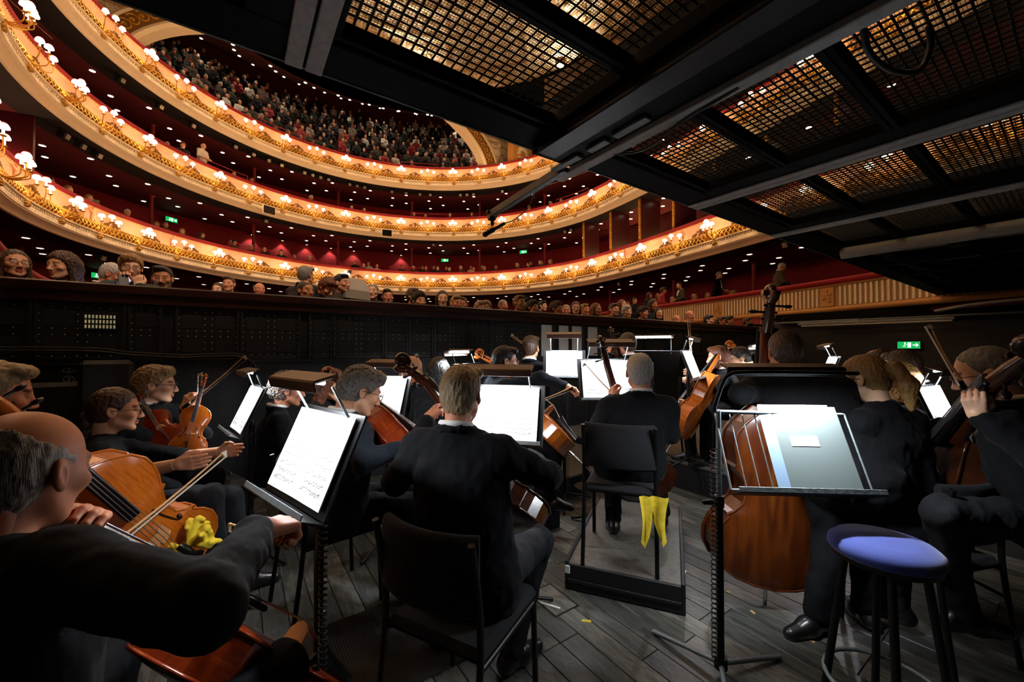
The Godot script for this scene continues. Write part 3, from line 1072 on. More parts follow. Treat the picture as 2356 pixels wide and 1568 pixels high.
func arch_and_dome() -> void:
	# a big cream arch springing from the top tier on both sides, with gilt scrolls, and the gilded ceiling above
	var root := thing("proscenium_arch", "cream arch with gilt scroll ornament springing from the top balcony", "arch")
	var fr := []
	var cu := 4.3
	var ca := 20.6
	var ru := 8.0
	var rh := 3.9
	var hs := 12.0
	var pts := []
	for k in 49:
		var an := PI * k / 48.0
		pts.append(Vector2(cu + ru * cos(an), hs + rh * sin(an)))
	for k in 49:
		var an := PI * k / 48.0
		var rad := (TB * Vector3(cos(an), sin(an), 0)).normalized()
		fr.append(Transform3D(Basis(rad, TB * Vector3(0, 0, 1), rad.cross(TB * Vector3(0, 0, 1))), hall(pts[k].x, pts[k].y, ca)))
	part("band", Shape.new().sweep([Vector2(0.0, -0.6), Vector2(0.0, 0.0), Vector2(0.12, 0.1), Vector2(0.2, 0.06), Vector2(0.85, 0.06), Vector2(0.93, 0.1), Vector2(1.05, 0.0), Vector2(1.05, -0.6)], fr), M.cream, root)
	part("soffit_gilding", Shape.new().sweep([Vector2(0.22, 0.075), Vector2(0.83, 0.075)], fr), M.gilt_dark, root)
	var scroll := Shape.new()
	var sp := []
	for k in 18:
		var an := 0.5 * k
		var r := 0.24 * (1.0 - k / 20.0)
		sp.append(Vector3(cos(an) * r, 0, sin(an) * r))
	scroll.tube(sp, 0.035, 5)
	scroll.ball(Vector3.ZERO, 0.06, 6, 4)
	var sm := scroll.mesh()
	for k in 48:
		var f: Transform3D = fr[k]
		part("gilt_scroll", sm, M.gold, root, Transform3D(f.basis, f * Vector3(0.52, 0.09, 0)))
	# spandrels: the gilded wall around the arch up to the dome
	var sp2 := Shape.new()
	for k in 48:
		var p0: Vector2 = pts[k] + Vector2(cos(PI * k / 48.0), sin(PI * k / 48.0)) * 0.95
		var p1: Vector2 = pts[k + 1] + Vector2(cos(PI * (k + 1) / 48.0), sin(PI * (k + 1) / 48.0)) * 0.95
		sp2.quad(hall(p0.x, p0.y, ca + 0.12), hall(p1.x, p1.y, ca + 0.12), hall(p1.x, maxf(17.4, p1.y), ca + 0.12), hall(p0.x, maxf(17.4, p0.y), ca + 0.12))
	for q in [[cu + ru + 0.9, cu + ru + 4.0], [cu - ru - 4.0, cu - ru - 0.9]]:
		sp2.quad(hall(q[0], 12.0, ca + 0.12), hall(q[1], 12.0, ca + 0.12), hall(q[1], 17.4, ca + 0.12), hall(q[0], 17.4, ca + 0.12))
	part("spandrel", sp2, M.gilt_wall, root)
	# piers with shell niches beside the arch
	for sd in [-1.0, 1.0]:
		var pier := thing("arch_pier", "stone pier with a lit shell niche %s of the arch" % ("right" if sd > 0.0 else "left"), "pier", hall_xf(cu + sd * (ru + 1.9), 11.2, 20.2 - 0.6 * absf(sd), 0.0))
		part("shaft", Shape.new().box(Transform3D(Basis.IDENTITY, Vector3(0, 1.6, 0)), Vector3(1.5, 3.2, 0.6), 0.05), M.ochre, pier)
		part("cornice", Shape.new().box(Transform3D(Basis.IDENTITY, Vector3(0, 3.3, 0.05)), Vector3(1.8, 0.25, 0.8), 0.06), M.cream, pier)
		var nich := Shape.new()
		for k in 9:
			var an := PI * k / 8.0
			nich.ball(Vector3(cos(an) * 0.3, 2.0 + sin(an) * 0.35, 0.33), Vector3(0.07, 0.16, 0.07), 6, 5, Basis(Vector3.BACK, an - PI / 2))
		nich.box(Transform3D(Basis.IDENTITY, Vector3(0, 1.75, 0.32)), Vector3(0.8, 0.12, 0.2), 0.04)
		part("shell_niche", nich, M.cream, pier)
	# vaulted, gilded and coffered ceiling of the house
	var dome := Shape.new()
	var rings := 14
	var segs := 48
	for i in rings + 1:
		var an := 0.5 * PI * i / rings
		for k in segs + 1:
			var th := TAU * k / segs
			var r := 9.0 * cos(an)
			var p := hall(HALL_U + r * cos(th), 15.9 + 8.0 * sin(an), 12.4 + r * sin(th))
			dome.put(p, (Vector3(-cos(th), -0.8, sin(th))).normalized() * 1.0, Vector2(24.0 * k / segs, 6.0 * i / rings))
	for i in rings:
		for k in segs:
			var a := i * (segs + 1) + k
			dome.idx.append_array([a, a + 1, a + segs + 2, a, a + segs + 2, a + segs + 1])
	for i in dome.v.size():
		dome.n[i] = (hall(HALL_U, 15.9, 12.4) - dome.v[i]).normalized()
	var d := struct("ceiling_dome", dome, M.dome)
	tag(d, "gilded cream dome of the auditorium seen through the wire mesh")
	# raised ribs and coffer mouldings on it
	var ribs := Shape.new()
	for k in 24:
		var th := TAU * k / 24
		var line := []
		for i in rings * 2:
			var an := 0.5 * PI * i / (rings * 2)
			var r := 8.93 * cos(an)
			line.append(hall(HALL_U + r * cos(th), 15.88 + 7.95 * sin(an), 12.4 + r * sin(th)))
		ribs.tube(line, 0.16, 6, false)
	for i in range(1, 9):
		var an := 0.5 * PI * i / 10.0
		var line := []
		for k in 96:
			var th := TAU * k / 96
			var r := 8.93 * cos(an)
			line.append(hall(HALL_U + r * cos(th), 15.88 + 7.95 * sin(an), 12.4 + r * sin(th)))
		ribs.tube(line, 0.14, 6, false, 1.0, true)
	part("gilt_ribs", ribs, M.gilt_pale, d)
	# rosettes in the coffers
	var ros := Shape.new()
	for k in 8:
		var a2 := TAU * k / 8
		ros.ball(Vector3(cos(a2) * 0.28, 0, sin(a2) * 0.28), Vector3(0.16, 0.06, 0.1), 6, 4, Basis(Vector3.UP, -a2))
	ros.ball(Vector3.ZERO, Vector3(0.14, 0.12, 0.14), 8, 5)
	var rm := ros.mesh()
	for i in range(0, 8):
		var an := 0.5 * PI * (i + 0.5) / 10.0
		for k in 24:
			var th := TAU * (k + 0.5) / 24
			var r := 8.95 * cos(an)
			var p := hall(HALL_U + r * cos(th), 15.88 + 7.95 * sin(an), 12.4 + r * sin(th))
			part("rosette", rm, M.gilt_pale, d, along(p, (hall(HALL_U, 15.9, 12.4) - p).normalized()))
	# the cove lights that wash the dome, on the cornice above the amphitheatre arch
	for k in 6:
		var th := TAU * (k + 0.25) / 6
		var p := hall(HALL_U + 8.2 * cos(th), 15.6, 12.4 + 8.2 * sin(th))
		var o := thing("dome_uplight", "warm uplight washing the gilded dome, %s round its cornice" % ordinal(k + 1), "uplight", Transform3D(Basis.IDENTITY, p), "uplights below the dome")
		part("housing", Shape.new().lathe([Vector2(0.0, -0.25), Vector2(0.2, -0.25), Vector2(0.28, 0.0), Vector2(0.26, 0.0)], 12), M.gilt, o)
		part("lens", Shape.new().lathe([Vector2(0.26, -0.02), Vector2(0.0, -0.02)], 12), M.bulb, o)
		part("hanger", Shape.new().tube([Vector3(0.2, -0.1, 0), Vector3(0.32, 0.1, 0), Vector3(0.35, 0.6, 0)], 0.03, 6), M.gilt, o)
		var l := SpotLight3D.new()
		l.name = "uplight_beam"
		l.light_color = Color("fff4e6")
		l.light_energy = DOME_E
		l.light_size = 0.2
		l.spot_angle = 80.0
		l.spot_range = 40.0
		l.spot_attenuation = 2.0
		l.shadow_enabled = true
		l.rotation_degrees.x = 90.0
		l.position.y = 0.05
		o.add_child(l)
		# the same fitting also throws house light down on the stalls
		part("lower_lens", Shape.new().lathe([Vector2(0.0, -0.255), Vector2(0.18, -0.255)], 12), M.downlight, o)
		var dn := SpotLight3D.new()
		dn.name = "house_light"
		dn.light_color = Color("ffe2c0")
		dn.light_energy = HOUSE_E
		dn.light_size = 0.18
		dn.spot_angle = 60.0
		dn.spot_range = 40.0
		dn.spot_attenuation = 2.0
		dn.shadow_enabled = true
		dn.rotation_degrees.x = -90.0
		dn.position.y = -0.28
		o.add_child(dn)

# the private boxes on the right, behind the lowest tier: partitions, gilt pilasters, lamps and doors
func boxes() -> void:
	for k in 7:
		var s := 3.6 + 1.85 * k
		var f := lift(ring_at(s), TIER[0])
		var o := thing("box_partition", "dark red partition between the private boxes, %s from the stage" % ordinal(k + 1), "partition", f, "partitions of the private boxes")
		part("panel", Shape.new().box(Transform3D(Basis.IDENTITY, Vector3(-0.75, 1.86, 0)), Vector3(1.2, 2.95, 0.06)), M.maroon_gloss, o)
		var pil := Shape.new()
		for i in 22:
			pil.ball(Vector3(-0.16, 1.45 + 0.085 * i, 0), Vector3(0.055, 0.05, 0.055), 7, 4)
		pil.box(Transform3D(Basis.IDENTITY, Vector3(-0.18, 2.35, 0)), Vector3(0.06, 1.95, 0.07))
		part("gilt_pilaster", pil, M.gold, o)
		if k == 6:
			continue
		var m := lift(ring_at(s + 0.92, -2.7), TIER[0] + 0.36)
		var dr := thing("box_door", "dark wooden door at the back of a private box, %s from the stage" % ordinal(k + 1), "door", m, "doors of the private boxes")
		part("back_panel", Shape.new().box(Transform3D(Basis.IDENTITY, Vector3(-0.05, 1.48, 0)), Vector3(0.06, 2.9, 1.72)), M.box_wall, dr)
		part("door_leaf", Shape.new().box(Transform3D(Basis.IDENTITY, Vector3(0.0, 1.0, -0.35)), Vector3(0.05, 2.0, 0.75), 0.01), M.dark_wood, dr)
		part("door_frame", Shape.new().box(Transform3D(Basis.IDENTITY, Vector3(0.0, 1.0, 0.06)), Vector3(0.07, 2.0, 0.06)).box(Transform3D(Basis.IDENTITY, Vector3(0.0, 1.0, -0.76)), Vector3(0.07, 2.0, 0.06)).box(Transform3D(Basis.IDENTITY, Vector3(0.0, 2.03, -0.35)), Vector3(0.07, 0.06, 0.88)), M.dark_wood, dr)
		part("knob", Shape.new().ball(Vector3(0.05, 0.98, -0.05), 0.03, 8, 5), M.gold, dr)
		for z in [0.55, -0.98]:
			if k < 3:
				continue
			var lp := thing("wall_lamp", "glowing wall lamp in the %s private box from the stage, %s" % [ordinal(k + 1), "near side" if z > 0 else "far side"], "wall lamp", m * Transform3D(Basis.IDENTITY, Vector3(0.06, 1.55, clampf(z, -0.8, 0.8))), "wall lamps in the private boxes")
			part("globe", Shape.new().ball(Vector3(0.07, 0, 0), Vector3(0.07, 0.1, 0.07), 10, 8), M.bulb, lp)
			part("bracket", Shape.new().tube([Vector3(-0.03, -0.12, 0), Vector3(0.05, -0.16, 0), Vector3(0.07, -0.1, 0)], 0.012, 6), M.gold, lp)
			var l := OmniLight3D.new()
			l.name = "globe_light"
			l.light_color = Color("ffb070")
			l.light_energy = 0.6
			l.light_size = 0.07
			l.omni_range = 30.0
			l.omni_attenuation = 2.0
			l.shadow_enabled = true
			l.position = Vector3(0.07, 0, 0)
			lp.add_child(l)

# ---------------------------------------------------------------- the orchestra pit: floor, rail wall, mesh overhang
const RAIL_A := 4.6
const OVER_H := 2.466
const EDGE_A := 1.6

func hb(s: Shape, u0: float, u1: float, h0: float, h1: float, a0: float, a1: float, bevel := 0.0) -> Shape:
	return s.box(Transform3D(TB, hall((u0 + u1) * 0.5, (h0 + h1) * 0.5, (a0 + a1) * 0.5)), Vector3(absf(u1 - u0), absf(h1 - h0), absf(a1 - a0)), bevel)

func pit_floor() -> void:
	var fl := struct("floor", hb(Shape.new(), -9.0, 12.0, -0.3, -0.02, -3.2, RAIL_A + 0.2), M.gap)
	tag(fl, "black scuffed plank floor of the orchestra pit")
	rng.seed = 77
	var variants := []
	for k in 3:
		variants.append(Shape.new().box(Transform3D.IDENTITY, Vector3(0.1165, 0.02, [1.196, 0.896, 1.496][k]), 0.002).mesh())
	var u := -2.45
	var col := 0
	while u < 5.6:
		var a: float = -0.35 - [0.0, 0.55, 0.25][col % 3]
		while a < RAIL_A - 0.05:
			var k := rng.randi() % 3
			var l: float = [1.2, 0.9, 1.5][k]
			part("plank", variants[k], M.boards[rng.randi() % 4], fl, hall_xf(u, -0.01 - rng.randf() * 0.0012, a + l * 0.5))
			a += l
		u += 0.12
		col += 1
	var rest := Shape.new()
	u = -8.9
	while u < 11.9:
		if u < -2.5 or u > 5.55:
			hb(rest, u - 0.058, u + 0.058, -0.02, 0.0, -3.0, RAIL_A)
		u += 0.12
	stuff(part("far_planks", rest, M.boards[2], fl))
	# dark taped seams and chalky tape marks
	var marks := [
		["tape_mark", "white tape strip on the floor behind the podium", M.tape, 0.202, -2.282, 0.15, 0.014, 64.0],
		["tape_mark", "short pale tape mark beside the podium corner", M.tape, 1.112, -2.599, 0.07, 0.014, 140.0],
		["tape_mark", "crumpled yellow tape scrap in front of the podium", M.tape_yellow, 0.396, -2.146, 0.05, 0.02, 80.0],
		["tape_mark", "small yellow tape square near the blue stool", M.tape_yellow, 2.055, -2.270, 0.025, 0.025, 20.0],
		["tape_mark", "small yellow tape dot by the left music stand foot", M.tape_yellow, -0.941, -1.991, 0.028, 0.016, 70.0],
		["tape_mark", "small pinkish tape scrap on the planks near chair legs", M.paper_edge, -1.040, -2.221, 0.025, 0.014, 20.0],
		["tape_mark", "small yellow tape dot near the big double bass", M.tape_yellow, 1.288, -2.397, 0.022, 0.014, 60.0],
		["fallen_leaf", "small brown scrap on the dark floor under the bass", M.bow_stick, 1.324, -2.217, 0.03, 0.016, 10.0],
		["fallen_leaf", "small brown scrap on the floor beside the stool legs", M.bow_stick, 1.485, -2.003, 0.03, 0.016, 30.0],
	]
	for m in marks:
		var o := part(m[0], Shape.new().box(Transform3D.IDENTITY, Vector3(m[6], 0.002, m[5]), 0.0005), m[2], self, xf(Vector3(m[3], 0.0012, m[4]), m[7]))
		tag(o, m[1], "scrap" if m[0] == "fallen_leaf" else "tape")
	# trapdoor outline: thin black inlaid strips near the podium
	var seam := thing("floor_socket_trap", "small floor trap with a black edge near the podium", "floor trap", hall_xf(1.52, 0.0, 1.78, 0.0))
	part("lid", Shape.new().box(Transform3D(Basis.IDENTITY, Vector3(0, 0.001, 0)), Vector3(0.16, 0.002, 0.24), 0.0), M.boards[3], seam)
	part("edge", Shape.new().box(Transform3D(Basis.IDENTITY, Vector3(0.083, 0.0015, 0)), Vector3(0.008, 0.003, 0.25)).box(Transform3D(Basis.IDENTITY, Vector3(-0.083, 0.0015, 0)), Vector3(0.008, 0.003, 0.25)).box(Transform3D(Basis.IDENTITY, Vector3(0, 0.0015, 0.124)), Vector3(0.17, 0.003, 0.008)).box(Transform3D(Basis.IDENTITY, Vector3(0, 0.0015, -0.124)), Vector3(0.17, 0.003, 0.008)), M.gap, seam)
	# ribbed rubber mats
	var mats := [["under the near seated player's chair", 0.35, 1.98, 1.5, 0.62], ["beside the podium", 1.15, 2.6, 0.5, 0.9], ["beside the far right double bass player", 4.9, 0.4, 0.9, 1.2]]
	for m in mats:
		var o := thing("rubber_mat", "ribbed grey rubber mat %s" % m[0], "mat", hall_xf(m[1], 0.0, m[2]), "ribbed rubber mats")
		part("sheet", Shape.new().box(Transform3D(Basis.IDENTITY, Vector3(0, 0.003, 0)), Vector3(m[3], 0.006, m[4]), 0.002), M.mat_rubber, o)
		var rib := Shape.new()
		var x: float = -m[3] * 0.5 + 0.01
		while x < m[3] * 0.5:
			rib.box(Transform3D(Basis.IDENTITY, Vector3(x, 0.007, 0)), Vector3(0.006, 0.003, m[4] - 0.01))
			x += 0.013
		stuff(part("ribs", rib, M.mat_rubber, o))

func pit_wall() -> void:
	var w := struct("wall_rail", hb(Shape.new(), -9.0, 11.6, 0.0, 1.9, RAIL_A + 0.06, RAIL_A + 0.22), M.black_panel)
	tag(w, "black panelled wall between the pit and the stalls")
	part("rail_cap", hb(Shape.new(), -9.0, 11.6, 1.90, 1.985, RAIL_A - 0.03, RAIL_A + 0.3, 0.012), M.rail_wood, w)
	part("rail_fascia", hb(Shape.new(), -9.0, 11.6, 1.83, 1.90, RAIL_A + 0.0, RAIL_A + 0.06), M.rail_wood, w)
	part("lower_cladding", hb(Shape.new(), -9.0, 11.6, 0.0, 1.31, RAIL_A + 0.02, RAIL_A + 0.06), M.black_paint, w)
	part("ledge", hb(Shape.new(), -9.0, 11.6, 1.31, 1.335, RAIL_A + 0.0, RAIL_A + 0.06, 0.004), M.black_paint, w)
	var cols := [[-4.6, -3.5], [-3.5, -2.4], [-2.4, -1.29], [-1.29, -0.76], [-0.76, -0.53], [-0.45, 0.03], [0.03, 0.55], [0.62, 0.857], [0.857, 1.41], [1.41, 1.695], [1.695, 2.02], [2.02, 2.55], [2.55, 2.86], [2.86, 3.15], [3.15, 3.7]]
	var u := 5.0
	while u < 10.6:
		cols.append([u, u + 0.62])
		u += 0.62
	var n := 0
	for c in cols:
		n += 1
		var o := thing("pit_wall_panel", "black bolted wall panel below the pit rail, %s along the wall" % ordinal(n), "wall panel", hall_xf((c[0] + c[1]) * 0.5, 1.335, RAIL_A + 0.06), "bolted black panels of the pit wall")
		var wd: float = c[1] - c[0]
		part("board", Shape.new().box(Transform3D(Basis.IDENTITY, Vector3(0, 0.245, 0.006)), Vector3(wd - 0.01, 0.48, 0.012)), M.black_panel, o)
		var post := Shape.new().box(Transform3D(Basis.IDENTITY, Vector3(0, 0.247, 0.025)), Vector3(0.022, 0.49, 0.03), 0.003).mesh()
		for sx in [-1.0, 1.0]:
			part("stile", post, M.black_paint, o, Transform3D(Basis.IDENTITY, Vector3(sx * (wd * 0.5 - 0.014), 0, 0)))
		part("bottom_rail", Shape.new().box(Transform3D(Basis.IDENTITY, Vector3(0, 0.022, 0.02)), Vector3(wd - 0.06, 0.04, 0.02), 0.003), M.black_paint, o)
		var k := maxi(1, int(round(wd / 0.29)))
		var bolts := Shape.new()
		for i in k:
			var x := -wd * 0.5 + wd * (i + 0.5) / k
			var iw := wd / k - 0.1
			for y in [0.36, 0.14]:
				part("mesh_inset", Shape.new().box(Transform3D(Basis.IDENTITY, Vector3(x, y, 0.013)), Vector3(iw, 0.13, 0.006), 0.002), M.black_mesh, o)
				for sx in [-1.0, -0.33, 0.33, 1.0]:
					for sy in ([-1.0, -0.33, 0.33, 1.0] if absf(sx) == 1.0 else [-1.0, 1.0]):
						bolts.ball(Vector3(x + sx * (iw * 0.5 + 0.022), y + sy * 0.085, 0.013), Vector3(0.0055, 0.0055, 0.004), 5, 3)
		stuff(part("bolts", bolts, M.bolt, o))
	var whites := [[3.76, 3.96], [4.11, 4.30], [4.37, 4.59], [4.74, 4.95]]
	for k in 4:
		var c: Array = whites[k]
		var o := thing("white_panel", "tall white panel set in the black pit wall, %s of four" % ordinal(k + 1), "wall panel", hall_xf((c[0] + c[1]) * 0.5, 1.335, RAIL_A + 0.06), "white panels in the pit wall")
		part("board", Shape.new().box(Transform3D(Basis.IDENTITY, Vector3(0, 0.235, 0.012)), Vector3(c[1] - c[0], 0.47, 0.02), 0.003), M.white_panel, o)
		part("stile", Shape.new().box(Transform3D(Basis.IDENTITY, Vector3((c[1] - c[0]) * 0.5 + 0.03, 0.247, 0.025)), Vector3(0.05, 0.49, 0.04), 0.003), M.black_paint, o)
		if k == 2:
			part("latch", Shape.new().box(Transform3D(Basis.IDENTITY, Vector3(-0.02, 0.36, 0.03)), Vector3(0.09, 0.022, 0.02), 0.004), M.steel_black, o)
	# small lit grille in a wall panel
	var g := thing("vent_grille", "small grille with three rows of pale slots in the black wall", "grille", hall_xf(-0.92, 1.67, RAIL_A + 0.036))
	part("plate", Shape.new().box(Transform3D.IDENTITY, Vector3(0.2, 0.13, 0.008), 0.002), M.black_mesh, g)
	var slot := Shape.new().box(Transform3D.IDENTITY, Vector3(0.011, 0.028, 0.006), 0.002).mesh()
	for r in 3:
		for k in 9:
			part("slot", slot, M.slot, g, Transform3D(Basis.IDENTITY, Vector3(-0.085 + 0.021 * k, 0.041 - 0.041 * r, 0.005)))
	# circled numerals painted on the wall
	var font := SystemFont.new()
	font.font_names = PackedStringArray(["Droid Sans"])
	for y in [1.275, 1.205]:
		var num := thing("painted_numeral", "white circled numeral 2 painted on the black pit wall, %s one" % ("upper" if y > 1.25 else "lower"), "numeral", hall_xf(-1.09, y, RAIL_A + 0.018))
		var tm := TextMesh.new()
		tm.font = font
		tm.text = "2"
		tm.font_size = 16
		tm.pixel_size = 0.0024
		tm.depth = 0.001
		part("digit", tm, M.tape, num)
		var circ := []
		for k in 20:
			circ.append(Vector3(cos(TAU * k / 20) * (0.03 if y < 1.25 else 0.034), sin(TAU * k / 20) * (0.026 if y < 1.25 else 0.017), 0))
		part("ring", Shape.new().tube(circ, 0.0015, 5, false, 1.0, true), M.tape, num)
	# the two black cables hung along the wall
	for k in 2:
		var d := 0.035 * k
		var pts := [[-4.5, 1.43], [-2.2, 1.455], [-1.6, 1.455], [-0.98, 1.45], [-0.72, 1.415], [-0.4, 1.39], [-0.1, 1.40], [0.05, 1.385], [0.12, 1.30], [0.12, 1.1], [0.08, 0.7], [0.1, 0.12]]
		var line := []
		for p in pts:
			line.append(hall(p[0] + (d if p[1] < 1.35 else 0.0), p[1] - d * 0.6, RAIL_A - 0.02 - 0.012 * k))
		var cb := part("wall_cable", Shape.new().tube(spline(line, 6), 0.011, 7), M.cable, self)
		tag(cb, "thick black cable hung along the pit wall, %s of the pair" % ("upper" if k == 0 else "lower"), "cable", "cables on the pit wall")
	# side and rear walls, dark
	tag(struct("wall_right", hb(Shape.new(), 11.6, 11.75, 0.0, 2.31, -3.2, RAIL_A + 0.22), M.black_paint), "black wall at the far right end of the pit")
	tag(struct("wall_left", hb(Shape.new(), -9.2, -9.0, 0.0, 2.6, -3.2, RAIL_A + 0.2), M.black_paint), "black wall at the near end of the pit")
	tag(struct("wall_rear", hb(Shape.new(), -9.2, 11.75, 0.0, 8.0, -3.4, -3.2), M.black_paint), "black rear wall below and above the stage edge")
	# a low riser and a loudspeaker case against the wall
	var lintel := thing("pit_lintel", "dark steel lintel beam under the striped parapet", "beam", Transform3D.IDENTITY)
	part("beam", hb(Shape.new(), 11.3, 11.6, 2.1, 2.3, -3.0, 4.5, 0.01), M.steel_frame, lintel)
	part("flange", hb(Shape.new(), 11.25, 11.6, 2.07, 2.1, -3.0, 4.5, 0.004), M.steel_mid, lintel)
	for k in 2:
		var tb := thing("fluorescent_tube", "pale unlit fluorescent tube under the dark lintel, %s one" % ["shorter", "longer"][k], "tube light", hall_xf(11.0 - 0.1 * k, 2.02 - 0.05 * k, [3.35, 2.6][k]), "unlit tubes under the lintel")
		var ln: float = [1.1, 2.4][k]
		part("tube", Shape.new().tube([Vector3(0, 0, -ln * 0.5), Vector3(0, 0, ln * 0.5)], 0.02, 8), M.tube_white, tb)
		part("batten", Shape.new().box(Transform3D(Basis.IDENTITY, Vector3(0.0, 0.045, 0)), Vector3(0.05, 0.05, ln + 0.06), 0.005), M.steel_mid, tb)
	exit_sign(hall_xf(11.5, 1.52, 2.1, -90.0), "green exit sign on the dark wall at the right end of the pit", 0.34)

func exit_sign(at: Transform3D, label: String, w: float) -> void:
	var o := thing("exit_sign", label, "exit sign", at, "green exit signs")
	part("box", Shape.new().box(Transform3D(Basis.IDENTITY, Vector3(0, 0, -0.02)), Vector3(w * 1.08, w * 0.5, 0.05), 0.01), M.steel_frame, o)
	part("face", Shape.new().box(Transform3D(Basis.IDENTITY, Vector3(0, 0, 0.008)), Vector3(w, w * 0.42, 0.008)), M.exit, o)
	var s := w / 0.34
	var man := Shape.new()
	man.ball(Vector3(-0.055, 0.045, 0.014) * s, Vector3(0.012, 0.012, 0.003) * s, 8, 4)
	man.bar(Vector3(-0.05, 0.03, 0.014) * s, Vector3(-0.065, -0.01, 0.014) * s, 0.018 * s, 0.004 * s)
	man.bar(Vector3(-0.065, -0.01, 0.014) * s, Vector3(-0.045, -0.045, 0.014) * s, 0.012 * s, 0.004 * s)
	man.bar(Vector3(-0.065, -0.01, 0.014) * s, Vector3(-0.09, -0.035, 0.014) * s, 0.012 * s, 0.004 * s)
	man.bar(Vector3(-0.05, 0.025, 0.014) * s, Vector3(-0.025, 0.005, 0.014) * s, 0.009 * s, 0.004 * s)
	part("running_figure", man, M.exit_white, o)
	part("doorway", Shape.new().box(Transform3D(Basis.IDENTITY, Vector3(0.01, 0.0, 0.0135) * s), Vector3(0.05, 0.1, 0.004) * s), M.exit_white, o)
	part("arrow", Shape.new().bar(Vector3(0.06, 0, 0.0135) * s, Vector3(0.14, 0, 0.0135) * s, 0.016 * s, 0.004 * s, Vector3.BACK).bar(Vector3(0.14, 0, 0.0135) * s, Vector3(0.11, 0.03, 0.0135) * s, 0.014 * s, 0.004 * s, Vector3.BACK).bar(Vector3(0.14, 0, 0.0135) * s, Vector3(0.11, -0.03, 0.0135) * s, 0.014 * s, 0.004 * s, Vector3.BACK), M.exit_white, o)

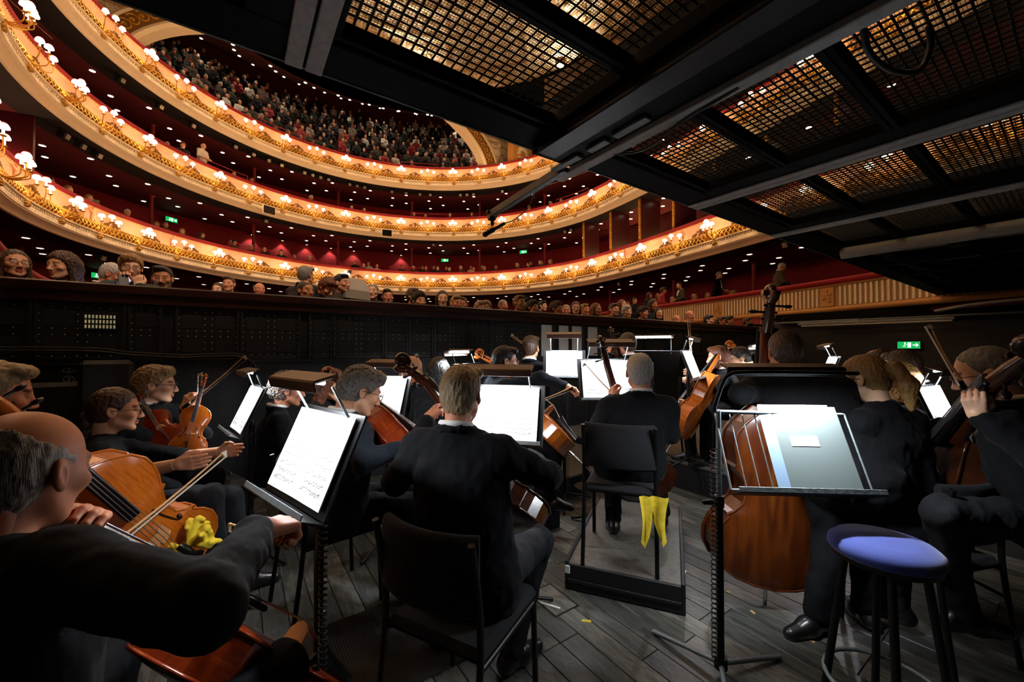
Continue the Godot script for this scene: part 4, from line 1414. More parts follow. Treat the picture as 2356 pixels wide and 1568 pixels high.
func overhang() -> void:
	var H := OVER_H
	# edge beam with a thin bright lip
	var eb := thing("overhang_edge_beam", "long black steel beam along the open edge of the mesh overhang", "beam")
	part("web", hb(Shape.new(), -7.0, 11.9, H, H + 0.09, 1.42, EDGE_A, 0.006), M.steel_frame, eb)
	part("lip", hb(Shape.new(), -7.0, 11.9, H - 0.004, H + 0.012, EDGE_A - 0.006, EDGE_A + 0.004), M.steel_mid, eb)
	# joint beams running away from the edge, each with two grey strips underneath
	var joints := [[-1.12, 0.15], [0.13, 0.2], [2.63, 0.2], [3.92, 0.2]]
	var words := ["far left", "left", "middle", "right"]
	for k in 4:
		var u: float = joints[k][0]
		var o := thing("joint_beam", "black beam with twin grey strips, %s one of the overhang" % words[k], "beam", Transform3D.IDENTITY, "joint beams of the overhang")
		part("web", hb(Shape.new(), u - 0.12, u + 0.13, H, H + 0.12, -2.4, 1.42, 0.004), M.steel_frame, o)
		part("strip", hb(Shape.new(), u - 0.0, u + 0.055, H - 0.012, H, -2.4, EDGE_A, 0.003), M.steel_grey, o)
		part("strip", hb(Shape.new(), u + 0.065, u + 0.12, H - 0.012, H, -2.4, EDGE_A, 0.003), M.steel_grey, o)
	# the deep main beam with its track
	var mb := thing("main_beam", "deep black main beam of the overhang with a worn grey track", "beam")
	part("web", hb(Shape.new(), 1.2, 1.46, H - 0.05, H + 0.16, -2.4, 1.56, 0.008), M.steel_frame, mb)
	part("flange", hb(Shape.new(), 1.19, 1.3, H - 0.07, H - 0.05, -2.4, 1.5, 0.004), M.steel_black, mb)
	part("track", hb(Shape.new(), 1.455, 1.515, H - 0.075, H - 0.045, -2.4, 1.68, 0.004), M.steel_grey, mb)
	for q in [[1.02, 1.2], [1.24, 1.36], [1.42, 1.62]]:
		part("worn_plate", hb(Shape.new(), 1.375, 1.42, H - 0.066, H - 0.05, q[0], q[1], 0.003), M.steel_mid, mb)
	var ringp := []
	for k in 24:
		ringp.append(hall(1.27 + 0.028 * cos(TAU * k / 24), H - 0.01, 1.53 + 0.028 * sin(TAU * k / 24)))
	part("hook_eye", Shape.new().tube(ringp, 0.003, 6, false, 1.0, true), M.tube_white, eb)
	var ring2 := []
	for k in 24:
		ring2.append(hall(1.54 + 0.02 * cos(TAU * k / 24), H - 0.05, 1.54 + 0.02 * sin(TAU * k / 24)))
	part("hook_eye", Shape.new().tube(ring2, 0.0025, 6, false, 1.0, true), M.tube_white, mb)
	# the mesh panels
	var bays := [[-2.1, -1.28], [-0.95, -0.02], [0.27, 1.18], [1.54, 2.49], [2.78, 3.78], [4.06, 5.0]]
	var rows := [[0.98, 1.37], [0.52, 0.93], [0.06, 0.47], [-0.4, 0.01], [-0.86, -0.45]]
	var bay_words := ["outer left", "left", "left of the main beam", "right of the main beam", "beyond the middle beam", "beyond the right beam"]
	var row_words := ["at the edge", "second in", "third in", "fourth in", "fifth in"]
	for b in bays.size():
		var u0: float = bays[b][0]
		var u1: float = bays[b][1]
		for r in rows.size():
			var a0: float = rows[r][0]
			var a1: float = rows[r][1]
			var o := thing("mesh_panel", "wire mesh ceiling panel, bay %s, row %s" % [bay_words[b], row_words[r]], "mesh panel", Transform3D.IDENTITY, "mesh panels of the overhang")
			var f := Shape.new()
			hb(f, u0 - 0.03, u1 + 0.03, H + 0.0, H + 0.06, a0 - 0.024, a0, 0.003)
			hb(f, u0 - 0.03, u1 + 0.03, H + 0.0, H + 0.06, a1, a1 + 0.024, 0.003)
			hb(f, u0 - 0.03, u0, H + 0.0, H + 0.06, a0, a1, 0.003)
			hb(f, u1, u1 + 0.03, H + 0.0, H + 0.06, a0, a1, 0.003)
			part("frame", f, M.steel_frame, o)
			var wires := Shape.new()
			var n := int(round((u1 - u0) / 0.04))
			for i in range(1, n):
				var u := lerpf(u0, u1, float(i) / n)
				wires.tube([hall(u, H + 0.055, a0), hall(u, H + 0.055, a1)], 0.0042, 4, false)
			n = int(round((a1 - a0) / 0.032))
			for i in range(1, n):
				var a := lerpf(a0, a1, float(i) / n)
				wires.tube([hall(u0, H + 0.062, a), hall(u1, H + 0.062, a)], 0.0042, 4, false)
			stuff(part("wire_mesh", wires, M.wire, o))
			# the finer safety netting above the bars
			var net := Shape.new()
			n = int(round((u1 - u0) / 0.01))
			for i in range(1, n):
				var u := lerpf(u0, u1, float(i) / n)
				net.bar(hall(u, H + 0.075, a0), hall(u, H + 0.075, a1), 0.0014, 0.001)
			n = int(round((a1 - a0) / 0.01))
			for i in range(1, n):
				var a := lerpf(a0, a1, float(i) / n)
				net.bar(hall(u0, H + 0.076, a), hall(u1, H + 0.076, a), 0.0014, 0.001)
			stuff(part("fine_net", net, M.netting, o))
	# solid stage floor above the right-hand bays and behind
	tag(struct("ceiling_stage", hb(Shape.new(), 5.05, 11.9, H + 0.1, H + 0.4, -3.2, EDGE_A - 0.02), M.netting_board), "underside of the stage over the right part of the pit")
	tag(struct("ceiling_stage_rear", hb(Shape.new(), -9.2, 5.05, H + 0.1, H + 0.4, -3.2, -0.88), M.soffit_black), "underside of the stage behind the mesh overhang")
	struct("ceiling_stage_left", hb(Shape.new(), -9.2, -2.13, H + 0.1, H + 0.4, -0.9, EDGE_A - 0.02), M.soffit_black)
	# frames below the solid part
	var grid := thing("stage_joists", "dark joist grid under the stage at the far right", "joist grid")
	for k in 6:
		var u := 5.35 + 1.05 * k
		part("joist", hb(Shape.new(), u - 0.06, u + 0.06, H - 0.03, H + 0.099, -3.0, 1.4, 0.006), M.steel_frame, grid)
	for k in 5:
		var a := 1.2 - 0.6 * k
		part("cross_joist", hb(Shape.new(), 5.1, 10.9, H - 0.01, H + 0.099, a - 0.04, a + 0.04, 0.006), M.steel_frame, grid)
	var pipe := thing("grey_pipe", "fat pale grey pipe crossing under the right part of the overhang", "pipe", Transform3D.IDENTITY)
	part("barrel", Shape.new().tube([hall(4.97, H - 0.07, 1.38), hall(4.97, H - 0.07, -2.6)], 0.055, 14), M.tube_white, pipe)
	part("bracket", hb(Shape.new(), 5.02, 5.16, H - 0.14, H - 0.1, 0.55, 0.67, 0.005), M.steel_black, pipe)
	var slat := thing("hanging_baffle", "curved pale baffle hanging below the stage at the far right", "baffle", Transform3D.IDENTITY)
	part("board", Shape.new().tube(spline([hall(9.2, H - 0.42, 1.35), hall(9.0, H - 0.35, 0.8), hall(8.6, H - 0.32, -0.6), hall(8.3, H - 0.3, -2.2)], 5), 0.07, 8, true, 0.35), M.tube_white, slat)
	# cable looping under the frame at the top right
	var loop := part("hanging_cable", Shape.new().tube(spline([hall(1.5, H - 0.05, 0.36), hall(1.56, H - 0.12, 0.36), hall(1.66, H - 0.155, 0.33), hall(1.78, H - 0.13, 0.29), hall(1.82, H - 0.05, 0.27), hall(1.8, H + 0.01, 0.27)], 6), 0.009, 7), M.cable, self)
	tag(loop, "black cable loop hanging from the main beam at the top right", "cable")
	var run := part("hanging_cable", Shape.new().tube(spline([hall(1.48, H - 0.075, 0.7), hall(1.5, H - 0.085, 0.95), hall(1.53, H - 0.1, 1.08), hall(1.55, H - 0.085, 1.2), hall(1.5, H - 0.07, 1.3)], 6), 0.007, 7), M.cable, self)
	tag(run, "thin black cable taped along the grey track of the main beam", "cable")
	for k in 2:
		var c2 := part("hanging_cable", Shape.new().tube(spline([hall(5.6, H - 0.05, 1.2), hall(6.3, H - 0.16, 0.9 - 0.3 * k), hall(7.1, H - 0.06, 0.5), hall(8.0, H - 0.15, 0.1 - 0.2 * k), hall(8.8, H - 0.05, -0.4)], 6), 0.012, 6), M.cable, self)
		tag(c2, "slack black cable under the stage at the right, %s one" % ["front", "rear"][k], "cable")
	mic_boom()

func mic_boom() -> void:
	var H := OVER_H
	var o := thing("microphone_boom", "steel boom reaching out from the main beam with a microphone", "microphone boom")
	var p0 := hall(1.44, H - 0.06, 1.57)
	var p1 := hall(1.44, H - 0.1, 2.32)
	var t := part("channel", Shape.new().bar(p0, p1, 0.035, 0.028, Vector3.UP, 0.002), M.steel_mid, o)
	part("dark_face", Shape.new().bar(p0 + hall(-0.02, 0.006, 0), p1 + hall(-0.02, 0.006, 0), 0.008, 0.045, Vector3.UP, 0.002), M.bow_stick_dark, t)
	var e := p1
	part("clamp", Shape.new().box(Transform3D(TB, e + Vector3(0, -0.01, 0)), Vector3(0.05, 0.05, 0.04), 0.006).tube([e + hall(-0.04, 0.02, 0), e + hall(0.04, -0.0, 0)], 0.012, 8), M.steel_black, o)
	part("stem", Shape.new().tube([e, e + Vector3(0.005, -0.07, 0)], 0.012, 8), M.steel_black, o)
	var m0 := e + Vector3(-0.045, -0.13, 0.0)
	var m1 := e + Vector3(0.09, -0.055, 0.0)
	part("microphone", Shape.new().tube([m1, m0.lerp(m1, 0.45), m0.lerp(m1, 0.42), m0], [0.011, 0.012, 0.019, 0.017], 10), M.steel_black, o)
	part("grille", Shape.new().ball(m0, 0.021, 10, 7), M.cable, o)
	part("lead", Shape.new().tube(spline([m1, e + Vector3(0.16, -0.02, -0.02), e + Vector3(0.26, 0.08, -0.05), e + Vector3(0.29, 0.17, -0.06), e + Vector3(0.3, 0.16, -0.12)], 6), 0.004, 6), M.cable, o)

# ---------------------------------------------------------------- people
var HEADS := {}
var HAIRS := {}
var HANDS := {}
var cloth_noise := FastNoiseLite.new()
var hair_noise := FastNoiseLite.new()

func head_shape(kind: String, cell := 0.0042) -> Shape:
	var key := kind + str(cell)
	if HEADS.has(key):
		return HEADS[key]
	var w := 0.94 if kind == "woman" else 1.0
	var f := Field.new(Vector3(-0.1, -0.2, -0.135), Vector3(0.1, 0.135, 0.125), cell)
	f.ellipsoid(Vector3(0, 0.035, 0.012), Vector3(0.076, 0.087, 0.097), 0.01)
	f.ellipsoid(Vector3(0, -0.03, -0.03), Vector3(0.061 * w, 0.082, 0.062), 0.03)
	for s: float in [-1.0, 1.0]:
		f.capsule(Vector3(s * 0.05 * w, -0.058, -0.002), Vector3(s * 0.018, -0.1 * w, -0.066), 0.02 * w, 0.016, 0.02)
		f.ellipsoid(Vector3(s * 0.044, -0.022, -0.06), Vector3(0.022, 0.019, 0.022), 0.02)
		f.ellipsoid(Vector3(s * 0.032, 0.003, -0.1), Vector3(0.02, 0.012, 0.017), 0.008, Basis.IDENTITY, true)
		f.ellipsoid(Vector3(s * 0.031, 0.003, -0.0785), Vector3(0.0135, 0.0115, 0.0125), 0.003)
		f.ellipsoid(Vector3(s * 0.078, -0.004, 0.016), Vector3(0.0095, 0.033, 0.02), 0.006, Basis(Vector3.RIGHT, 0.25) * Basis(Vector3.UP, s * 0.35))
		f.ellipsoid(Vector3(s * 0.09, 0.0, 0.014), Vector3(0.008, 0.021, 0.011), 0.004, Basis(Vector3.RIGHT, 0.25), true)
		f.ellipsoid(Vector3(s * 0.011, -0.039, -0.1), Vector3(0.009, 0.008, 0.01), 0.006)
	f.capsule(Vector3(-0.036, 0.025, -0.079), Vector3(0.036, 0.025, -0.079), 0.0105 * w, 0.0105 * w, 0.014)
	f.capsule(Vector3(0, 0.012, -0.087), Vector3(0, -0.034, -0.111), 0.008, 0.011, 0.012)
	f.ellipsoid(Vector3(0, -0.1, -0.073), Vector3(0.02 * w, 0.017, 0.017), 0.015)
	f.ellipsoid(Vector3(0, -0.061, -0.0905), Vector3(0.023, 0.0055, 0.009), 0.004)
	f.ellipsoid(Vector3(0, -0.0735, -0.0885), Vector3(0.019, 0.0065, 0.0095), 0.004)
	f.capsule(Vector3(0, -0.05, 0.03), Vector3(0, -0.21, 0.045), 0.05 * w, 0.055 * w, 0.03)
	var s := Shape.new()
	f.surface(s)
	for i in s.v.size():
		var p := s.v[i]
		var ax := absf(p.x)
		var c := Color(1, 1, 1)
		if p.z < -0.05:
			var blush := clampf(1.0 - Vector2(ax - 0.042, (p.y + 0.028) * 1.1).length() / 0.03, 0.0, 1.0)
			c = Color(1, 1.0 - 0.13 * blush, 1.0 - 0.16 * blush)
			if ax < 0.024 and absf(p.y + 0.067) < 0.012 and p.z < -0.085:
				c = Color(0.86, 0.55, 0.53)
			var e := Vector2(ax - 0.031, p.y - 0.003)
			if e.length() < 0.0125 and absf(e.y) < 0.0065 and p.z < -0.08:
				c = Color(0.98, 1.05, 1.15) if e.length() > 0.0056 else Color(0.09, 0.08, 0.09)
			elif absf(p.y - 0.029 + (ax - 0.03) * 0.12) < 0.0055 and ax > 0.012 and ax < 0.05:
				c = Color(0.38, 0.3, 0.27)
		s.c[i] = c
	HEADS[key] = s
	return s

func hair_shape(kind: String) -> Shape:
	if HAIRS.has(kind):
		return HAIRS[kind]
	var long := kind in ["long", "wavy", "ponytail", "braid"]
	var f := Field.new(Vector3(-0.125, -0.34 if long else -0.13, -0.125), Vector3(0.125, 0.165, 0.2), 0.005)
	var puff: float = {"curly": 0.016, "wavy": 0.012, "full": 0.01}.get(kind, 0.0)
	var flat := 0.004 if kind == "bald" else 0.001 if kind == "receding" else 0.0
	f.ellipsoid(Vector3(0, 0.04, 0.018), Vector3(0.082 + puff - flat, 0.092 + puff - flat, 0.102 + puff - flat), 0.01)
	f.ellipsoid(Vector3(0, -0.005, 0.055), Vector3(0.073 + puff * 0.6 - flat, 0.085, 0.062 + puff - flat), 0.03)
	if kind in ["short", "full", "curly"]:
		f.ellipsoid(Vector3(0.018, 0.095, -0.055), Vector3(0.058, 0.03 + puff, 0.042), 0.02)
	# the face, the ears and the nape stay free
	f.ellipsoid(Vector3(0, -0.055, -0.085), Vector3(0.125, 0.125 if kind != "receding" else 0.15, 0.092 if kind != "receding" else 0.105), 0.01, Basis.IDENTITY, true)
	if not kind in ["long", "wavy"]:
		for s: float in [-1.0, 1.0]:
			f.ellipsoid(Vector3(s * 0.095, -0.02, 0.008), Vector3(0.035, 0.045, 0.03), 0.008, Basis.IDENTITY, true)
	if kind == "bald":
		f.ellipsoid(Vector3(0, 0.13, -0.035), Vector3(0.12, 0.118, 0.135), 0.008, Basis(Vector3.RIGHT, -0.15), true)
	if kind == "thin":
		f.ellipsoid(Vector3(0, 0.155, -0.04), Vector3(0.07, 0.05, 0.07), 0.02, Basis.IDENTITY, true)
	f.cut(Vector3(0, -0.095, 0.05), Vector3(0, -1, -0.12).normalized())
	match kind:
		"long", "wavy":
			for s: float in [-1.0, 1.0]:
				f.capsule(Vector3(s * 0.068, 0.03, 0.0), Vector3(s * 0.085, -0.22, 0.02), 0.026, 0.026, 0.03)
				f.capsule(Vector3(s * 0.045, 0.0, 0.07), Vector3(s * 0.06, -0.28, 0.075), 0.045, 0.03, 0.04)
			f.capsule(Vector3(0, 0.02, 0.085), Vector3(0, -0.3, 0.1), 0.045, 0.03, 0.04)
		"ponytail":
			f.ellipsoid(Vector3(0, 0.035, 0.135), Vector3(0.03, 0.03, 0.03), 0.012)
			f.capsule(Vector3(0, 0.035, 0.15), Vector3(0, -0.06, 0.172), 0.03, 0.038, 0.02)
			f.capsule(Vector3(0, -0.06, 0.172), Vector3(0.01, -0.17, 0.15), 0.038, 0.018, 0.02)
		"bun":
			f.ellipsoid(Vector3(0, 0.03, 0.135), Vector3(0.042, 0.042, 0.034), 0.012)
		"braid":
			for k in 7:
				f.ellipsoid(Vector3(0.006 * (1 if k % 2 else -1), -0.03 - 0.04 * k, 0.115 - 0.004 * k), Vector3(0.03 - 0.002 * k, 0.028, 0.026), 0.01)
	hair_noise.seed = 9
	hair_noise.frequency = 1.0
	hair_noise.fractal_octaves = 3
	var amp: float = {"curly": 0.016, "wavy": 0.01, "full": 0.009}.get(kind, 0.005)
	f.rough(hair_noise, amp, Vector3(70, 26, 45) if kind != "curly" else Vector3(60, 60, 60), 0.03)
	var s := Shape.new()
	f.surface(s)
	for i in s.v.size():
		var p := s.v[i]
		var t := 1.0 + 0.55 * hair_noise.get_noise_3d(p.x * 190.0, p.y * 45.0, p.z * 120.0)
		s.c[i] = Color(t, t, t)
	HAIRS[kind] = s
	return s

# a right hand: wrist at the origin, fingers along +Y, palm towards -Z, thumb on -X
func hand_shape(pose: String) -> Shape:
	if HANDS.has(pose):
		return HANDS[pose]
	var curl: float = {"flat": 12.0, "relaxed": 28.0, "curled": 50.0, "grip": 72.0}[pose]
	var f := Field.new(Vector3(-0.085, -0.03, -0.09), Vector3(0.055, 0.2, 0.03), 0.0034)
	var xs := [-0.03, -0.0105, 0.01, 0.029]
	var len := [0.074, 0.083, 0.077, 0.06]
	f.capsule(Vector3(0, -0.02, 0), Vector3(0, 0.02, 0), 0.026, 0.028, 0.01)
	for k in 4:
		var x: float = xs[k]
		f.capsule(Vector3(x * 0.6, 0.012, 0), Vector3(x, 0.088 - absf(x + 0.008) * 0.25, -0.002), 0.015, 0.0115, 0.012)
		var p := Vector3(x, 0.088 - absf(x + 0.008) * 0.25, -0.002)
		var a := deg_to_rad(curl * 0.75 + 4.0 * k)
		var fr := [0.45, 0.31, 0.24]
		for j in 3:
			var d: Vector3 = Vector3(x * 0.6, cos(a) * 1.0, -sin(a)).normalized() * len[k] * fr[j]
			f.capsule(p, p + d, 0.0098 - 0.0008 * j, 0.009 - 0.0008 * j, 0.003)
			p += d
			a += deg_to_rad(curl)
	var th := [Vector3(-0.02, 0.02, -0.008), Vector3(-0.045, 0.048, -0.022), Vector3(-0.05 + 0.0002 * curl, 0.08, -0.032 - 0.0002 * curl), Vector3(-0.047 + 0.0005 * curl, 0.103, -0.037 - 0.0004 * curl)]
	f.capsule(th[0], th[1], 0.018, 0.013, 0.012)
	f.capsule(th[1], th[2], 0.0118, 0.0108, 0.004)
	f.capsule(th[2], th[3], 0.0105, 0.009, 0.003)
	var s := Shape.new()
	f.surface(s)
	for i in s.v.size():
		var p := s.v[i]
		var k := clampf((p.y - 0.08) / 0.08, 0.0, 1.0)
		s.c[i] = Color(1.0, 1.0 - 0.1 * k, 1.0 - 0.12 * k)
	HANDS[pose] = s
	return s

func hand_xf(w: Vector3, dir: Vector3, palm: Vector3, left: bool) -> Transform3D:
	var y := dir.normalized()
	var z := -(palm - y * palm.dot(y)).normalized()
	var x := y.cross(z)
	return Transform3D(Basis(x * (-1.0 if left else 1.0), y, z), w)

func vec(d: Dictionary, k: String, other: Vector3) -> Vector3:
	if not d.has(k):
		return other
	var a: Array = d[k]
	return Vector3(a[0], a[1], a[2])

# One person. Joints are world points (metres); what a spec leaves out takes a seated default.
func person(d: Dictionary) -> Node3D:
	var head := vec(d, "head", Vector3.ZERO)
	var y0: float = d.get("floor", 0.0)
	var yaw: float = d.get("yaw", 0.0)
	var standing: bool = d.get("standing", false)
	var cell: float = d.get("cell", 0.016)
	var by := Basis(Vector3.UP, deg_to_rad(yaw))
	var sc: float = d.get("size", 1.0)
	var slim: float = d.get("slim", 1.0)
	var hb_ := by * Basis.from_euler(Vector3(deg_to_rad(d.get("pitch", 0.0)), deg_to_rad(d.get("turn", 0.0)), deg_to_rad(d.get("roll", 0.0))))
	var neck := head + hb_ * Vector3(0, -0.12, 0.045) * sc + by * Vector3(0, -0.03, 0.0) * sc
	var hip := vec(d, "hip", Vector3(neck.x, y0 + (0.92 if standing else 0.56), neck.z) + by * Vector3(0, 0, 0.05))
	var root := thing("person", d.label, "person", Transform3D(by, Vector3(hip.x, y0, hip.z)), d.get("group", ""))
	var inv := root.transform.affine_inverse()
	var N := inv * neck
	var P := inv * hip
	var up := (N - P).normalized()
	var C := N - up * 0.17 * sc
	var sw: float = d.get("shoulder", 0.175) * sc
	var roll: float = deg_to_rad(d.get("tilt", 0.0))
	var sx := Vector3(cos(roll), sin(roll), 0)
	var SR := N - up * 0.08 * sc + sx * sw
	var SL := N - up * 0.08 * sc - sx * sw
	var ER := inv * vec(d, "rE", root.transform * (SR + Vector3(0.06, -0.27, -0.04) * sc))
	var EL := inv * vec(d, "lE", root.transform * (SL + Vector3(-0.06, -0.27, -0.04) * sc))
	var WR := inv * vec(d, "rW", root.transform * (ER + Vector3(-0.1, -0.06, -0.2) * sc))
	var WL := inv * vec(d, "lW", root.transform * (EL + Vector3(0.1, -0.06, -0.2) * sc))
	cloth_noise.seed = 4
	cloth_noise.frequency = 1.0
	cloth_noise.fractal_octaves = 2
	# body: head, neck, core and hands in one skin mesh
	var skin := Shape.new()
	var head_xf := Transform3D((inv.basis * hb_).scaled(Vector3.ONE * sc), inv * head)
	var kind := "woman" if d.get("woman", false) else "man"
	skin.add(head_shape(kind, d.get("head_cell", 0.0042)), head_xf)
	skin.tube([N + up * 0.1, N, C, P], [0.045 * sc, 0.05 * sc, 0.06 * sc, 0.07 * sc], 8)
	var hands := [["R", SR, ER, WR, false], ["L", SL, EL, WL, true]]
	var bare: bool = d.get("bare", false)
	for h in hands:
		var t: Array = d.get("hand" + h[0], [])
		var sh: Vector3 = h[1]
		var el: Vector3 = h[2]
		var wr: Vector3 = h[3]
		skin.tube([C, sh, el, wr], [0.04, 0.035, (0.045 if bare else 0.03) * sc, (0.03 if bare else 0.024) * sc], 10)
		var pose := "relaxed"
		var dir := (wr - el).normalized()
		var palm := Vector3(0, -1, 0.01)
		if t.size() > 0:
			pose = t[0]
		if t.size() > 1:
			dir = inv.basis * Vector3(t[1][0], t[1][1], t[1][2])
		if t.size() > 2:
			palm = inv.basis * Vector3(t[2][0], t[2][1], t[2][2])
		if pose != "none":
			var hx := hand_xf(wr, dir, palm, h[4])
			skin.add(hand_shape(pose), Transform3D(hx.basis.scaled(Vector3.ONE * sc * 0.98), wr))
	part("body", skin, M[d.get("skin", "skin")], root)
	# jacket or top
	var lo := N.min(P).min(ER).min(EL).min(WR).min(WL) - Vector3.ONE * 0.17
	var hi := N.max(P).max(ER).max(EL).max(WR).max(WL) + Vector3.ONE * 0.17
	var f := Field.new(lo, hi, cell)
	var b := sc * slim
	var tw := Vector3(0.068, 0, 0) * b
	for s: float in [-1.0, 1.0]:
		f.capsule(P + tw * s * 1.15 + Vector3(0, -0.03, 0.01), C + tw * s * 1.25, 0.128 * b, 0.118 * b, 0.05)
	f.capsule(C, N - up * 0.03, 0.125 * b, 0.07 * b, 0.05)
	f.capsule(SL, SR, 0.07 * b, 0.07 * b, 0.05)
	f.capsule(N - up * 0.02, SR.lerp(N, 0.25), 0.05 * b, 0.055 * b, 0.05)
	f.capsule(N - up * 0.02, SL.lerp(N, 0.25), 0.05 * b, 0.055 * b, 0.05)
	var slv: float = 0.0 if bare else 1.0
	for h in hands:
		var sh: Vector3 = h[1]
		var el: Vector3 = h[2]
		var wr: Vector3 = h[3]
		f.capsule(sh, el, 0.068 * b, 0.054 * b, 0.03)
		f.capsule(el, el.lerp(wr, 0.93) if not bare else el.lerp(wr, 0.12), 0.053 * b, 0.042 * b, 0.02)
	if not standing:
		f.capsule(P + Vector3(-0.1 * b, -0.02, 0.03), P + Vector3(0.1 * b, -0.02, 0.03), 0.125 * b, 0.125 * b, 0.04)
	else:
		f.capsule(P + Vector3(-0.07 * b, -0.05, 0), P + Vector3(0.07 * b, -0.05, 0), 0.12 * b, 0.12 * b, 0.04)
	if not d.get("woman", false):
		# turned-down collar roll round the neck
		for k in 9:
			var a0 := -0.6 + k * (PI + 1.2) / 9.0
			var a1 := -0.6 + (k + 1) * (PI + 1.2) / 9.0
			f.capsule(N + Vector3(cos(a0) * 0.068, 0.012 + 0.02 * sin(a0), 0.012 + sin(a0) * 0.066) * sc, N + Vector3(cos(a1) * 0.068, 0.012 + 0.02 * sin(a1), 0.012 + sin(a1) * 0.066) * sc, 0.016, 0.016, 0.01)
	f.rough(cloth_noise, d.get("folds", 0.009), Vector3(9, 7, 9), 0.05)
	f.rough(cloth_noise, d.get("folds", 0.009) * 0.5, Vector3(26, 15, 26), 0.03)
	var js := Shape.new()
	f.surface(js)
	part("jacket" if kind == "man" else "top", js, M[d.get("cloth", "suit")], root)
	# shirt collar, cuffs, front and bow tie
	if kind == "man" and d.get("collar", true):
		var ringp := []
		for k in 20:
			var an := TAU * k / 20
			ringp.append(N + Vector3(cos(an) * 0.059, 0.036 + 0.012 * sin(an), 0.012 + sin(an) * 0.058) * sc)
		part("shirt_collar", Shape.new().tube(ringp, 0.014 * sc, 6, false, 1.0, true), M.shirt, root)
	if kind == "man" and not bare:
		for h in hands:
			if d.get("hand" + h[0], [""])[0] == "none":
				continue
			var el: Vector3 = h[2]
			var wr: Vector3 = h[3]
			part("shirt_cuff", Shape.new().tube([el.lerp(wr, 0.9), el.lerp(wr, 1.0)], [0.038 * sc, 0.034 * sc], 12), M.shirt, root)
	if d.get("front", false):
		var fs := Shape.new()
		var rows := 6
		for k in rows:
			var t0 := float(k) / rows
			var t1 := float(k + 1) / rows
			var c0 := N.lerp(P, t0 * 0.62) + Vector3(0, 0.0, -0.058 - 0.105 * sin(t0 * 1.6)) * b
			var c1 := N.lerp(P, t1 * 0.62) + Vector3(0, 0.0, -0.058 - 0.105 * sin(t1 * 1.6)) * b
			var w0 := 0.062 * (1.0 - t0 * 0.75)
			var w1 := 0.062 * (1.0 - t1 * 0.75)
			fs.quad(c0 + Vector3(-w0, 0, 0.018), c0 + Vector3(0, 0, -0.012), c1 + Vector3(0, 0, -0.012), c1 + Vector3(-w1, 0, 0.018))
			fs.quad(c0 + Vector3(0, 0, -0.012), c0 + Vector3(w0, 0, 0.018), c1 + Vector3(w1, 0, 0.018), c1 + Vector3(0, 0, -0.012))
		part("shirt_front", fs, M.shirt, root)
		var bt := Shape.new()
		for s: float in [-1.0, 1.0]:
			bt.tube([N + Vector3(0, 0.02, -0.073), N + Vector3(s * 0.02, 0.02, -0.073), N + Vector3(s * 0.05, 0.021, -0.066)], [0.007, 0.01, 0.018], 8, true, 0.5)
		bt.ball(N + Vector3(0, 0.02, -0.076), 0.011, 8, 6)
		part("bow_tie", bt, M[d.get("tie", "ebony")], root)
	# hair and glasses
	var hk: String = d.get("hair", "short")
	if hk != "":
		part("hair", Shape.new().add(hair_shape(hk), head_xf), M[d.get("hair_color", "hair_brown")], root)
	if d.get("beard", false):
		var bf := Field.new(Vector3(-0.08, -0.14, -0.11), Vector3(0.08, 0.0, 0.03), 0.0055)
		for s: float in [-1.0, 1.0]:
			bf.capsule(Vector3(s * 0.066, -0.03, 0.0), Vector3(s * 0.05, -0.085, -0.03), 0.012, 0.02, 0.02)
			bf.capsule(Vector3(s * 0.05, -0.085, -0.03), Vector3(0, -0.108, -0.075), 0.018, 0.022, 0.02)
			bf.capsule(Vector3(s * 0.028, -0.06, -0.085), Vector3(0, -0.05, -0.1), 0.007, 0.008, 0.008)
		bf.ellipsoid(Vector3(0, -0.067, -0.105), Vector3(0.024, 0.012, 0.02), 0.006, Basis.IDENTITY, true)
		bf.rough(hair_noise, 0.006, Vector3(90, 40, 90), 0.03)
		var bs := Shape.new()
		bf.surface(bs, head_xf)
		part("beard", bs, M[d.get("hair_color", "hair_brown")], root)
	if d.get("glasses", false):
		var g := Shape.new()
		for s: float in [-1.0, 1.0]:
			var rim := []
			for k in 16:
				var an := TAU * k / 16
				rim.append(Vector3(s * 0.033 + cos(an) * 0.024, 0.001 + sin(an) * 0.017, -0.108 + 0.006 * absf(cos(an))))
			g.tube(rim, 0.0017, 5, false, 1.0, true)
			g.tube([Vector3(s * 0.057, 0.006, -0.102), Vector3(s * 0.078, 0.008, -0.06), Vector3(s * 0.083, 0.004, 0.015), Vector3(s * 0.08, -0.02, 0.03)], 0.0017, 5)
		g.tube([Vector3(-0.009, 0.004, -0.109), Vector3(0, 0.008, -0.112), Vector3(0.009, 0.004, -0.109)], 0.0017, 5)
		var go := part("glasses", Shape.new().add(g, head_xf), M.glasses, root)
		for s: float in [-1.0, 1.0]:
			part("lens", Shape.new().add(Shape.new().ball(Vector3(s * 0.033, 0.001, -0.106), Vector3(0.023, 0.016, 0.001), 12, 4), head_xf), M.eyeglass, go)
	# trousers and shoes
	if d.get("legs", true):
		var KR := inv * vec(d, "rK", root.transform * (Vector3(0.15, 0.53, -0.4) * Vector3(1, 1, sc))) if not standing else inv * vec(d, "rK", root.transform * Vector3(0.1, 0.5, -0.03))
		var KL := inv * vec(d, "lK", root.transform * (Vector3(-0.15, 0.53, -0.4) * Vector3(1, 1, sc))) if not standing else inv * vec(d, "lK", root.transform * Vector3(-0.1, 0.5, -0.03))
		var AR := inv * vec(d, "rA", root.transform * (Vector3(KR.x, 0.09, KR.z + 0.03)))
		var AL := inv * vec(d, "lA", root.transform * (Vector3(KL.x, 0.09, KL.z + 0.03)))
		var tl := P.min(KR).min(KL).min(AR).min(AL) - Vector3.ONE * 0.15
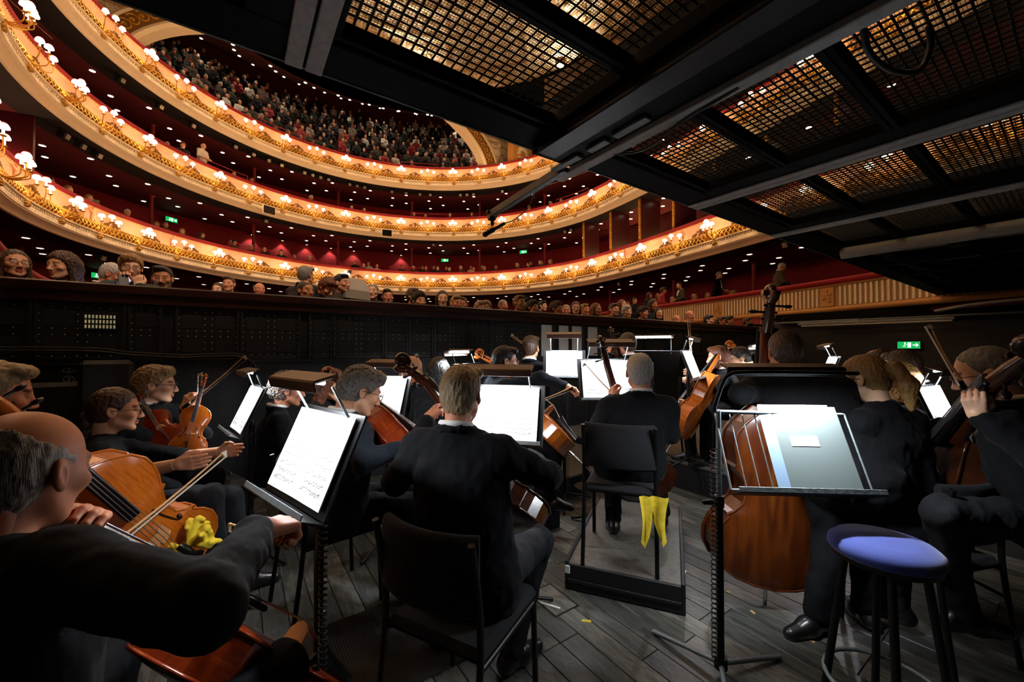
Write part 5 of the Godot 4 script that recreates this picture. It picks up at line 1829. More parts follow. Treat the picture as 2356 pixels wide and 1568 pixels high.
		var th := P.max(KR).max(KL).max(AR).max(AL) + Vector3.ONE * 0.15
		tl.y = minf(AR.y, AL.y) - 0.06
		var g := Field.new(tl, th, cell)
		g.capsule(P + Vector3(-0.06, -0.02, 0), P + Vector3(0.06, -0.02, 0), 0.115 * b, 0.115 * b, 0.04)
		for q in [[KR, AR, 1.0], [KL, AL, -1.0]]:
			var k0: Vector3 = q[0]
			var a0: Vector3 = q[1]
			g.capsule(P + Vector3(0.085 * q[2], -0.02, -0.02) * b, k0, 0.098 * b, 0.074 * b, 0.03)
			g.capsule(k0, a0 + Vector3(0, 0.01, 0), 0.07 * b, 0.056 * b, 0.02)
		g.rough(cloth_noise, 0.011, Vector3(11, 6, 11), 0.05)
		var ts := Shape.new()
		g.surface(ts)
		part("trousers", ts, M[d.get("trousers", "trouser")], root)
		for q in [[KR, AR, "toeR"], [KL, AL, "toeL"]]:
			var a0: Vector3 = q[1]
			var toe: Vector3 = inv.basis * vec(d, q[2], root.transform.basis * Vector3(a0.x * 0.4, 0, -1.0))
			toe.y = 0
			toe = toe.normalized()
			var base := Vector3(a0.x, maxf(a0.y - 0.09, 0.0), a0.z)
			var sf := Field.new(base + Vector3(-0.24, 0.0, -0.24), base + Vector3(0.24, 0.13, 0.24), 0.007)
			sf.capsule(base - toe * 0.045 + Vector3(0, 0.04, 0), base + toe * 0.06 + Vector3(0, 0.045, 0), 0.038, 0.043, 0.02)
			sf.capsule(base + toe * 0.06 + Vector3(0, 0.035, 0), base + toe * 0.165 + Vector3(0, 0.018, 0), 0.045, 0.034, 0.03)
			sf.capsule(base - toe * 0.03 + Vector3(0, 0.05, 0), base - toe * 0.01 + Vector3(0, 0.105, 0), 0.04, 0.042, 0.02)
			sf.cut(base, Vector3(0, -1, 0))
			var ss := Shape.new()
			sf.surface(ss)
			part("shoe", ss, M.shoe, root)
	return root

# ---------------------------------------------------------------- string instruments and bows
var FIDDLE := {}

# Body along +Y from the origin (tail end), front towards +Z, all lengths in body lengths
func fiddle_meshes(bass: bool, deep: float) -> Dictionary:
	var key := str(bass) + str(deep)
	if FIDDLE.has(key):
		return FIDDLE[key]
	var prof: Array
	if bass:
		prof = [[0.0, 0.0], [0.012, 0.1], [0.04, 0.19], [0.09, 0.265], [0.16, 0.3], [0.23, 0.3], [0.3, 0.272], [0.345, 0.235], [0.36, 0.245], [0.375, 0.215], [0.42, 0.17], [0.48, 0.158], [0.54, 0.168], [0.585, 0.195], [0.6, 0.215], [0.615, 0.205], [0.66, 0.212], [0.72, 0.222], [0.78, 0.212], [0.84, 0.175], [0.9, 0.115], [0.95, 0.06], [1.0, 0.03]]
	else:
		prof = [[0.0, 0.0], [0.012, 0.1], [0.04, 0.19], [0.09, 0.26], [0.15, 0.29], [0.22, 0.295], [0.29, 0.268], [0.34, 0.23], [0.36, 0.242], [0.375, 0.205], [0.42, 0.165], [0.48, 0.156], [0.54, 0.164], [0.6, 0.19], [0.615, 0.21], [0.635, 0.2], [0.69, 0.222], [0.76, 0.236], [0.83, 0.23], [0.9, 0.195], [0.955, 0.12], [0.985, 0.06], [1.0, 0.0]]
	var out := {}
	var arch := 0.038
	var nx := 12
	for side in 2:
		var s := Shape.new()
		var sg := 1.0 if side == 0 else -1.0
		for row in prof:
			var y: float = row[0]
			var w: float = row[1] * 1.02
			for k in nx + 1:
				var t := -1.0 + 2.0 * k / nx
				var rise := arch * pow(maxf(0.0, 1.0 - t * t), 0.8) * sqrt(maxf(0.0, sin(PI * clampf(y, 0.01, 0.99))))
				s.put(Vector3(t * w, y, sg * (deep * 0.5 + rise)), Vector3(0, 0, sg), Vector2(t * w, y))
		var m := nx + 1
		for r in prof.size() - 1:
			for k in nx:
				var a := r * m + k
				s.idx.append_array([a, a + 1, a + m + 1, a, a + m + 1, a + m])
		smooth(s)
		out["top_plate" if side == 0 else "back_plate"] = s.mesh()
	var ribs := Shape.new()
	var loop := []
	for row in prof:
		loop.append(Vector2(row[1] * 0.985, row[0]))
	for sg: float in [-1.0, 1.0]:
		for i in loop.size() - 1:
			var p: Vector2 = loop[i]
			var q: Vector2 = loop[i + 1]
			var nn := Vector3((q.y - p.y) * sg, -(q.x - p.x), 0).normalized()
			var base := ribs.v.size()
			ribs.put(Vector3(p.x * sg, p.y, -deep * 0.5), nn)
			ribs.put(Vector3(q.x * sg, q.y, -deep * 0.5), nn)
			ribs.put(Vector3(q.x * sg, q.y, deep * 0.5), nn)
			ribs.put(Vector3(p.x * sg, p.y, deep * 0.5), nn)
			ribs.idx.append_array([base, base + 1, base + 2, base, base + 2, base + 3])
	out["ribs"] = ribs.mesh()
	var edge := Shape.new()
	for sz: float in [-1.0, 1.0]:
		var line := []
		for p: Vector2 in loop:
			line.append(Vector3(p.x * 1.03, p.y, sz * deep * 0.5))
		for i in range(loop.size() - 2, 0, -1):
			line.append(Vector3(-loop[i].x * 1.03, loop[i].y, sz * deep * 0.5))
		edge.tube(line, 0.008, 5, false, 1.0, true)
	out["edging"] = edge.mesh()
	var z0 := deep * 0.5 + 0.02
	out["neck"] = Shape.new().tube([Vector3(0, 0.97, z0 - 0.01), Vector3(0, 1.02, z0 + 0.0), Vector3(0, 1.36, z0 + 0.012)], [0.045, 0.032, 0.027], 10).mesh()
	out["fingerboard"] = Shape.new().bar(Vector3(0, 0.66, z0 + 0.085), Vector3(0, 1.38, z0 + 0.035), 0.068, 0.022, Vector3.BACK, 0.008).mesh()
	# pegbox and scroll
	var sc := Shape.new()
	sc.tube([Vector3(0, 1.36, z0 + 0.01), Vector3(0, 1.45, z0 - 0.012), Vector3(0, 1.55, z0 - 0.04)], [0.034, 0.033, 0.024], 8)
	var sp := []
	var rr := []
	for k in 26:
		var an := -0.35 - k * 0.36
		var r := 0.062 * (1.0 - k / 30.0)
		sp.append(Vector3(0, 1.585 + sin(an + 0.4) * r, z0 - 0.03 - cos(an + 0.4) * r))
		rr.append(0.024 - 0.0003 * k)
	sc.tube(sp, rr, 8)
	for sg: float in [-1.0, 1.0]:
		sc.tube([Vector3(0, 1.585, z0 - 0.03), Vector3(sg * 0.045, 1.585, z0 - 0.03)], [0.02, 0.016], 8)
	out["scroll"] = sc.mesh()
	var pegs := Shape.new()
	for k in 4:
		var sg := 1.0 if k % 2 == 0 else -1.0
		var y := 1.395 + 0.038 * k
		pegs.tube([Vector3(-sg * 0.04, y, z0 - 0.005 - 0.012 * k), Vector3(sg * 0.07, y, z0 - 0.005 - 0.012 * k)], 0.007, 6)
		pegs.ball(Vector3(sg * 0.09, y, z0 - 0.005 - 0.012 * k), Vector3(0.026, 0.011, 0.018), 8, 5)
	out["pegs"] = pegs.mesh()
	var br := Shape.new()
	br.prism(PackedVector2Array([Vector2(-0.075, 0), Vector2(-0.045, 0), Vector2(-0.03, 0.03), Vector2(0.03, 0.03), Vector2(0.045, 0), Vector2(0.075, 0), Vector2(0.06, 0.08), Vector2(0.035, 0.105), Vector2(0, 0.115), Vector2(-0.035, 0.105), Vector2(-0.06, 0.08)]), 0.014, Transform3D(Basis(Vector3.RIGHT, Vector3.BACK, Vector3.DOWN), Vector3(0, 0.44, deep * 0.5 + 0.03)))
	out["bridge"] = br.mesh()
	out["tailpiece"] = Shape.new().tube([Vector3(0, 0.02, deep * 0.5 + 0.05), Vector3(0, 0.2, deep * 0.5 + 0.07), Vector3(0, 0.3, deep * 0.5 + 0.085)], [0.022, 0.034, 0.05], 8, true, 0.3).mesh()
	var st := Shape.new()
	for k in 4:
		var x := -0.03 + 0.02 * k
		st.tube([Vector3(x * 0.9, 0.3, deep * 0.5 + 0.095), Vector3(x * 1.1, 0.44, deep * 0.5 + 0.145), Vector3(x * 0.55, 1.38, z0 + 0.052)], 0.0024, 4, false)
	out["strings"] = st.mesh()
	for side in 2:
		var sg := -1.0 if side == 0 else 1.0
		var fh := Shape.new()
		var zf := deep * 0.5 + 0.033
		fh.tube(spline([Vector3(sg * 0.075, 0.545, zf), Vector3(sg * 0.095, 0.56, zf - 0.004), Vector3(sg * 0.1, 0.51, zf - 0.003), Vector3(sg * 0.12, 0.44, zf - 0.008), Vector3(sg * 0.14, 0.38, zf - 0.012), Vector3(sg * 0.16, 0.37, zf - 0.016), Vector3(sg * 0.158, 0.395, zf - 0.016)], 4), 0.008, 6, true, 0.6)
		fh.ball(Vector3(sg * 0.078, 0.54, zf), 0.013, 8, 5)
		fh.ball(Vector3(sg * 0.157, 0.39, zf - 0.015), 0.015, 8, 5)
		out["f_hole" + str(side)] = fh.mesh()
	FIDDLE[key] = out
	return out

func smooth(s: Shape) -> void:
	var acc := PackedVector3Array()
	acc.resize(s.v.size())
	for k in range(0, s.idx.size(), 3):
		var a := s.idx[k]
		var b := s.idx[k + 1]
		var c := s.idx[k + 2]
		var nn := (s.v[b] - s.v[a]).cross(s.v[c] - s.v[a])
		if nn.dot(s.n[a]) < 0.0:
			nn = -nn
		acc[a] += nn
		acc[b] += nn
		acc[c] += nn
	for i in acc.size():
		if acc[i].length() > 1e-12:
			s.n[i] = acc[i].normalized()

# tail: world point of the tail end; top: a world point up the axis; face: where the front looks
func fiddle(called: String, label: String, tail: Vector3, top: Vector3, face: Vector3, length: float, wood: String, group := "", pin := 0.0) -> Node3D:
	var bass := called == "double_bass"
	var deep: float = {"violin": 0.09, "viola": 0.09, "cello": 0.155, "double_bass": 0.18}[called]
	var y := (top - tail).normalized()
	var z := (face - y * face.dot(y)).normalized()
	var o := thing(called, label, called.replace("_", " "), Transform3D(Basis(y.cross(z), y, z).scaled(Vector3.ONE * length), tail), group)
	var ms := fiddle_meshes(bass, deep)
	for k in ["top_plate", "back_plate", "ribs"]:
		part(k, ms[k], M[wood], o)
	part("edging", ms.edging, M[wood], o)
	part("neck", ms.neck, M[wood], o)
	part("scroll", ms.scroll, M[wood], o)
	part("fingerboard", ms.fingerboard, M.ebony, o)
	part("pegs", ms.pegs, M.ebony, o)
	part("bridge", ms.bridge, M.maple, o)
	part("tailpiece", ms.tailpiece, M.ebony, o)
	part("strings", ms.strings, M.string, o)
	part("f_hole", ms.f_hole0, M.ebony, o)
	part("f_hole", ms.f_hole1, M.ebony, o)
	if pin > 0.0:
		part("endpin", Shape.new().tube([Vector3(0, 0.02, 0), Vector3(0, -pin / length, 0)], 0.009, 8), M.chrome, o)
	return o

func bow(label: String, frog: Vector3, tip: Vector3, hair_side: Vector3) -> void:
	var d := (tip - frog).normalized()
	var h := (hair_side - d * hair_side.dot(d)).normalized()
	var l := frog.distance_to(tip)
	var o := thing("bow", label, "bow", Transform3D(Basis(h, d, h.cross(d)), frog), "instrument bows")
	var pts := []
	var rad := []
	for k in 9:
		var t := k / 8.0
		pts.append(Vector3(0.012 * sin(t * PI), t * l, 0))
		rad.append(lerpf(0.0052, 0.0036, t))
	part("stick", Shape.new().tube(pts, rad, 8), M.bow_stick, o)
	part("hair", Shape.new().box(Transform3D(Basis.IDENTITY, Vector3(0.026, l * 0.52, 0)), Vector3(0.0016, l * 0.93, 0.009)), M.bow_hair, o)
	part("frog", Shape.new().box(Transform3D(Basis.IDENTITY, Vector3(0.014, l * 0.06, 0)), Vector3(0.024, 0.045, 0.012), 0.003), M.ebony, o)
	part("tip", Shape.new().prism(PackedVector2Array([Vector2(-0.004, l - 0.02), Vector2(0.028, l - 0.012), Vector2(0.028, l - 0.004), Vector2(0.0, l + 0.006)]), 0.008), M.ivory, o)

# ---------------------------------------------------------------- chairs, stands, stool, risers
func chair(label: String, at: Vector3, yaw: float, group := "black stacking chairs of the players") -> Node3D:
	var o := thing("chair", label, "chair", xf(at, yaw), group)
	# faces -Z
	part("seat", Shape.new().box(Transform3D(Basis.IDENTITY, Vector3(0, 0.445, -0.02)), Vector3(0.42, 0.055, 0.44), 0.022), M.upholstery, o)
	var fr := []
	for k in 13:
		var x := lerpf(-0.2, 0.2, k / 12.0)
		var t := Vector3(1, 0, -0.5 * x / 0.2).normalized()
		fr.append(Transform3D(Basis(t.cross(Vector3.UP), Vector3.UP, t), Vector3(x, 0.715, 0.245 - 0.05 * (x / 0.2) * (x / 0.2))))
	var sec := [Vector2(0.012, -0.13), Vector2(0.022, -0.115), Vector2(0.024, 0.0), Vector2(0.022, 0.11), Vector2(0.012, 0.128), Vector2(0.0, 0.133), Vector2(-0.012, 0.128), Vector2(-0.022, 0.11), Vector2(-0.024, 0.0), Vector2(-0.022, -0.115), Vector2(-0.012, -0.13)]
	var bk := Shape.new().sweep(sec, fr, true, true)
	for e in [0, 12]:
		var cap := []
		for q: Vector2 in sec:
			cap.append((fr[e] as Transform3D) * Vector3(q.x, q.y, 0))
		bk.face(cap, Vector3(-1 if e == 0 else 1, 0, 0))
	part("backrest", bk, M.upholstery, o)
	for s: float in [-1.0, 1.0]:
		part("leg", Shape.new().tube(spline([Vector3(s * 0.21, 0.0, 0.25), Vector3(s * 0.207, 0.42, 0.2), Vector3(s * 0.206, 0.62, 0.205), Vector3(s * 0.205, 0.84, 0.25)], 4), 0.0125, 8), M.steel_black, o)
		part("leg", Shape.new().tube([Vector3(s * 0.21, 0.0, -0.22), Vector3(s * 0.207, 0.43, -0.2)], 0.0125, 8), M.steel_black, o)
		part("side_rail", Shape.new().tube([Vector3(s * 0.207, 0.42, -0.2), Vector3(s * 0.207, 0.42, 0.2)], 0.0115, 8), M.steel_black, o)
	return o

func coil_cable(a: Vector3, b: Vector3, r: float, turns: int) -> Shape:
	var pts := []
	for k in turns * 8 + 1:
		var t := float(k) / (turns * 8)
		var an := TAU * t * turns
		pts.append(a.lerp(b, t) + Vector3(cos(an) * r, 0, sin(an) * r))
	return Shape.new().tube(pts, 0.0028, 5)

# the desk's page side looks along +Z (turned by yaw), tilted back; c is the middle of the desk
func music_stand(d: Dictionary) -> void:
	var c := vec(d, "at", Vector3.ZERO)
	var yaw: float = d.get("yaw", 0.0)
	var tilt: float = d.get("tilt", 22.0)
	var w: float = d.get("w", 0.46)
	var h: float = d.get("h", 0.32)
	var y0: float = d.get("floor", 0.0)
	var root := thing("music_stand", d.label, "music stand", xf(Vector3(c.x, y0, c.z), yaw), "black orchestra music stands")
	var top := c.y - y0
	var dk := Transform3D(Basis(Vector3.RIGHT, deg_to_rad(-tilt)), Vector3(0, top, 0))
	var low: bool = d.get("post", true)
	if low:
		part("post", Shape.new().tube([Vector3(0, 0.05, -0.03), Vector3(0, top - 0.08, -0.03)], 0.016, 10), M.steel_black, root)
		part("desk_bracket", Shape.new().tube([Vector3(0, top - 0.1, -0.03), dk * Vector3(0, -0.02, -0.015)], 0.02, 8), M.steel_black, root)
		for k in 3:
			var an := deg_to_rad(90.0 + 120.0 * k + d.get("foot", 0.0))
			part("leg", Shape.new().tube(spline([Vector3(0, 0.09, -0.03), Vector3(cos(an) * 0.06, 0.075, -0.03 + sin(an) * 0.06), Vector3(cos(an) * 0.3, 0.012, -0.03 + sin(an) * 0.3)], 4), 0.0105, 8), M.steel_black, root)
		if d.get("coil", true):
			part("coil_cable", coil_cable(Vector3(0.035, 0.1, -0.03), Vector3(0.03, top - 0.14, -0.03), 0.014, 40), M.cable, root)
	var wire: bool = d.get("wire", false)
	if not wire:
		part("desk", Shape.new().box(dk * Transform3D(Basis.IDENTITY, Vector3(0, 0, -0.008)), Vector3(w + 0.06, h + 0.03, 0.008), 0.003), M.lamp_black, root)
	else:
		var fr := Shape.new()
		for s: float in [-1.0, 1.0]:
			fr.tube([dk * Vector3(s * (w * 0.5 + 0.03), -h * 0.5, -0.006), dk * Vector3(s * (w * 0.5 + 0.03), h * 0.5, -0.006)], 0.0045, 6)
			fr.tube([dk * Vector3(-w * 0.5 - 0.03, s * h * 0.5, -0.006), dk * Vector3(w * 0.5 + 0.03, s * h * 0.5, -0.006)], 0.0045, 6)
		part("desk_frame", fr, M.steel_mid, root)
		for k in 9:
			var x := lerpf(-w * 0.5 - 0.02, w * 0.5 + 0.02, (k + 1) / 10.0)
			part("desk_wire", Shape.new().tube([dk * Vector3(x, -h * 0.5, -0.006), dk * Vector3(x, h * 0.5, -0.006)], 0.0028, 6), M.steel_mid, root)
	part("shelf", Shape.new().box(dk * Transform3D(Basis.IDENTITY, Vector3(0, -h * 0.5 - 0.018, 0.03)), Vector3(w + 0.06, 0.006, 0.08), 0.002), M.lamp_black, root)
	part("shelf_lip", Shape.new().box(dk * Transform3D(Basis.IDENTITY, Vector3(0, -h * 0.5 - 0.008, 0.068)), Vector3(w + 0.06, 0.02, 0.004), 0.001), M.steel_mid, root)
	# lamp bar over the page on two arms
	if d.get("lamp", true):
		var up: float = d.get("lamp_up", 0.075)
		var out: float = d.get("lamp_out", 0.1)
		var lw: float = w * d.get("lamp_w", 0.75)
		var lc := Vector3(0, h * 0.5 + up, out)
		var arms := Shape.new()
		for s: float in [-0.5, 0.5]:
			arms.tube([dk * Vector3(s * lw, h * 0.5 - 0.02, -0.014), dk * (lc + Vector3(s * lw, 0.0, -0.03))], 0.0045, 6)
		if d.get("arms", true):
			part("lamp_arms", arms, M.steel_mid, root)
		var lx := dk * Transform3D(Basis(Vector3.RIGHT, deg_to_rad(38.0)), lc)
		var hood := part("lamp_hood", Shape.new().box(lx * Transform3D(Basis.IDENTITY, Vector3(0, 0.016, 0)), Vector3(lw + 0.06, 0.012, 0.085), 0.005).box(lx * Transform3D(Basis.IDENTITY, Vector3(0, 0.0, 0.04)), Vector3(lw + 0.06, 0.035, 0.006), 0.002), M[d.get("hood", "lamp_hood")], root)
		part("lamp_tube", Shape.new().tube([lx * Vector3(-lw * 0.5, 0.002, 0.0), lx * Vector3(lw * 0.5, 0.002, 0.0)], 0.007, 8), M.lamp_tube, hood)
		var l := AreaLight3D.new()
		l.name = "lamp_light"
		l.area_size = Vector2(lw, 0.03)
		l.area_normalize_energy = true
		l.light_energy = STAND_E * d.get("power", 1.0)
		l.light_color = Color("f0f6ff")
		l.area_range = 20.0
		l.area_attenuation = 2.0
		l.shadow_enabled = true
		root.add_child(l)
		# shines down and back onto the page
		var target := dk * Vector3(0, -h * 0.1, 0.0)
		var lp := lx * Vector3(0, -0.012, 0)
		l.transform = aim(lp, (target - lp).normalized(), dk.basis.x.cross(target - lp).normalized())
	# the music
	var pages: int = d.get("pages", 2)
	if pages > 0:
		var m := thing("sheet_music", d.music, "sheet music", root.transform * dk, "sheet music on the stands")
		var t := 0.004
		var pw := w * 0.5
		for k in pages:
			var x := (k - (pages - 1) * 0.5) * pw
			part("page", Shape.new().box(Transform3D(Basis(Vector3.UP, deg_to_rad((1.5 if k == 0 else -1.5) if pages > 1 else 0.0)), Vector3(x, 0.003, t)), Vector3(pw - 0.002, h - 0.01, 0.005), 0.0), M.paper, m)
			part("staves", staves(pw - 0.05, h - 0.06), M.ink, m, Transform3D(Basis(Vector3.UP, deg_to_rad((1.5 if k == 0 else -1.5) if pages > 1 else 0.0)), Vector3(x, 0.003, t + 0.0028)))

var stave_cache := {}
func staves(w: float, h: float) -> ArrayMesh:
	var key := "%.2f %.2f" % [w, h]
	if stave_cache.has(key):
		return stave_cache[key]
	var s := Shape.new()
	rng.seed = 31
	var rows := 9
	for r in rows:
		var y := h * 0.5 - h * (r + 0.3) / rows
		for k in 5:
			s.box(Transform3D(Basis.IDENTITY, Vector3(0, y - k * 0.0032, 0)), Vector3(w, 0.0003, 0.0002))
		for k in 14:
			var x := -w * 0.48 + w * 0.96 * (k + rng.randf() * 0.6) / 14.0
			var ny := y - rng.randf() * 0.0128
			s.box(Transform3D(Basis.IDENTITY, Vector3(x, ny, 0)), Vector3(0.0034, 0.0026, 0.0003))
			s.box(Transform3D(Basis.IDENTITY, Vector3(x + 0.0015, ny + 0.005, 0)), Vector3(0.0004, 0.01, 0.0003))
	stave_cache[key] = s.mesh()
	return stave_cache[key]

func stool() -> void:
	var o := thing("bass_stool", "tall black stool with a round blue fabric seat", "stool", xf(Vector3(1.387, 0, -1.5), 12.0))
	part("seat_cushion", Shape.new().lathe([Vector2(0.0, 0.745), Vector2(0.1, 0.742), Vector2(0.145, 0.733), Vector2(0.165, 0.715), Vector2(0.168, 0.695), Vector2(0.16, 0.685), Vector2(0.0, 0.683)], 32), M.blue_seat, o)
	part("seat_base", Shape.new().lathe([Vector2(0.0, 0.684), Vector2(0.158, 0.684), Vector2(0.155, 0.665), Vector2(0.0, 0.66)], 32), M.steel_black, o)
	for k in 4:
		var an := PI / 4 + k * PI / 2
		part("leg", Shape.new().tube([Vector3(cos(an) * 0.11, 0.67, sin(an) * 0.11), Vector3(cos(an) * 0.195, 0.0, sin(an) * 0.195)], 0.0135, 8), M.steel_black, o)
	var foot := []
	for k in 28:
		var an := TAU * k / 28
		foot.append(Vector3(cos(an) * 0.182, 0.2, sin(an) * 0.182))
	part("foot_ring", Shape.new().tube(foot, 0.008, 8, false, 1.0, true), M.steel_mid, o)

func podium() -> void:
	var o := thing("podium", "low black wooden podium with a raised rim under the middle chair", "podium", xf(Vector3(0.845, 0, -2.84), -22.0))
	part("deck", Shape.new().box(Transform3D(Basis.IDENTITY, Vector3(0, 0.145, 0)), Vector3(0.64, 0.02, 1.12), 0.003), M.podium_top, o)
	for s: float in [-1.0, 1.0]:
		part("side_board", Shape.new().box(Transform3D(Basis.IDENTITY, Vector3(s * 0.325, 0.085, 0)), Vector3(0.022, 0.17, 1.15), 0.004), M.podium_side, o)
		part("end_board", Shape.new().box(Transform3D(Basis.IDENTITY, Vector3(0, 0.08, s * 0.565)), Vector3(0.63, 0.15, 0.022), 0.004), M.podium_side, o)
	part("bumper", Shape.new().box(Transform3D(Basis.IDENTITY, Vector3(-0.318, 0.12, 0.57)), Vector3(0.03, 0.05, 0.02), 0.004), M.tape, o)
	part("batten", Shape.new().box(Transform3D(Basis.IDENTITY, Vector3(0, 0.06, 0.579)), Vector3(0.63, 0.02, 0.008), 0.002), M.podium_side, o)

func riser(label: String, u0: float, u1: float, a0: float, a1: float, h: float) -> void:
	var o := thing("riser", label, "riser", hall_xf((u0 + u1) * 0.5, 0.0, (a0 + a1) * 0.5), "black risers in the pit")
	part("deck", Shape.new().box(Transform3D(Basis.IDENTITY, Vector3(0, h - 0.012, 0)), Vector3(u1 - u0, 0.024, a1 - a0), 0.004), M.podium_top, o)
	part("skirt", Shape.new().box(Transform3D(Basis.IDENTITY, Vector3(0, (h - 0.024) * 0.5, 0)), Vector3(u1 - u0 - 0.03, h - 0.024, a1 - a0 - 0.03)), M.podium_side, o)

func cloth_drape(label: String, at: Vector3, yaw: float, drops: Array) -> void:
	# drops: for each column of the cloth [x, top z, length]
	var o := thing("duster_cloth", label, "cloth", xf(at, yaw), "yellow dusters")
	var s := Shape.new()
	var rows := 12
	var n := drops.size()
	for k in n:
		for r in rows + 1:
			var t := float(r) / rows
			var dd: Array = drops[k]
			var p := Vector3(dd[0] * (1.0 - 0.25 * sin(t * 2.6)), -dd[2] * t, dd[1] + 0.012 * sin(k * 2.1 + t * 5.0) * t)
			s.put(p, Vector3.BACK)
	for k in n - 1:
		for r in rows:
			var a := k * (rows + 1) + r
			s.idx.append_array([a, a + 1, a + rows + 2, a, a + rows + 2, a + rows + 1])
	smooth(s)
	part("fabric", s, M.yellow_cloth, o)

# ---------------------------------------------------------------- who sits where (metres; the camera stands at x = 0, z = 0)
func players_and_guests() -> void:
	person({"label": "bald man with grey sides in a dark jacket, bowing in the near left corner", "head": [-0.972, 1.2, -0.8], "yaw": -10, "turn": 16, "pitch": -10, "hip": [-1.0, 0.55, -0.74], "rE": [-0.472, 1.05, -0.62], "rW": [-0.55, 1.055, -0.86], "shoulder": 0.21, "tilt": 22, "handR": ["grip", [0.35, -0.1, -0.9], [0, -1, -0.2]], "lE": [-1.22, 0.86, -0.9], "lW": [-1.0, 1.02, -0.93], "handL": ["curled", [0.45, 0.6, 0.2], [0.2, -0.5, 0.8]], "hair": "bald", "hair_color": "hair_grey", "skin": "skin_red", "cell": 0.012, "head_cell": 0.0034, "rK": [-0.66, 0.53, -1.15], "lK": [-1.2, 0.53, -1.2], "cloth": "suit", "folds": 0.007})
	person({"label": "grey-haired cellist half hidden at the left edge behind the bald man", "head": [-1.952, 1.275, -1.5], "yaw": -38, "pitch": -10, "hip": [-2.0, 0.56, -1.55], "rE": [-1.75, 0.82, -1.2], "rW": [-1.403, 0.851, -1.25], "handR": ["grip", [0.8, 0.0, -0.3], [0, -1, 0]], "lE": [-1.75, 0.95, -1.62], "lW": [-1.586, 1.103, -1.4], "handL": ["curled", [0.3, 0.5, 0.5], [0.6, -0.3, -0.4]], "hair": "short", "hair_color": "hair_sandy", "skin": "skin_red", "legs": false})
	person({"label": "woman with glasses and tied-back hair in a black top, hands open over her lap", "woman": true, "bare": true, "head": [-2.23, 1.101, -2.25], "yaw": -48, "turn": 0, "pitch": -4, "hip": [-2.33, 0.55, -2.27], "slim": 0.92, "rE": [-1.951, 0.793, -2.12], "rW": [-1.714, 0.857, -2.05], "handR": ["flat", [1, 0.1, 0.1], [0.1, 0.2, -1]], "lE": [-2.0, 0.78, -2.45], "lW": [-1.75, 0.83, -2.4], "handL": ["flat", [1, 0.1, 0], [0, 0.2, 1]], "hair": "braid", "hair_color": "hair_brown", "glasses": true, "skin": "skin", "trousers": "trouser_grey", "cell": 0.013, "rK": [-1.652, 0.636, -2.2], "lK": [-1.72, 0.54, -2.45], "rA": [-1.6, 0.09, -2.2], "lA": [-1.62, 0.09, -2.42]})
	person({"label": "sandy-haired man in white tie and glasses holding an upright violin", "head": [-2.45, 1.198, -2.75], "yaw": -102, "turn": 44, "pitch": -4, "hip": [-2.56, 0.56, -2.8], "front": true, "tie": "ebony", "lE": [-2.15, 0.85, -2.78], "lW": [-2.145, 1.052, -2.62], "handL": ["curled", [0.3, 0.9, 0.2], [0.5, 0.0, -0.8]], "rE": [-2.5, 0.8, -2.45], "rW": [-2.211, 0.825, -2.5], "handR": ["curled", [0.8, 0.0, 0.2], [0, -0.8, -0.5]], "hair": "full", "hair_color": "hair_sandy", "glasses": true, "skin": "skin_pale", "cell": 0.014, "head_cell": 0.0038})
	person({"label": "curly grey-haired man in black behind the left music stand lamp", "head": [-1.683, 1.136, -3.0], "yaw": -56, "turn": 0, "pitch": -6, "hip": [-1.8, 0.56, -3.02], "hair": "curly", "hair_color": "hair_salt", "skin": "skin_red", "legs": false})
	person({"label": "auburn-haired woman with glasses behind a cello scroll", "woman": true, "head": [-1.41, 1.161, -3.15], "yaw": -98, "pitch": -16, "hip": [-1.5, 0.56, -3.2], "hair": "long", "hair_color": "hair_red", "glasses": true, "skin": "skin", "legs": false})
	person({"label": "grey-haired man with glasses bent over his cello in a blue-lit jacket", "head": [-0.812, 1.218, -2.15], "yaw": -44, "turn": -8, "pitch": -22, "hip": [-0.99, 0.56, -2.3], "rE": [-0.724, 0.894, -1.95], "rW": [-0.552, 0.954, -2.0], "handR": ["grip", [0.9, 0.0, -0.3], [0, -1, 0]], "lE": [-0.7, 0.9, -2.45], "lW": [-0.755, 1.042, -2.32], "handL": ["curled", [-0.55, 0.35, 0.1], [0.1, -0.5, 0.8]], "hair": "full", "hair_color": "hair_salt", "glasses": true, "skin": "skin", "cloth": "suit_grey", "cell": 0.013, "head_cell": 0.0038, "rK": [-0.55, 0.53, -2.35], "lK": [-0.65, 0.53, -2.6]})
	person({"label": "balding violinist with glasses, fiddle under his chin, by the pit wall", "head": [-0.979, 1.25, -3.9], "yaw": -70, "pitch": -22, "hip": [-1.15, 0.56, -3.95], "lE": [-0.85, 0.98, -3.75], "lW": [-0.78, 1.078, -3.7], "handL": ["curled"], "rE": [-1.0, 0.95, -3.7], "rW": [-0.837, 1.14, -3.6], "hair": "bald", "hair_color": "hair_dark", "glasses": true, "front": true, "legs": false})
	person({"label": "woman with long dark hair down her back, seen from behind", "woman": true, "head": [-0.643, 1.248, -3.55], "yaw": -15, "hip": [-0.66, 0.56, -3.5], "hair": "long", "hair_color": "hair_dark", "legs": false})
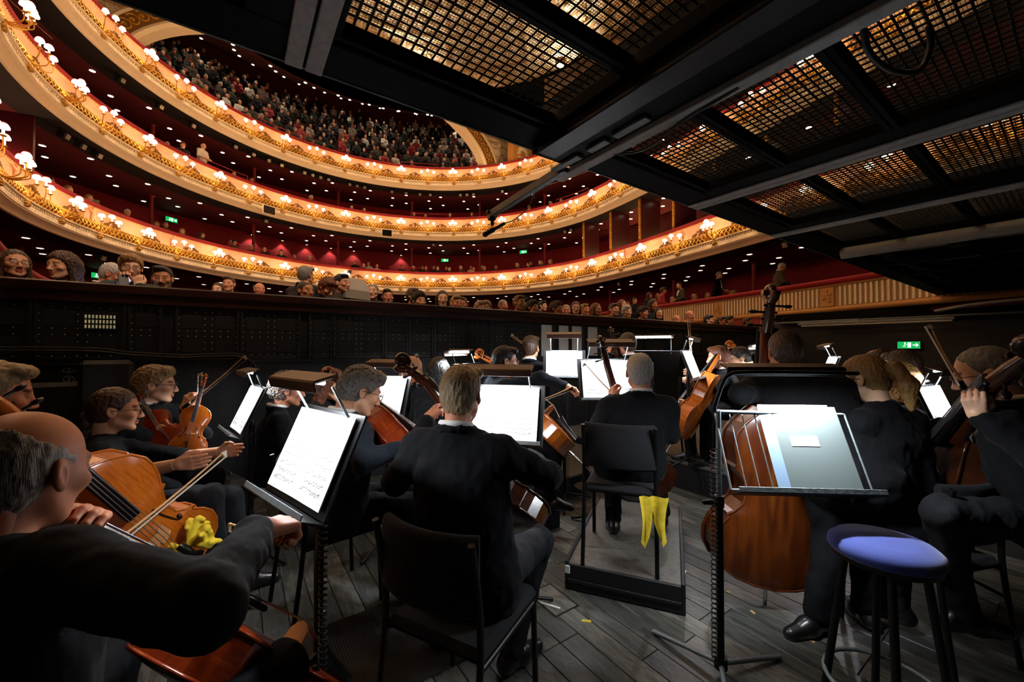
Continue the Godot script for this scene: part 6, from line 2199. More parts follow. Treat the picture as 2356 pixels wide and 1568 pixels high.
	person({"label": "man in a dark suit with light brown hair, seen from behind on the near chair", "head": [-0.213, 1.251, -1.7], "yaw": -20, "turn": 8, "pitch": -6, "hip": [-0.17, 0.57, -1.6], "shoulder": 0.19, "rE": [0.149, 0.935, -1.62], "rW": [0.082, 0.943, -1.88], "handR": ["grip", [0.1, -0.1, -1], [0, -1, 0]], "lE": [-0.476, 0.906, -1.64], "lW": [-0.396, 1.113, -1.88], "handL": ["curled", [0.1, 0.4, -0.6], [0.5, 0, -0.7]], "hair": "short", "hair_color": "hair_sandy", "skin": "skin_red", "cell": 0.012, "head_cell": 0.0038, "trousers": "trouser_grey", "rK": [0.13, 0.5, -1.98], "rA": [0.0, 0.09, -1.83], "toeR": [0.55, 0, -0.55], "lK": [-0.35, 0.52, -2.05], "lA": [-0.35, 0.09, -2.0]})
	person({"label": "short-haired cellist with glasses in profile, bow arm stretched out", "floor": 0.18, "head": [-0.056, 1.342, -3.4], "yaw": -72, "pitch": -6, "hip": [-0.2, 0.74, -3.45], "rE": [0.227, 1.216, -3.2], "rW": [0.42, 1.151, -3.15], "handR": ["curled", [1, -0.2, 0], [0, -1, 0]], "hair": "short", "hair_color": "hair_dark", "glasses": true, "skin": "skin", "cloth": "suit_grey", "rK": [0.344, 0.645, -3.15], "rA": [0.289, 0.284, -3.15], "toeR": [1, 0, 0.2], "lK": [0.25, 0.7, -3.5]})
	person({"label": "brown-haired player from behind, right arm raised, before the white panels", "floor": 0.2, "head": [0.197, 1.454, -4.1], "yaw": -10, "turn": -12, "hip": [0.18, 0.77, -4.05], "rE": [0.568, 1.201, -4.0], "rW": [0.413, 1.28, -4.2], "handR": ["curled"], "hair": "short", "hair_color": "hair_brown", "legs": false})
	person({"label": "brown-haired player behind the white-haired cellist, near the raised lamps", "floor": 0.28, "head": [1.244, 1.492, -4.3], "yaw": 12, "hip": [1.25, 0.84, -4.25], "lE": [1.0, 1.15, -4.2], "lW": [1.054, 1.384, -4.35], "handL": ["curled", [0.1, 0.5, -0.8], [0.6, 0, 0]], "hair": "short", "hair_color": "hair_brown", "skin": "skin_red", "legs": false})
	person({"label": "white-haired man in a black suit, seen from behind on the podium chair", "floor": 0.155, "head": [0.835, 1.293, -2.62], "yaw": -8, "hip": [0.76, 0.73, -2.6], "shoulder": 0.185, "rE": [1.008, 0.896, -2.55], "rW": [1.027, 0.8, -2.85], "handR": ["curled"], "lE": [0.54, 0.938, -2.55], "lW": [0.716, 1.095, -2.85], "handL": ["curled", [0.1, 0.6, -0.5], [0.6, 0, -0.3]], "hair": "thin", "hair_color": "hair_white", "skin": "skin_red", "cell": 0.013, "head_cell": 0.0038, "rK": [1.05, 0.66, -2.95], "lK": [0.75, 0.66, -3.05], "lA": [0.72, 0.245, -2.85], "rA": [1.1, 0.245, -2.95]})
	person({"label": "short-haired cellist facing left on the far riser", "floor": 0.28, "head": [2.225, 1.351, -4.3], "yaw": 60, "pitch": -8, "hip": [2.38, 0.84, -4.35], "lE": [2.0, 1.05, -4.0], "lW": [1.857, 1.154, -4.05], "handL": ["curled", [-0.6, 0.5, 0], [0.2, -0.3, -0.8]], "rE": [2.05, 1.0, -4.6], "rW": [1.843, 1.124, -4.2], "handR": ["curled"], "hair": "short", "hair_color": "hair_red", "skin": "skin_pale", "cell": 0.018, "rK": [1.85, 0.8, -4.2], "lK": [1.95, 0.8, -4.0], "lA": [1.95, 0.37, -4.02], "toeL": [-1, 0, 0.2]})
	person({"label": "dark-haired woman with a low bun looking down on the far riser", "woman": true, "floor": 0.28, "head": [2.574, 1.337, -4.5], "yaw": 66, "pitch": -20, "hip": [2.7, 0.84, -4.55], "hair": "bun", "hair_color": "hair_dark", "skin": "skin_pale", "legs": false})
	person({"label": "broad-backed double bass player in black, standing behind the wire stand", "standing": true, "head": [1.606, 1.427, -2.35], "yaw": -18, "pitch": -8, "hip": [1.72, 0.82, -2.05], "shoulder": 0.21, "slim": 1.12, "lE": [1.259, 1.2, -2.2], "lW": [1.62, 1.16, -2.55], "handL": ["curled", [0.2, 0.5, -0.6], [0.5, 0, -0.5]], "rE": [2.02, 1.02, -2.25], "rW": [1.85, 0.9, -2.5], "handR": ["curled"], "hair": "short", "hair_color": "hair_brown", "skin": "skin_red", "cell": 0.014, "lK": [1.66, 0.48, -2.08], "lA": [1.56, 0.09, -2.06], "rK": [1.86, 0.48, -2.1], "rA": [1.86, 0.09, -2.12], "toeL": [-0.9, 0, 0.2], "toeR": [0.2, 0, -1]})
	person({"label": "strawberry-blonde woman with a ponytail in a black top, seen from behind", "woman": true, "head": [1.894, 1.283, -2.15], "yaw": 14, "turn": 14, "pitch": -14, "hip": [2.02, 0.57, -2.05], "hair": "ponytail", "hair_color": "hair_blond", "glasses": true, "skin": "skin_pale", "cell": 0.014, "legs": false, "slim": 0.95})
	person({"label": "balding ruddy man half hidden behind the ponytailed woman", "head": [3.026, 1.317, -3.3], "yaw": 36, "pitch": -8, "hip": [3.1, 0.56, -3.3], "hair": "thin", "hair_color": "hair_brown", "skin": "skin_red", "legs": false})
	person({"label": "woman with loose wavy light brown hair behind the ponytail", "woman": true, "head": [2.648, 1.213, -2.75], "yaw": 14, "pitch": -14, "hip": [2.75, 0.56, -2.7], "hair": "wavy", "hair_color": "hair_blond", "legs": false})
	person({"label": "man with short brown hair and glasses facing left under the exit sign", "head": [2.879, 1.308, -2.95], "yaw": 38, "pitch": -10, "hip": [3.0, 0.58, -2.95], "hair": "short", "hair_color": "hair_brown", "glasses": true, "skin": "skin", "legs": false})
	person({"label": "grey-haired double bass player with glasses at the right edge", "head": [2.193, 1.327, -1.85], "yaw": 28, "turn": 14, "pitch": -18, "hip": [2.36, 0.72, -1.78], "front": true, "lE": [2.12, 0.92, -1.5], "lW": [2.029, 1.152, -1.74], "handL": ["curled", [-0.35, 0.8, 0.15], [0.75, 0.2, -0.5]], "rE": [2.15, 0.98, -2.2], "rW": [2.25, 1.0, -1.95], "handR": ["none"], "hair": "receding", "hair_color": "hair_grey", "glasses": true, "skin": "skin_pale", "cell": 0.014, "head_cell": 0.0038, "lK": [1.876, 0.735, -1.75], "lA": [2.064, 0.24, -1.85], "rK": [1.95, 0.6, -2.05], "rA": [2.0, 0.12, -2.1], "toeL": [0.6, 0, 0.1], "trousers": "trouser_grey"})
	person({"label": "woman with glasses and long brown hair behind the rail at the far left", "woman": true, "head": [-4.211, 2.162, -3.36], "yaw": -114, "pitch": 4, "floor": 0.98, "hair": "long", "hair_color": "hair_brown", "glasses": true, "skin": "skin", "legs": false, "group": "spectators by the pit rail"})
	person({"label": "woman with long light brown hair looking aside behind the rail", "woman": true, "head": [-3.989, 2.176, -3.52], "yaw": -178, "pitch": -4, "floor": 0.98, "hair": "wavy", "hair_color": "hair_brown", "skin": "skin", "legs": false, "group": "spectators by the pit rail"})
	person({"label": "fair-haired youth in glasses lit by his phone behind the rail", "head": [-3.699, 2.232, -3.85], "yaw": -134, "pitch": -10, "floor": 0.98, "hair": "full", "hair_color": "hair_blond", "glasses": true, "skin": "skin_pale", "cloth": "green_jumper", "collar": false, "legs": false, "rE": [-3.942, 2.009, -3.85], "rW": [-3.676, 2.06, -3.75], "handR": ["curled", [0.2, 0.9, 0], [0.6, 0, 0.6]], "lE": [-3.48, 2.009, -3.85], "lW": [-3.521, 2.035, -3.75], "handL": ["curled", [-0.2, 0.9, 0], [-0.3, 0, -0.8]], "group": "spectators by the pit rail"})
	person({"label": "white-haired spectator bent beside the youth with the phone", "head": [-4.319, 2.243, -4.3], "yaw": -65, "pitch": -20, "floor": 1.0, "hair": "thin", "hair_color": "hair_white", "skin": "skin_red", "legs": false, "group": "spectators by the pit rail"})
	person({"label": "bearded dark-haired man with his chin near the rail", "head": [-3.542, 2.157, -4.02], "yaw": -146, "pitch": -6, "floor": 0.98, "hair": "short", "hair_color": "hair_dark", "beard": true, "skin": "skin_tan", "legs": false, "group": "spectators by the pit rail"})
	person({"label": "grey-haired man in a dark coat standing with his back to the pit", "head": [-2.748, 2.422, -5.3], "yaw": -15, "floor": 0.7, "standing": true, "hair": "short", "hair_color": "hair_grey", "cloth": "coat_black", "legs": false, "group": "spectators by the pit rail"})
	person({"label": "brown-haired woman bending forward beside the grey loudspeaker", "woman": true, "head": [-2.372, 2.224, -5.1], "yaw": -115, "pitch": -35, "floor": 0.98, "hair": "full", "hair_color": "hair_red", "legs": false, "group": "spectators by the pit rail"})
	person({"label": "white-haired man in a dark open coat standing above the striped parapet", "head": [8.107, 3.879, -11.9], "yaw": -105, "pitch": -20, "floor": 2.35, "standing": true, "hair": "thin", "hair_color": "hair_white", "cloth": "coat_brown", "front": true, "legs": false, "group": "spectators in the stalls circle"})
	person({"label": "woman in a red cardigan standing behind the striped parapet", "woman": true, "head": [5.867, 3.686, -15.4], "yaw": -100, "floor": 2.35, "standing": true, "hair": "full", "hair_color": "hair_brown", "cloth": "red_wool", "legs": false, "cell": 0.025, "head_cell": 0.006, "group": "spectators in the stalls circle"})
	person({"label": "man in a brown jacket with a red programme behind the striped parapet", "head": [6.321, 3.824, -15.0], "yaw": 95, "floor": 2.35, "standing": true, "hair": "short", "hair_color": "hair_dark", "cloth": "coat_brown", "front": true, "legs": false, "cell": 0.025, "head_cell": 0.006, "group": "spectators in the stalls circle"})
	person({"label": "tall man in a dark suit standing at the back of the stalls circle", "head": [7.426, 4.07, -14.2], "yaw": -145, "floor": 2.4, "standing": true, "hair": "short", "hair_color": "hair_grey", "front": true, "legs": false, "cell": 0.025, "head_cell": 0.006, "group": "spectators in the stalls circle"})
	person({"label": "man in a pale shirt standing behind the middle balcony rail", "head": [-13.445, 10.257, -17.2], "yaw": -100, "floor": 8.4, "standing": true, "hair": "bald", "hair_color": "hair_white", "cloth": "white_shirt", "legs": false, "cell": 0.025, "head_cell": 0.006, "group": "spectators on the middle balcony"})
	person({"label": "curly-haired person leaning on the middle balcony rail", "head": [-13.512, 9.78, -16.2], "yaw": -130, "pitch": -15, "floor": 8.4, "standing": true, "hair": "curly", "hair_color": "hair_red", "cloth": "coat_black", "legs": false, "cell": 0.025, "head_cell": 0.006, "group": "spectators on the middle balcony"})

func instruments() -> void:
	fiddle("cello", "bright orange cello with a yellow cloth, held by the hidden left cellist", Vector3(-1.47, 0.47, -1.78), Vector3(-1.53, 1.058, -1.35), Vector3(0.7, 0.45, 0.6), 0.7, "varnish", "cellos of the section", 0.35)
	fiddle("cello", "reddish brown cello low in the near left corner before the bald man", Vector3(-0.62, 0.16, -1.42), Vector3(-1.06, 0.97, -0.9), Vector3(0.45, 0.3, -0.85), 0.755, "varnish_red", "cellos of the section", 0.25)
	fiddle("cello", "dark brown cello of the grey-haired man in the blue-lit jacket", Vector3(-0.281, 0.654, -2.08), Vector3(-0.867, 1.042, -2.35), Vector3(0.5, 0.6, -0.6), 0.755, "varnish_red", "cellos of the section", 0.3)
	fiddle("cello", "cello with a big dark scroll beside the near seated man's head", Vector3(0.08, 0.42, -2.3), Vector3(-0.5, 1.258, -1.98), Vector3(0.5, 0.5, -0.7), 0.755, "varnish_dark", "cellos of the section", 0.3)
	fiddle("cello", "red-orange cello of the cellist with the stretched bow arm", Vector3(0.43, 0.68, -3.03), Vector3(-0.3, 1.336, -3.6), Vector3(0.5, 0.6, -0.1), 0.755, "varnish", "cellos of the section", 0.3)
	fiddle("cello", "cello with its dark scroll outlined against the middle white sheet", Vector3(1, 0.36, -2.95), Vector3(0.703, 1.358, -2.92), Vector3(0, 0.3, -1), 0.755, "varnish_dark", "cellos of the section", 0.2)
	fiddle("cello", "cello with pegs rising beside the player near the raised lamps", Vector3(1.36, 0.5, -4.4), Vector3(1.087, 1.5, -4.2), Vector3(0, 0.3, -1), 0.755, "varnish_dark", "cellos of the section", 0.2)
	fiddle("cello", "orange cello held by the cellist facing left on the riser", Vector3(1.62, 0.62, -3.9), Vector3(2.29, 1.386, -4.2), Vector3(-0.6, 0.3, -0.6), 0.755, "varnish", "cellos of the section", 0.25)
	fiddle("double_bass", "big golden brown double bass, its back to the wire stand", Vector3(1.45, 0.12, -2.3), Vector3(1.585, 1.86, -2.36), Vector3(0.12, 0.05, -1), 1.06, "varnish_bass", "double basses", 0.12)
	fiddle("double_bass", "dark brown double bass leaning on the player at the right edge", Vector3(2.58, 0.256, -2.54), Vector3(2.11, 1.37, -1.54), Vector3(-0.75, 0.3, -0.4), 1.06, "varnish_dark", "double basses", 0.45)
	fiddle("violin", "bright amber violin held upright by the man in white tie", Vector3(-2.041, 0.77, -2.5), Vector3(-2.031, 1.18, -2.62), Vector3(0.42, 0.1, 0.85), 0.325, "varnish", "violins", 0)
	fiddle("violin", "darker violin resting against the man in white tie", Vector3(-2.118, 0.858, -2.5), Vector3(-2.35, 1.041, -2.6), Vector3(0.4, 0.3, 1), 0.3, "varnish_red", "violins", 0)
	fiddle("violin", "small violin under the balding player's chin", Vector3(-0.926, 1.154, -3.82), Vector3(-0.684, 1.077, -3.6), Vector3(0, 1, 0.3), 0.34, "varnish", "violins", 0)
	bow("bow drawn across the bright orange cello at the left", Vector3(-1.381, 0.753, -1.3), Vector3(-1.327, 0.975, -1.85), Vector3(0, -1, 0.4))
	bow("pale bow slanting up from the hand of the man in white tie", Vector3(-2.121, 1.071, -2.55), Vector3(-1.826, 1.4, -2.72), Vector3(0, -1, 0))
	bow("upright bow standing beside the bright amber violin", Vector3(-2.032, 0.757, -2.6), Vector3(-2.114, 1.281, -2.72), Vector3(-1, 0, 0))
	bow("bow of the bald man pointing past the left music stand", Vector3(-0.53, 1.05, -0.93), Vector3(-1, 0.83, -1.42), Vector3(0, -1, 0))
	bow("bow of the cellist with the stretched arm", Vector3(0.477, 1.154, -3.12), Vector3(0.111, 1.034, -3), Vector3(0, -1, 0))
	bow("bow rising beside the cellist facing left", Vector3(1.88, 1.164, -4.1), Vector3(1.902, 1.756, -4.25), Vector3(-1, 0, 0))
	bow("thin bow held by the violinist with glasses by the pit wall", Vector3(-0.81, 1.12, -3.6), Vector3(-0.889, 1.394, -3.65), Vector3(1, 0, 0))
	bow("bow lifted by the double bass player at the right edge", Vector3(2.057, 1.265, -1.8), Vector3(2.052, 1.563, -1.95), Vector3(-1, -0.3, 0))
	bow("thin bow crossing before the middle white sheet", Vector3(0.829, 1.042, -2.9), Vector3(0.547, 1.339, -3), Vector3(0, -1, 0))
	bow("bow sticking up above the player before the white panels", Vector3(0.181, 1.477, -4.15), Vector3(0, 1.605, -4.3), Vector3(0, -1, 0))

func furniture() -> void:
	chair("black upholstered chair under the near man seen from behind", Vector3(-0.19, 0, -1.56), -28)
	chair("black upholstered chair on the podium with a yellow cloth", Vector3(0.705, 0.155, -2.57), -20)
	chair("black chair under the grey-haired cellist bent over", Vector3(-1.06, 0, -2.33), -46)
	chair("black chair under the woman with open hands", Vector3(-2.36, 0, -2.27), -48)
	chair("black chair under the bald man in the near left corner", Vector3(-1, 0, -0.76), -10)
	chair("black chair under the man in white tie", Vector3(-2.62, 0, -2.82), -82)
	chair("black chair under the cellist with the stretched bow arm", Vector3(-0.22, 0.18, -3.46), -72)
	chair("black chair under the cellist facing left on the riser", Vector3(2.45, 0.28, -4.36), 60)
	chair("black chair under the ponytailed woman", Vector3(2.04, 0, -2.02), 14)
	chair("empty black chair on the far riser behind the stands", Vector3(1.95, 0.28, -4.75), 30)
	music_stand({"label": "near left black music stand with a coiled cable", "music": "thick bright score on the near left stand", "at": [-0.693, 1.085, -1.38], "yaw": -40, "tilt": 24, "w": 0.41, "h": 0.3, "lamp_out": 0.13, "lamp_up": 0.07, "foot": 20})
	music_stand({"label": "music stand facing the near man seen from behind", "music": "bright open score before the near seated man", "at": [-0.062, 1.092, -2.2], "yaw": -14, "tilt": 20, "w": 0.42, "h": 0.3, "lamp_up": 0.06, "lamp_out": 0.12})
	music_stand({"label": "music stand behind the grey-haired cellist", "music": "bright sheet behind the grey-haired cellist's hand", "at": [-0.934, 1.093, -2.95], "yaw": -16, "tilt": 22, "w": 0.3, "h": 0.3, "floor": 0})
	music_stand({"label": "music stand before the white panels", "music": "bright sheet before the player with the raised arm", "at": [0.491, 1.299, -3.75], "power": 1.6, "yaw": -8, "tilt": 20, "w": 0.34, "h": 0.26, "floor": 0, "lamp_up": 0.1, "lamp_out": 0.16})
	music_stand({"label": "music stand of the white-haired man on the podium", "music": "large bright sheet behind the white-haired man's cello scroll", "at": [0.777, 1.198, -3.25], "yaw": 4, "tilt": 16, "w": 0.42, "h": 0.32, "floor": 0, "lamp_up": 0.1, "lamp_out": 0.16})
	music_stand({"label": "music stand at the left beside the wall, seen edge-on", "music": "bright sheet seen edge-on at the left stand", "at": [-1.825, 1.033, -2.75], "yaw": -46, "tilt": 24, "w": 0.36, "h": 0.32, "lamp_up": 0.07, "lamp_out": 0.1})
	music_stand({"label": "music stand between the ponytailed woman and the right bassist", "music": "bright sheet between the ponytailed woman and the right bassist", "at": [2.723, 1.071, -2.55], "yaw": 30, "tilt": 20, "w": 0.4, "h": 0.28})
	music_stand({"label": "wire music stand near the stool holding a grey folder", "music": "", "pages": 0, "wire": true, "post": false, "at": [1.2, 1.01, -1.725], "yaw": -4, "tilt": 27, "w": 0.5, "h": 0.33, "lamp_up": 0.17, "lamp_out": 0.1, "lamp_w": 0.88, "coil": false, "arms": false, "hood": "lamp_black", "power": 2.4})
	music_stand({"label": "music stand of the cellist facing left", "music": "bright sheet before the cellist facing left", "at": [1.777, 1.29, -3.95], "yaw": 55, "tilt": 20, "w": 0.4, "h": 0.28, "floor": 0.28, "lamp_up": 0.09})
	music_stand({"label": "raised music stand behind the player near the lamps", "music": "sheet on the raised stand near the pit wall", "at": [1.547, 1.32, -4.4], "yaw": 165, "tilt": 40, "w": 0.5, "h": 0.26, "floor": 0.28, "lamp_up": 0.12, "lamp_out": 0.1})
	music_stand({"label": "music stand of the woman with the low bun", "music": "sheet before the woman with the low bun", "at": [2.605, 1.231, -4.1], "yaw": -150, "tilt": 20, "w": 0.46, "h": 0.28, "floor": 0.28})
	music_stand({"label": "music stand behind the standing bass player", "music": "sheet behind the standing bass player", "at": [3.095, 1.233, -3.9], "yaw": -120, "tilt": 20, "w": 0.46, "h": 0.28})
	music_stand({"label": "far music stand in front of the violinist with glasses", "music": "sheet before the violinist with glasses", "at": [-0.45, 1.175, -3.55], "yaw": -115, "tilt": 20, "w": 0.42, "h": 0.28})

const STALLS := [[-4.669, 2.502, -6.6, "short", "hair_brown"], [-5.135, 2.466, -7.0, "long", "hair_brown"], [-4.606, 2.503, -7.2, "bald", "hair_grey"], [-2.626, 2.158, -4.95, "thin", "hair_brown"], [-2.349, 2.312, -5.3, "short", "hair_dark"], [-2.152, 2.323, -6.2, "thin", "hair_grey"], [-1.988, 2.255, -6.3, "short", "hair_brown"], [-1.663, 2.281, -6.4, "full", "hair_brown"], [-1.327, 2.092, -5.5, "curly", "hair_dark"], [-1.017, 2.147, -5.75, "long", "hair_dark"], [-0.899, 2.123, -6.1, "short", "hair_blond"], [-0.807, 2.163, -6.6, "short", "hair_brown"], [-0.611, 2.145, -7.0, "full", "hair_sandy"], [-0.442, 2.163, -7.1, "full", "hair_sandy"], [-0.236, 2.297, -8.0, "thin", "hair_grey"], [0.056, 2.173, -6.429, "short", "hair_red"], [0.291, 2.181, -7.2, "curly", "hair_dark"], [0.643, 2.456, -9.5, "short", "hair_dark"], [0.703, 2.138, -7.0, "curly", "hair_brown"], [1.056, 2.174, -7.8, "thin", "hair_grey"], [1.164, 2.175, -7.3, "long", "hair_brown"], [1.467, 2.257, -8.4, "short", "hair_blond"], [1.515, 2.171, -7.5, "long", "hair_red"], [1.958, 2.209, -7.9, "short", "hair_brown"], [2.417, 2.423, -9.0, "long", "hair_red"], [2.248, 2.17, -7.949, "full", "hair_white"], [2.615, 2.175, -8.204, "curly", "hair_dark"], [3.099, 2.412, -8.9, "wavy", "hair_brown"], [3.136, 2.192, -8.6, "long", "hair_dark"], [3.756, 2.093, -9.2, "bald", "hair_grey"], [4.048, 2.193, -9.2, "bald", "hair_grey"], [4.666, 2.123, -9.627, "short", "hair_dark"], [5.124, 2.112, -9.945, "short", "hair_brown"], [5.467, 2.152, -10.2, "short", "hair_dark"], [6.235, 2.152, -10.715, "short", "hair_brown"], [4.891, 3.354, -16.0, "short", "hair_dark"], [5.382, 3.537, -15.8, "wavy", "hair_dark"], [5.688, 3.477, -15.6, "long", "hair_red"], [6.09, 3.292, -15.2, "thin", "hair_grey"], [6.734, 3.369, -14.9, "bald", "hair_grey"], [7.059, 3.352, -14.4, "long", "hair_red"], [7.608, 3.333, -13.8, "wavy", "hair_blond"], [4.687, 3.236, -16.2, "short", "hair_brown"]]
# ---------------------------------------------------------------- the audience further off
var CROWD := {}

func crowd_proto(hair: String, col: String, cloth: String) -> Node3D:
	var key := hair + col + cloth
	if not CROWD.has(key):
		var o := person({"label": "", "head": [0, 1.16, 0], "woman": hair in ["long", "wavy", "bun"], "hair": hair, "hair_color": col, "cloth": cloth, "legs": false, "cell": 0.028, "head_cell": 0.007, "handR": ["none"], "handL": ["none"], "collar": false, "skin": ["skin", "skin_pale", "skin_red", "skin_tan"][CROWD.size() % 4], "folds": 0.004})
		# keep it as a pattern only
		remove_child(o)
		taken["person"] -= 1
		CROWD[key] = o
	return CROWD[key]

func place_guest(hair: String, col: String, cloth: String, at: Transform3D, label: String, group: String) -> Node3D:
	var o := crowd_proto(hair, col, cloth)
	var r: Node3D = o.duplicate()
	r.name = numbered("spectator")
	add_child(r)
	r.transform = at
	tag(r, label, "spectator", group)
	return r

const HAIR_WORD := {"hair_brown": "brown-haired", "hair_dark": "dark-haired", "hair_grey": "grey-haired", "hair_white": "white-haired", "hair_blond": "fair-haired", "hair_red": "auburn-haired", "hair_sandy": "sandy-haired", "hair_salt": "greying"}
const HAIR_KIND := {"short": "cropped", "long": "long-tressed", "bald": "balding", "thin": "thinning", "curly": "curly", "full": "thick", "wavy": "wavy"}
const CLOTH_WORD := {"coat_black": "a black coat", "suit_grey": "a dark grey jacket", "coat_brown": "a brown coat", "red_wool": "a red top", "green_jumper": "a dark green top", "white_shirt": "a pale shirt"}

func crowd() -> void:
	rng.seed = 2024
	var cloths := ["coat_black", "suit_grey", "coat_brown", "coat_black", "red_wool", "green_jumper", "white_shirt", "suit_grey"]
	var n := 0
	for p in STALLS:
		n += 1
		var head := Vector3(p[0], p[1], p[2])
		var cl: String = cloths[rng.randi() % 4]
		if p[3] == "bald":
			cl = "white_shirt"
		var yaw := -145.0 + rng.randf_range(-45, 45)
		var far := head.z < -12.5
		place_guest(p[3], p[4], cl, xf(head - Vector3(0, 1.16, 0), yaw), "%s %s spectator in %s %s, %s from the left" % [HAIR_KIND[p[3]], HAIR_WORD[p[4]], CLOTH_WORD[cl], "behind the striped parapet" if far else "beyond the pit rail", ordinal(n)], "spectators in the stalls circle" if far else "spectators in the stalls")
	var looks := [["short", "hair_dark", "coat_black"], ["thin", "hair_grey", "suit_grey"], ["long", "hair_brown", "coat_black"], ["full", "hair_white", "coat_brown"], ["wavy", "hair_blond", "red_wool"], ["bald", "hair_grey", "white_shirt"], ["short", "hair_brown", "green_jumper"], ["curly", "hair_dark", "coat_brown"]]
	# front rows of the two lower balconies
	for t in 2:
		n = 0
		var s := 16.5
		while s < 41.0:
			var k := rng.randi() % 8
			var gap := rng.randf()
			if gap < (0.8 if t == 0 else 0.3):
				for row in (2 if t == 0 and gap < 0.45 else 1):
					n += 1
					var f := ring_at(s + 0.3 * row, -0.75 - 0.9 * row)
					var at := Transform3D(Basis.looking_at(f.basis.x, Vector3.UP), f.origin + Vector3(0, TIER[t] + 0.36 + 0.18 + 0.25 * row + rng.randf() * 0.1, 0))
					place_guest(looks[k][0], looks[k][1], looks[k][2], at.rotated_local(Vector3.UP, rng.randf_range(-0.7, 0.7)), "%s spectator in %s on the %s balcony, %s from its stage end" % [HAIR_WORD[looks[k][1]], CLOTH_WORD[looks[k][2]], TIER_WORD[t], ordinal(n)], "spectators on the %s balcony" % TIER_WORD[t])
			s += 0.68
	# the packed amphitheatre above the top rail: the front rows one by one, the rows behind as one mass
	n = 0
	var far := []
	for k in 8:
		far.append([])
	for row in range(1, 12):
		var s := 20.2 + 0.3 * (row % 2)
		var m := 0
		while s < 38.4:
			if rng.randf() < 0.8:
				var k := rng.randi() % 8
				var f := ring_at(s, -0.85 - 0.85 * row)
				var up: float = TIER[2] + 0.4 + 0.72 * row + (0.32 if rng.randf() < 0.25 else 0.04)
				var at := Transform3D(Basis.looking_at(f.basis.x, Vector3.UP), f.origin + Vector3(0, up, 0)).rotated_local(Vector3.UP, rng.randf_range(-0.6, 0.6))
				if n < 190:
					n += 1
					m += 1
					place_guest(looks[k][0], looks[k][1], looks[k][2], at, "%s spectator in %s in the amphitheatre, %s row up, %s along" % [HAIR_WORD[looks[k][1]], CLOTH_WORD[looks[k][2]], ordinal(row), ordinal(m)], "amphitheatre crowd")
				else:
					far[k].append(at)
			s += 0.6 / (1.0 + 0.085 * row)
	var mass := thing("distant_crowd", "packed distant crowd in the upper rows of the amphitheatre", "crowd")
	stuff(mass)
	for k in 8:
		var proto := crowd_proto(looks[k][0], looks[k][1], looks[k][2])
		for c in proto.get_children():
			var mm := MultiMesh.new()
			mm.transform_format = MultiMesh.TRANSFORM_3D
			mm.mesh = c.mesh
			mm.instance_count = far[k].size()
			for i in far[k].size():
				mm.set_instance_transform(i, far[k][i])
			var mi := MultiMeshInstance3D.new()
			mi.name = "figures"
			mi.multimesh = mm
			mi.material_override = c.material_override
			mass.add_child(mi, true)
			stuff(mi)
	for o in CROWD.values():
		o.free()

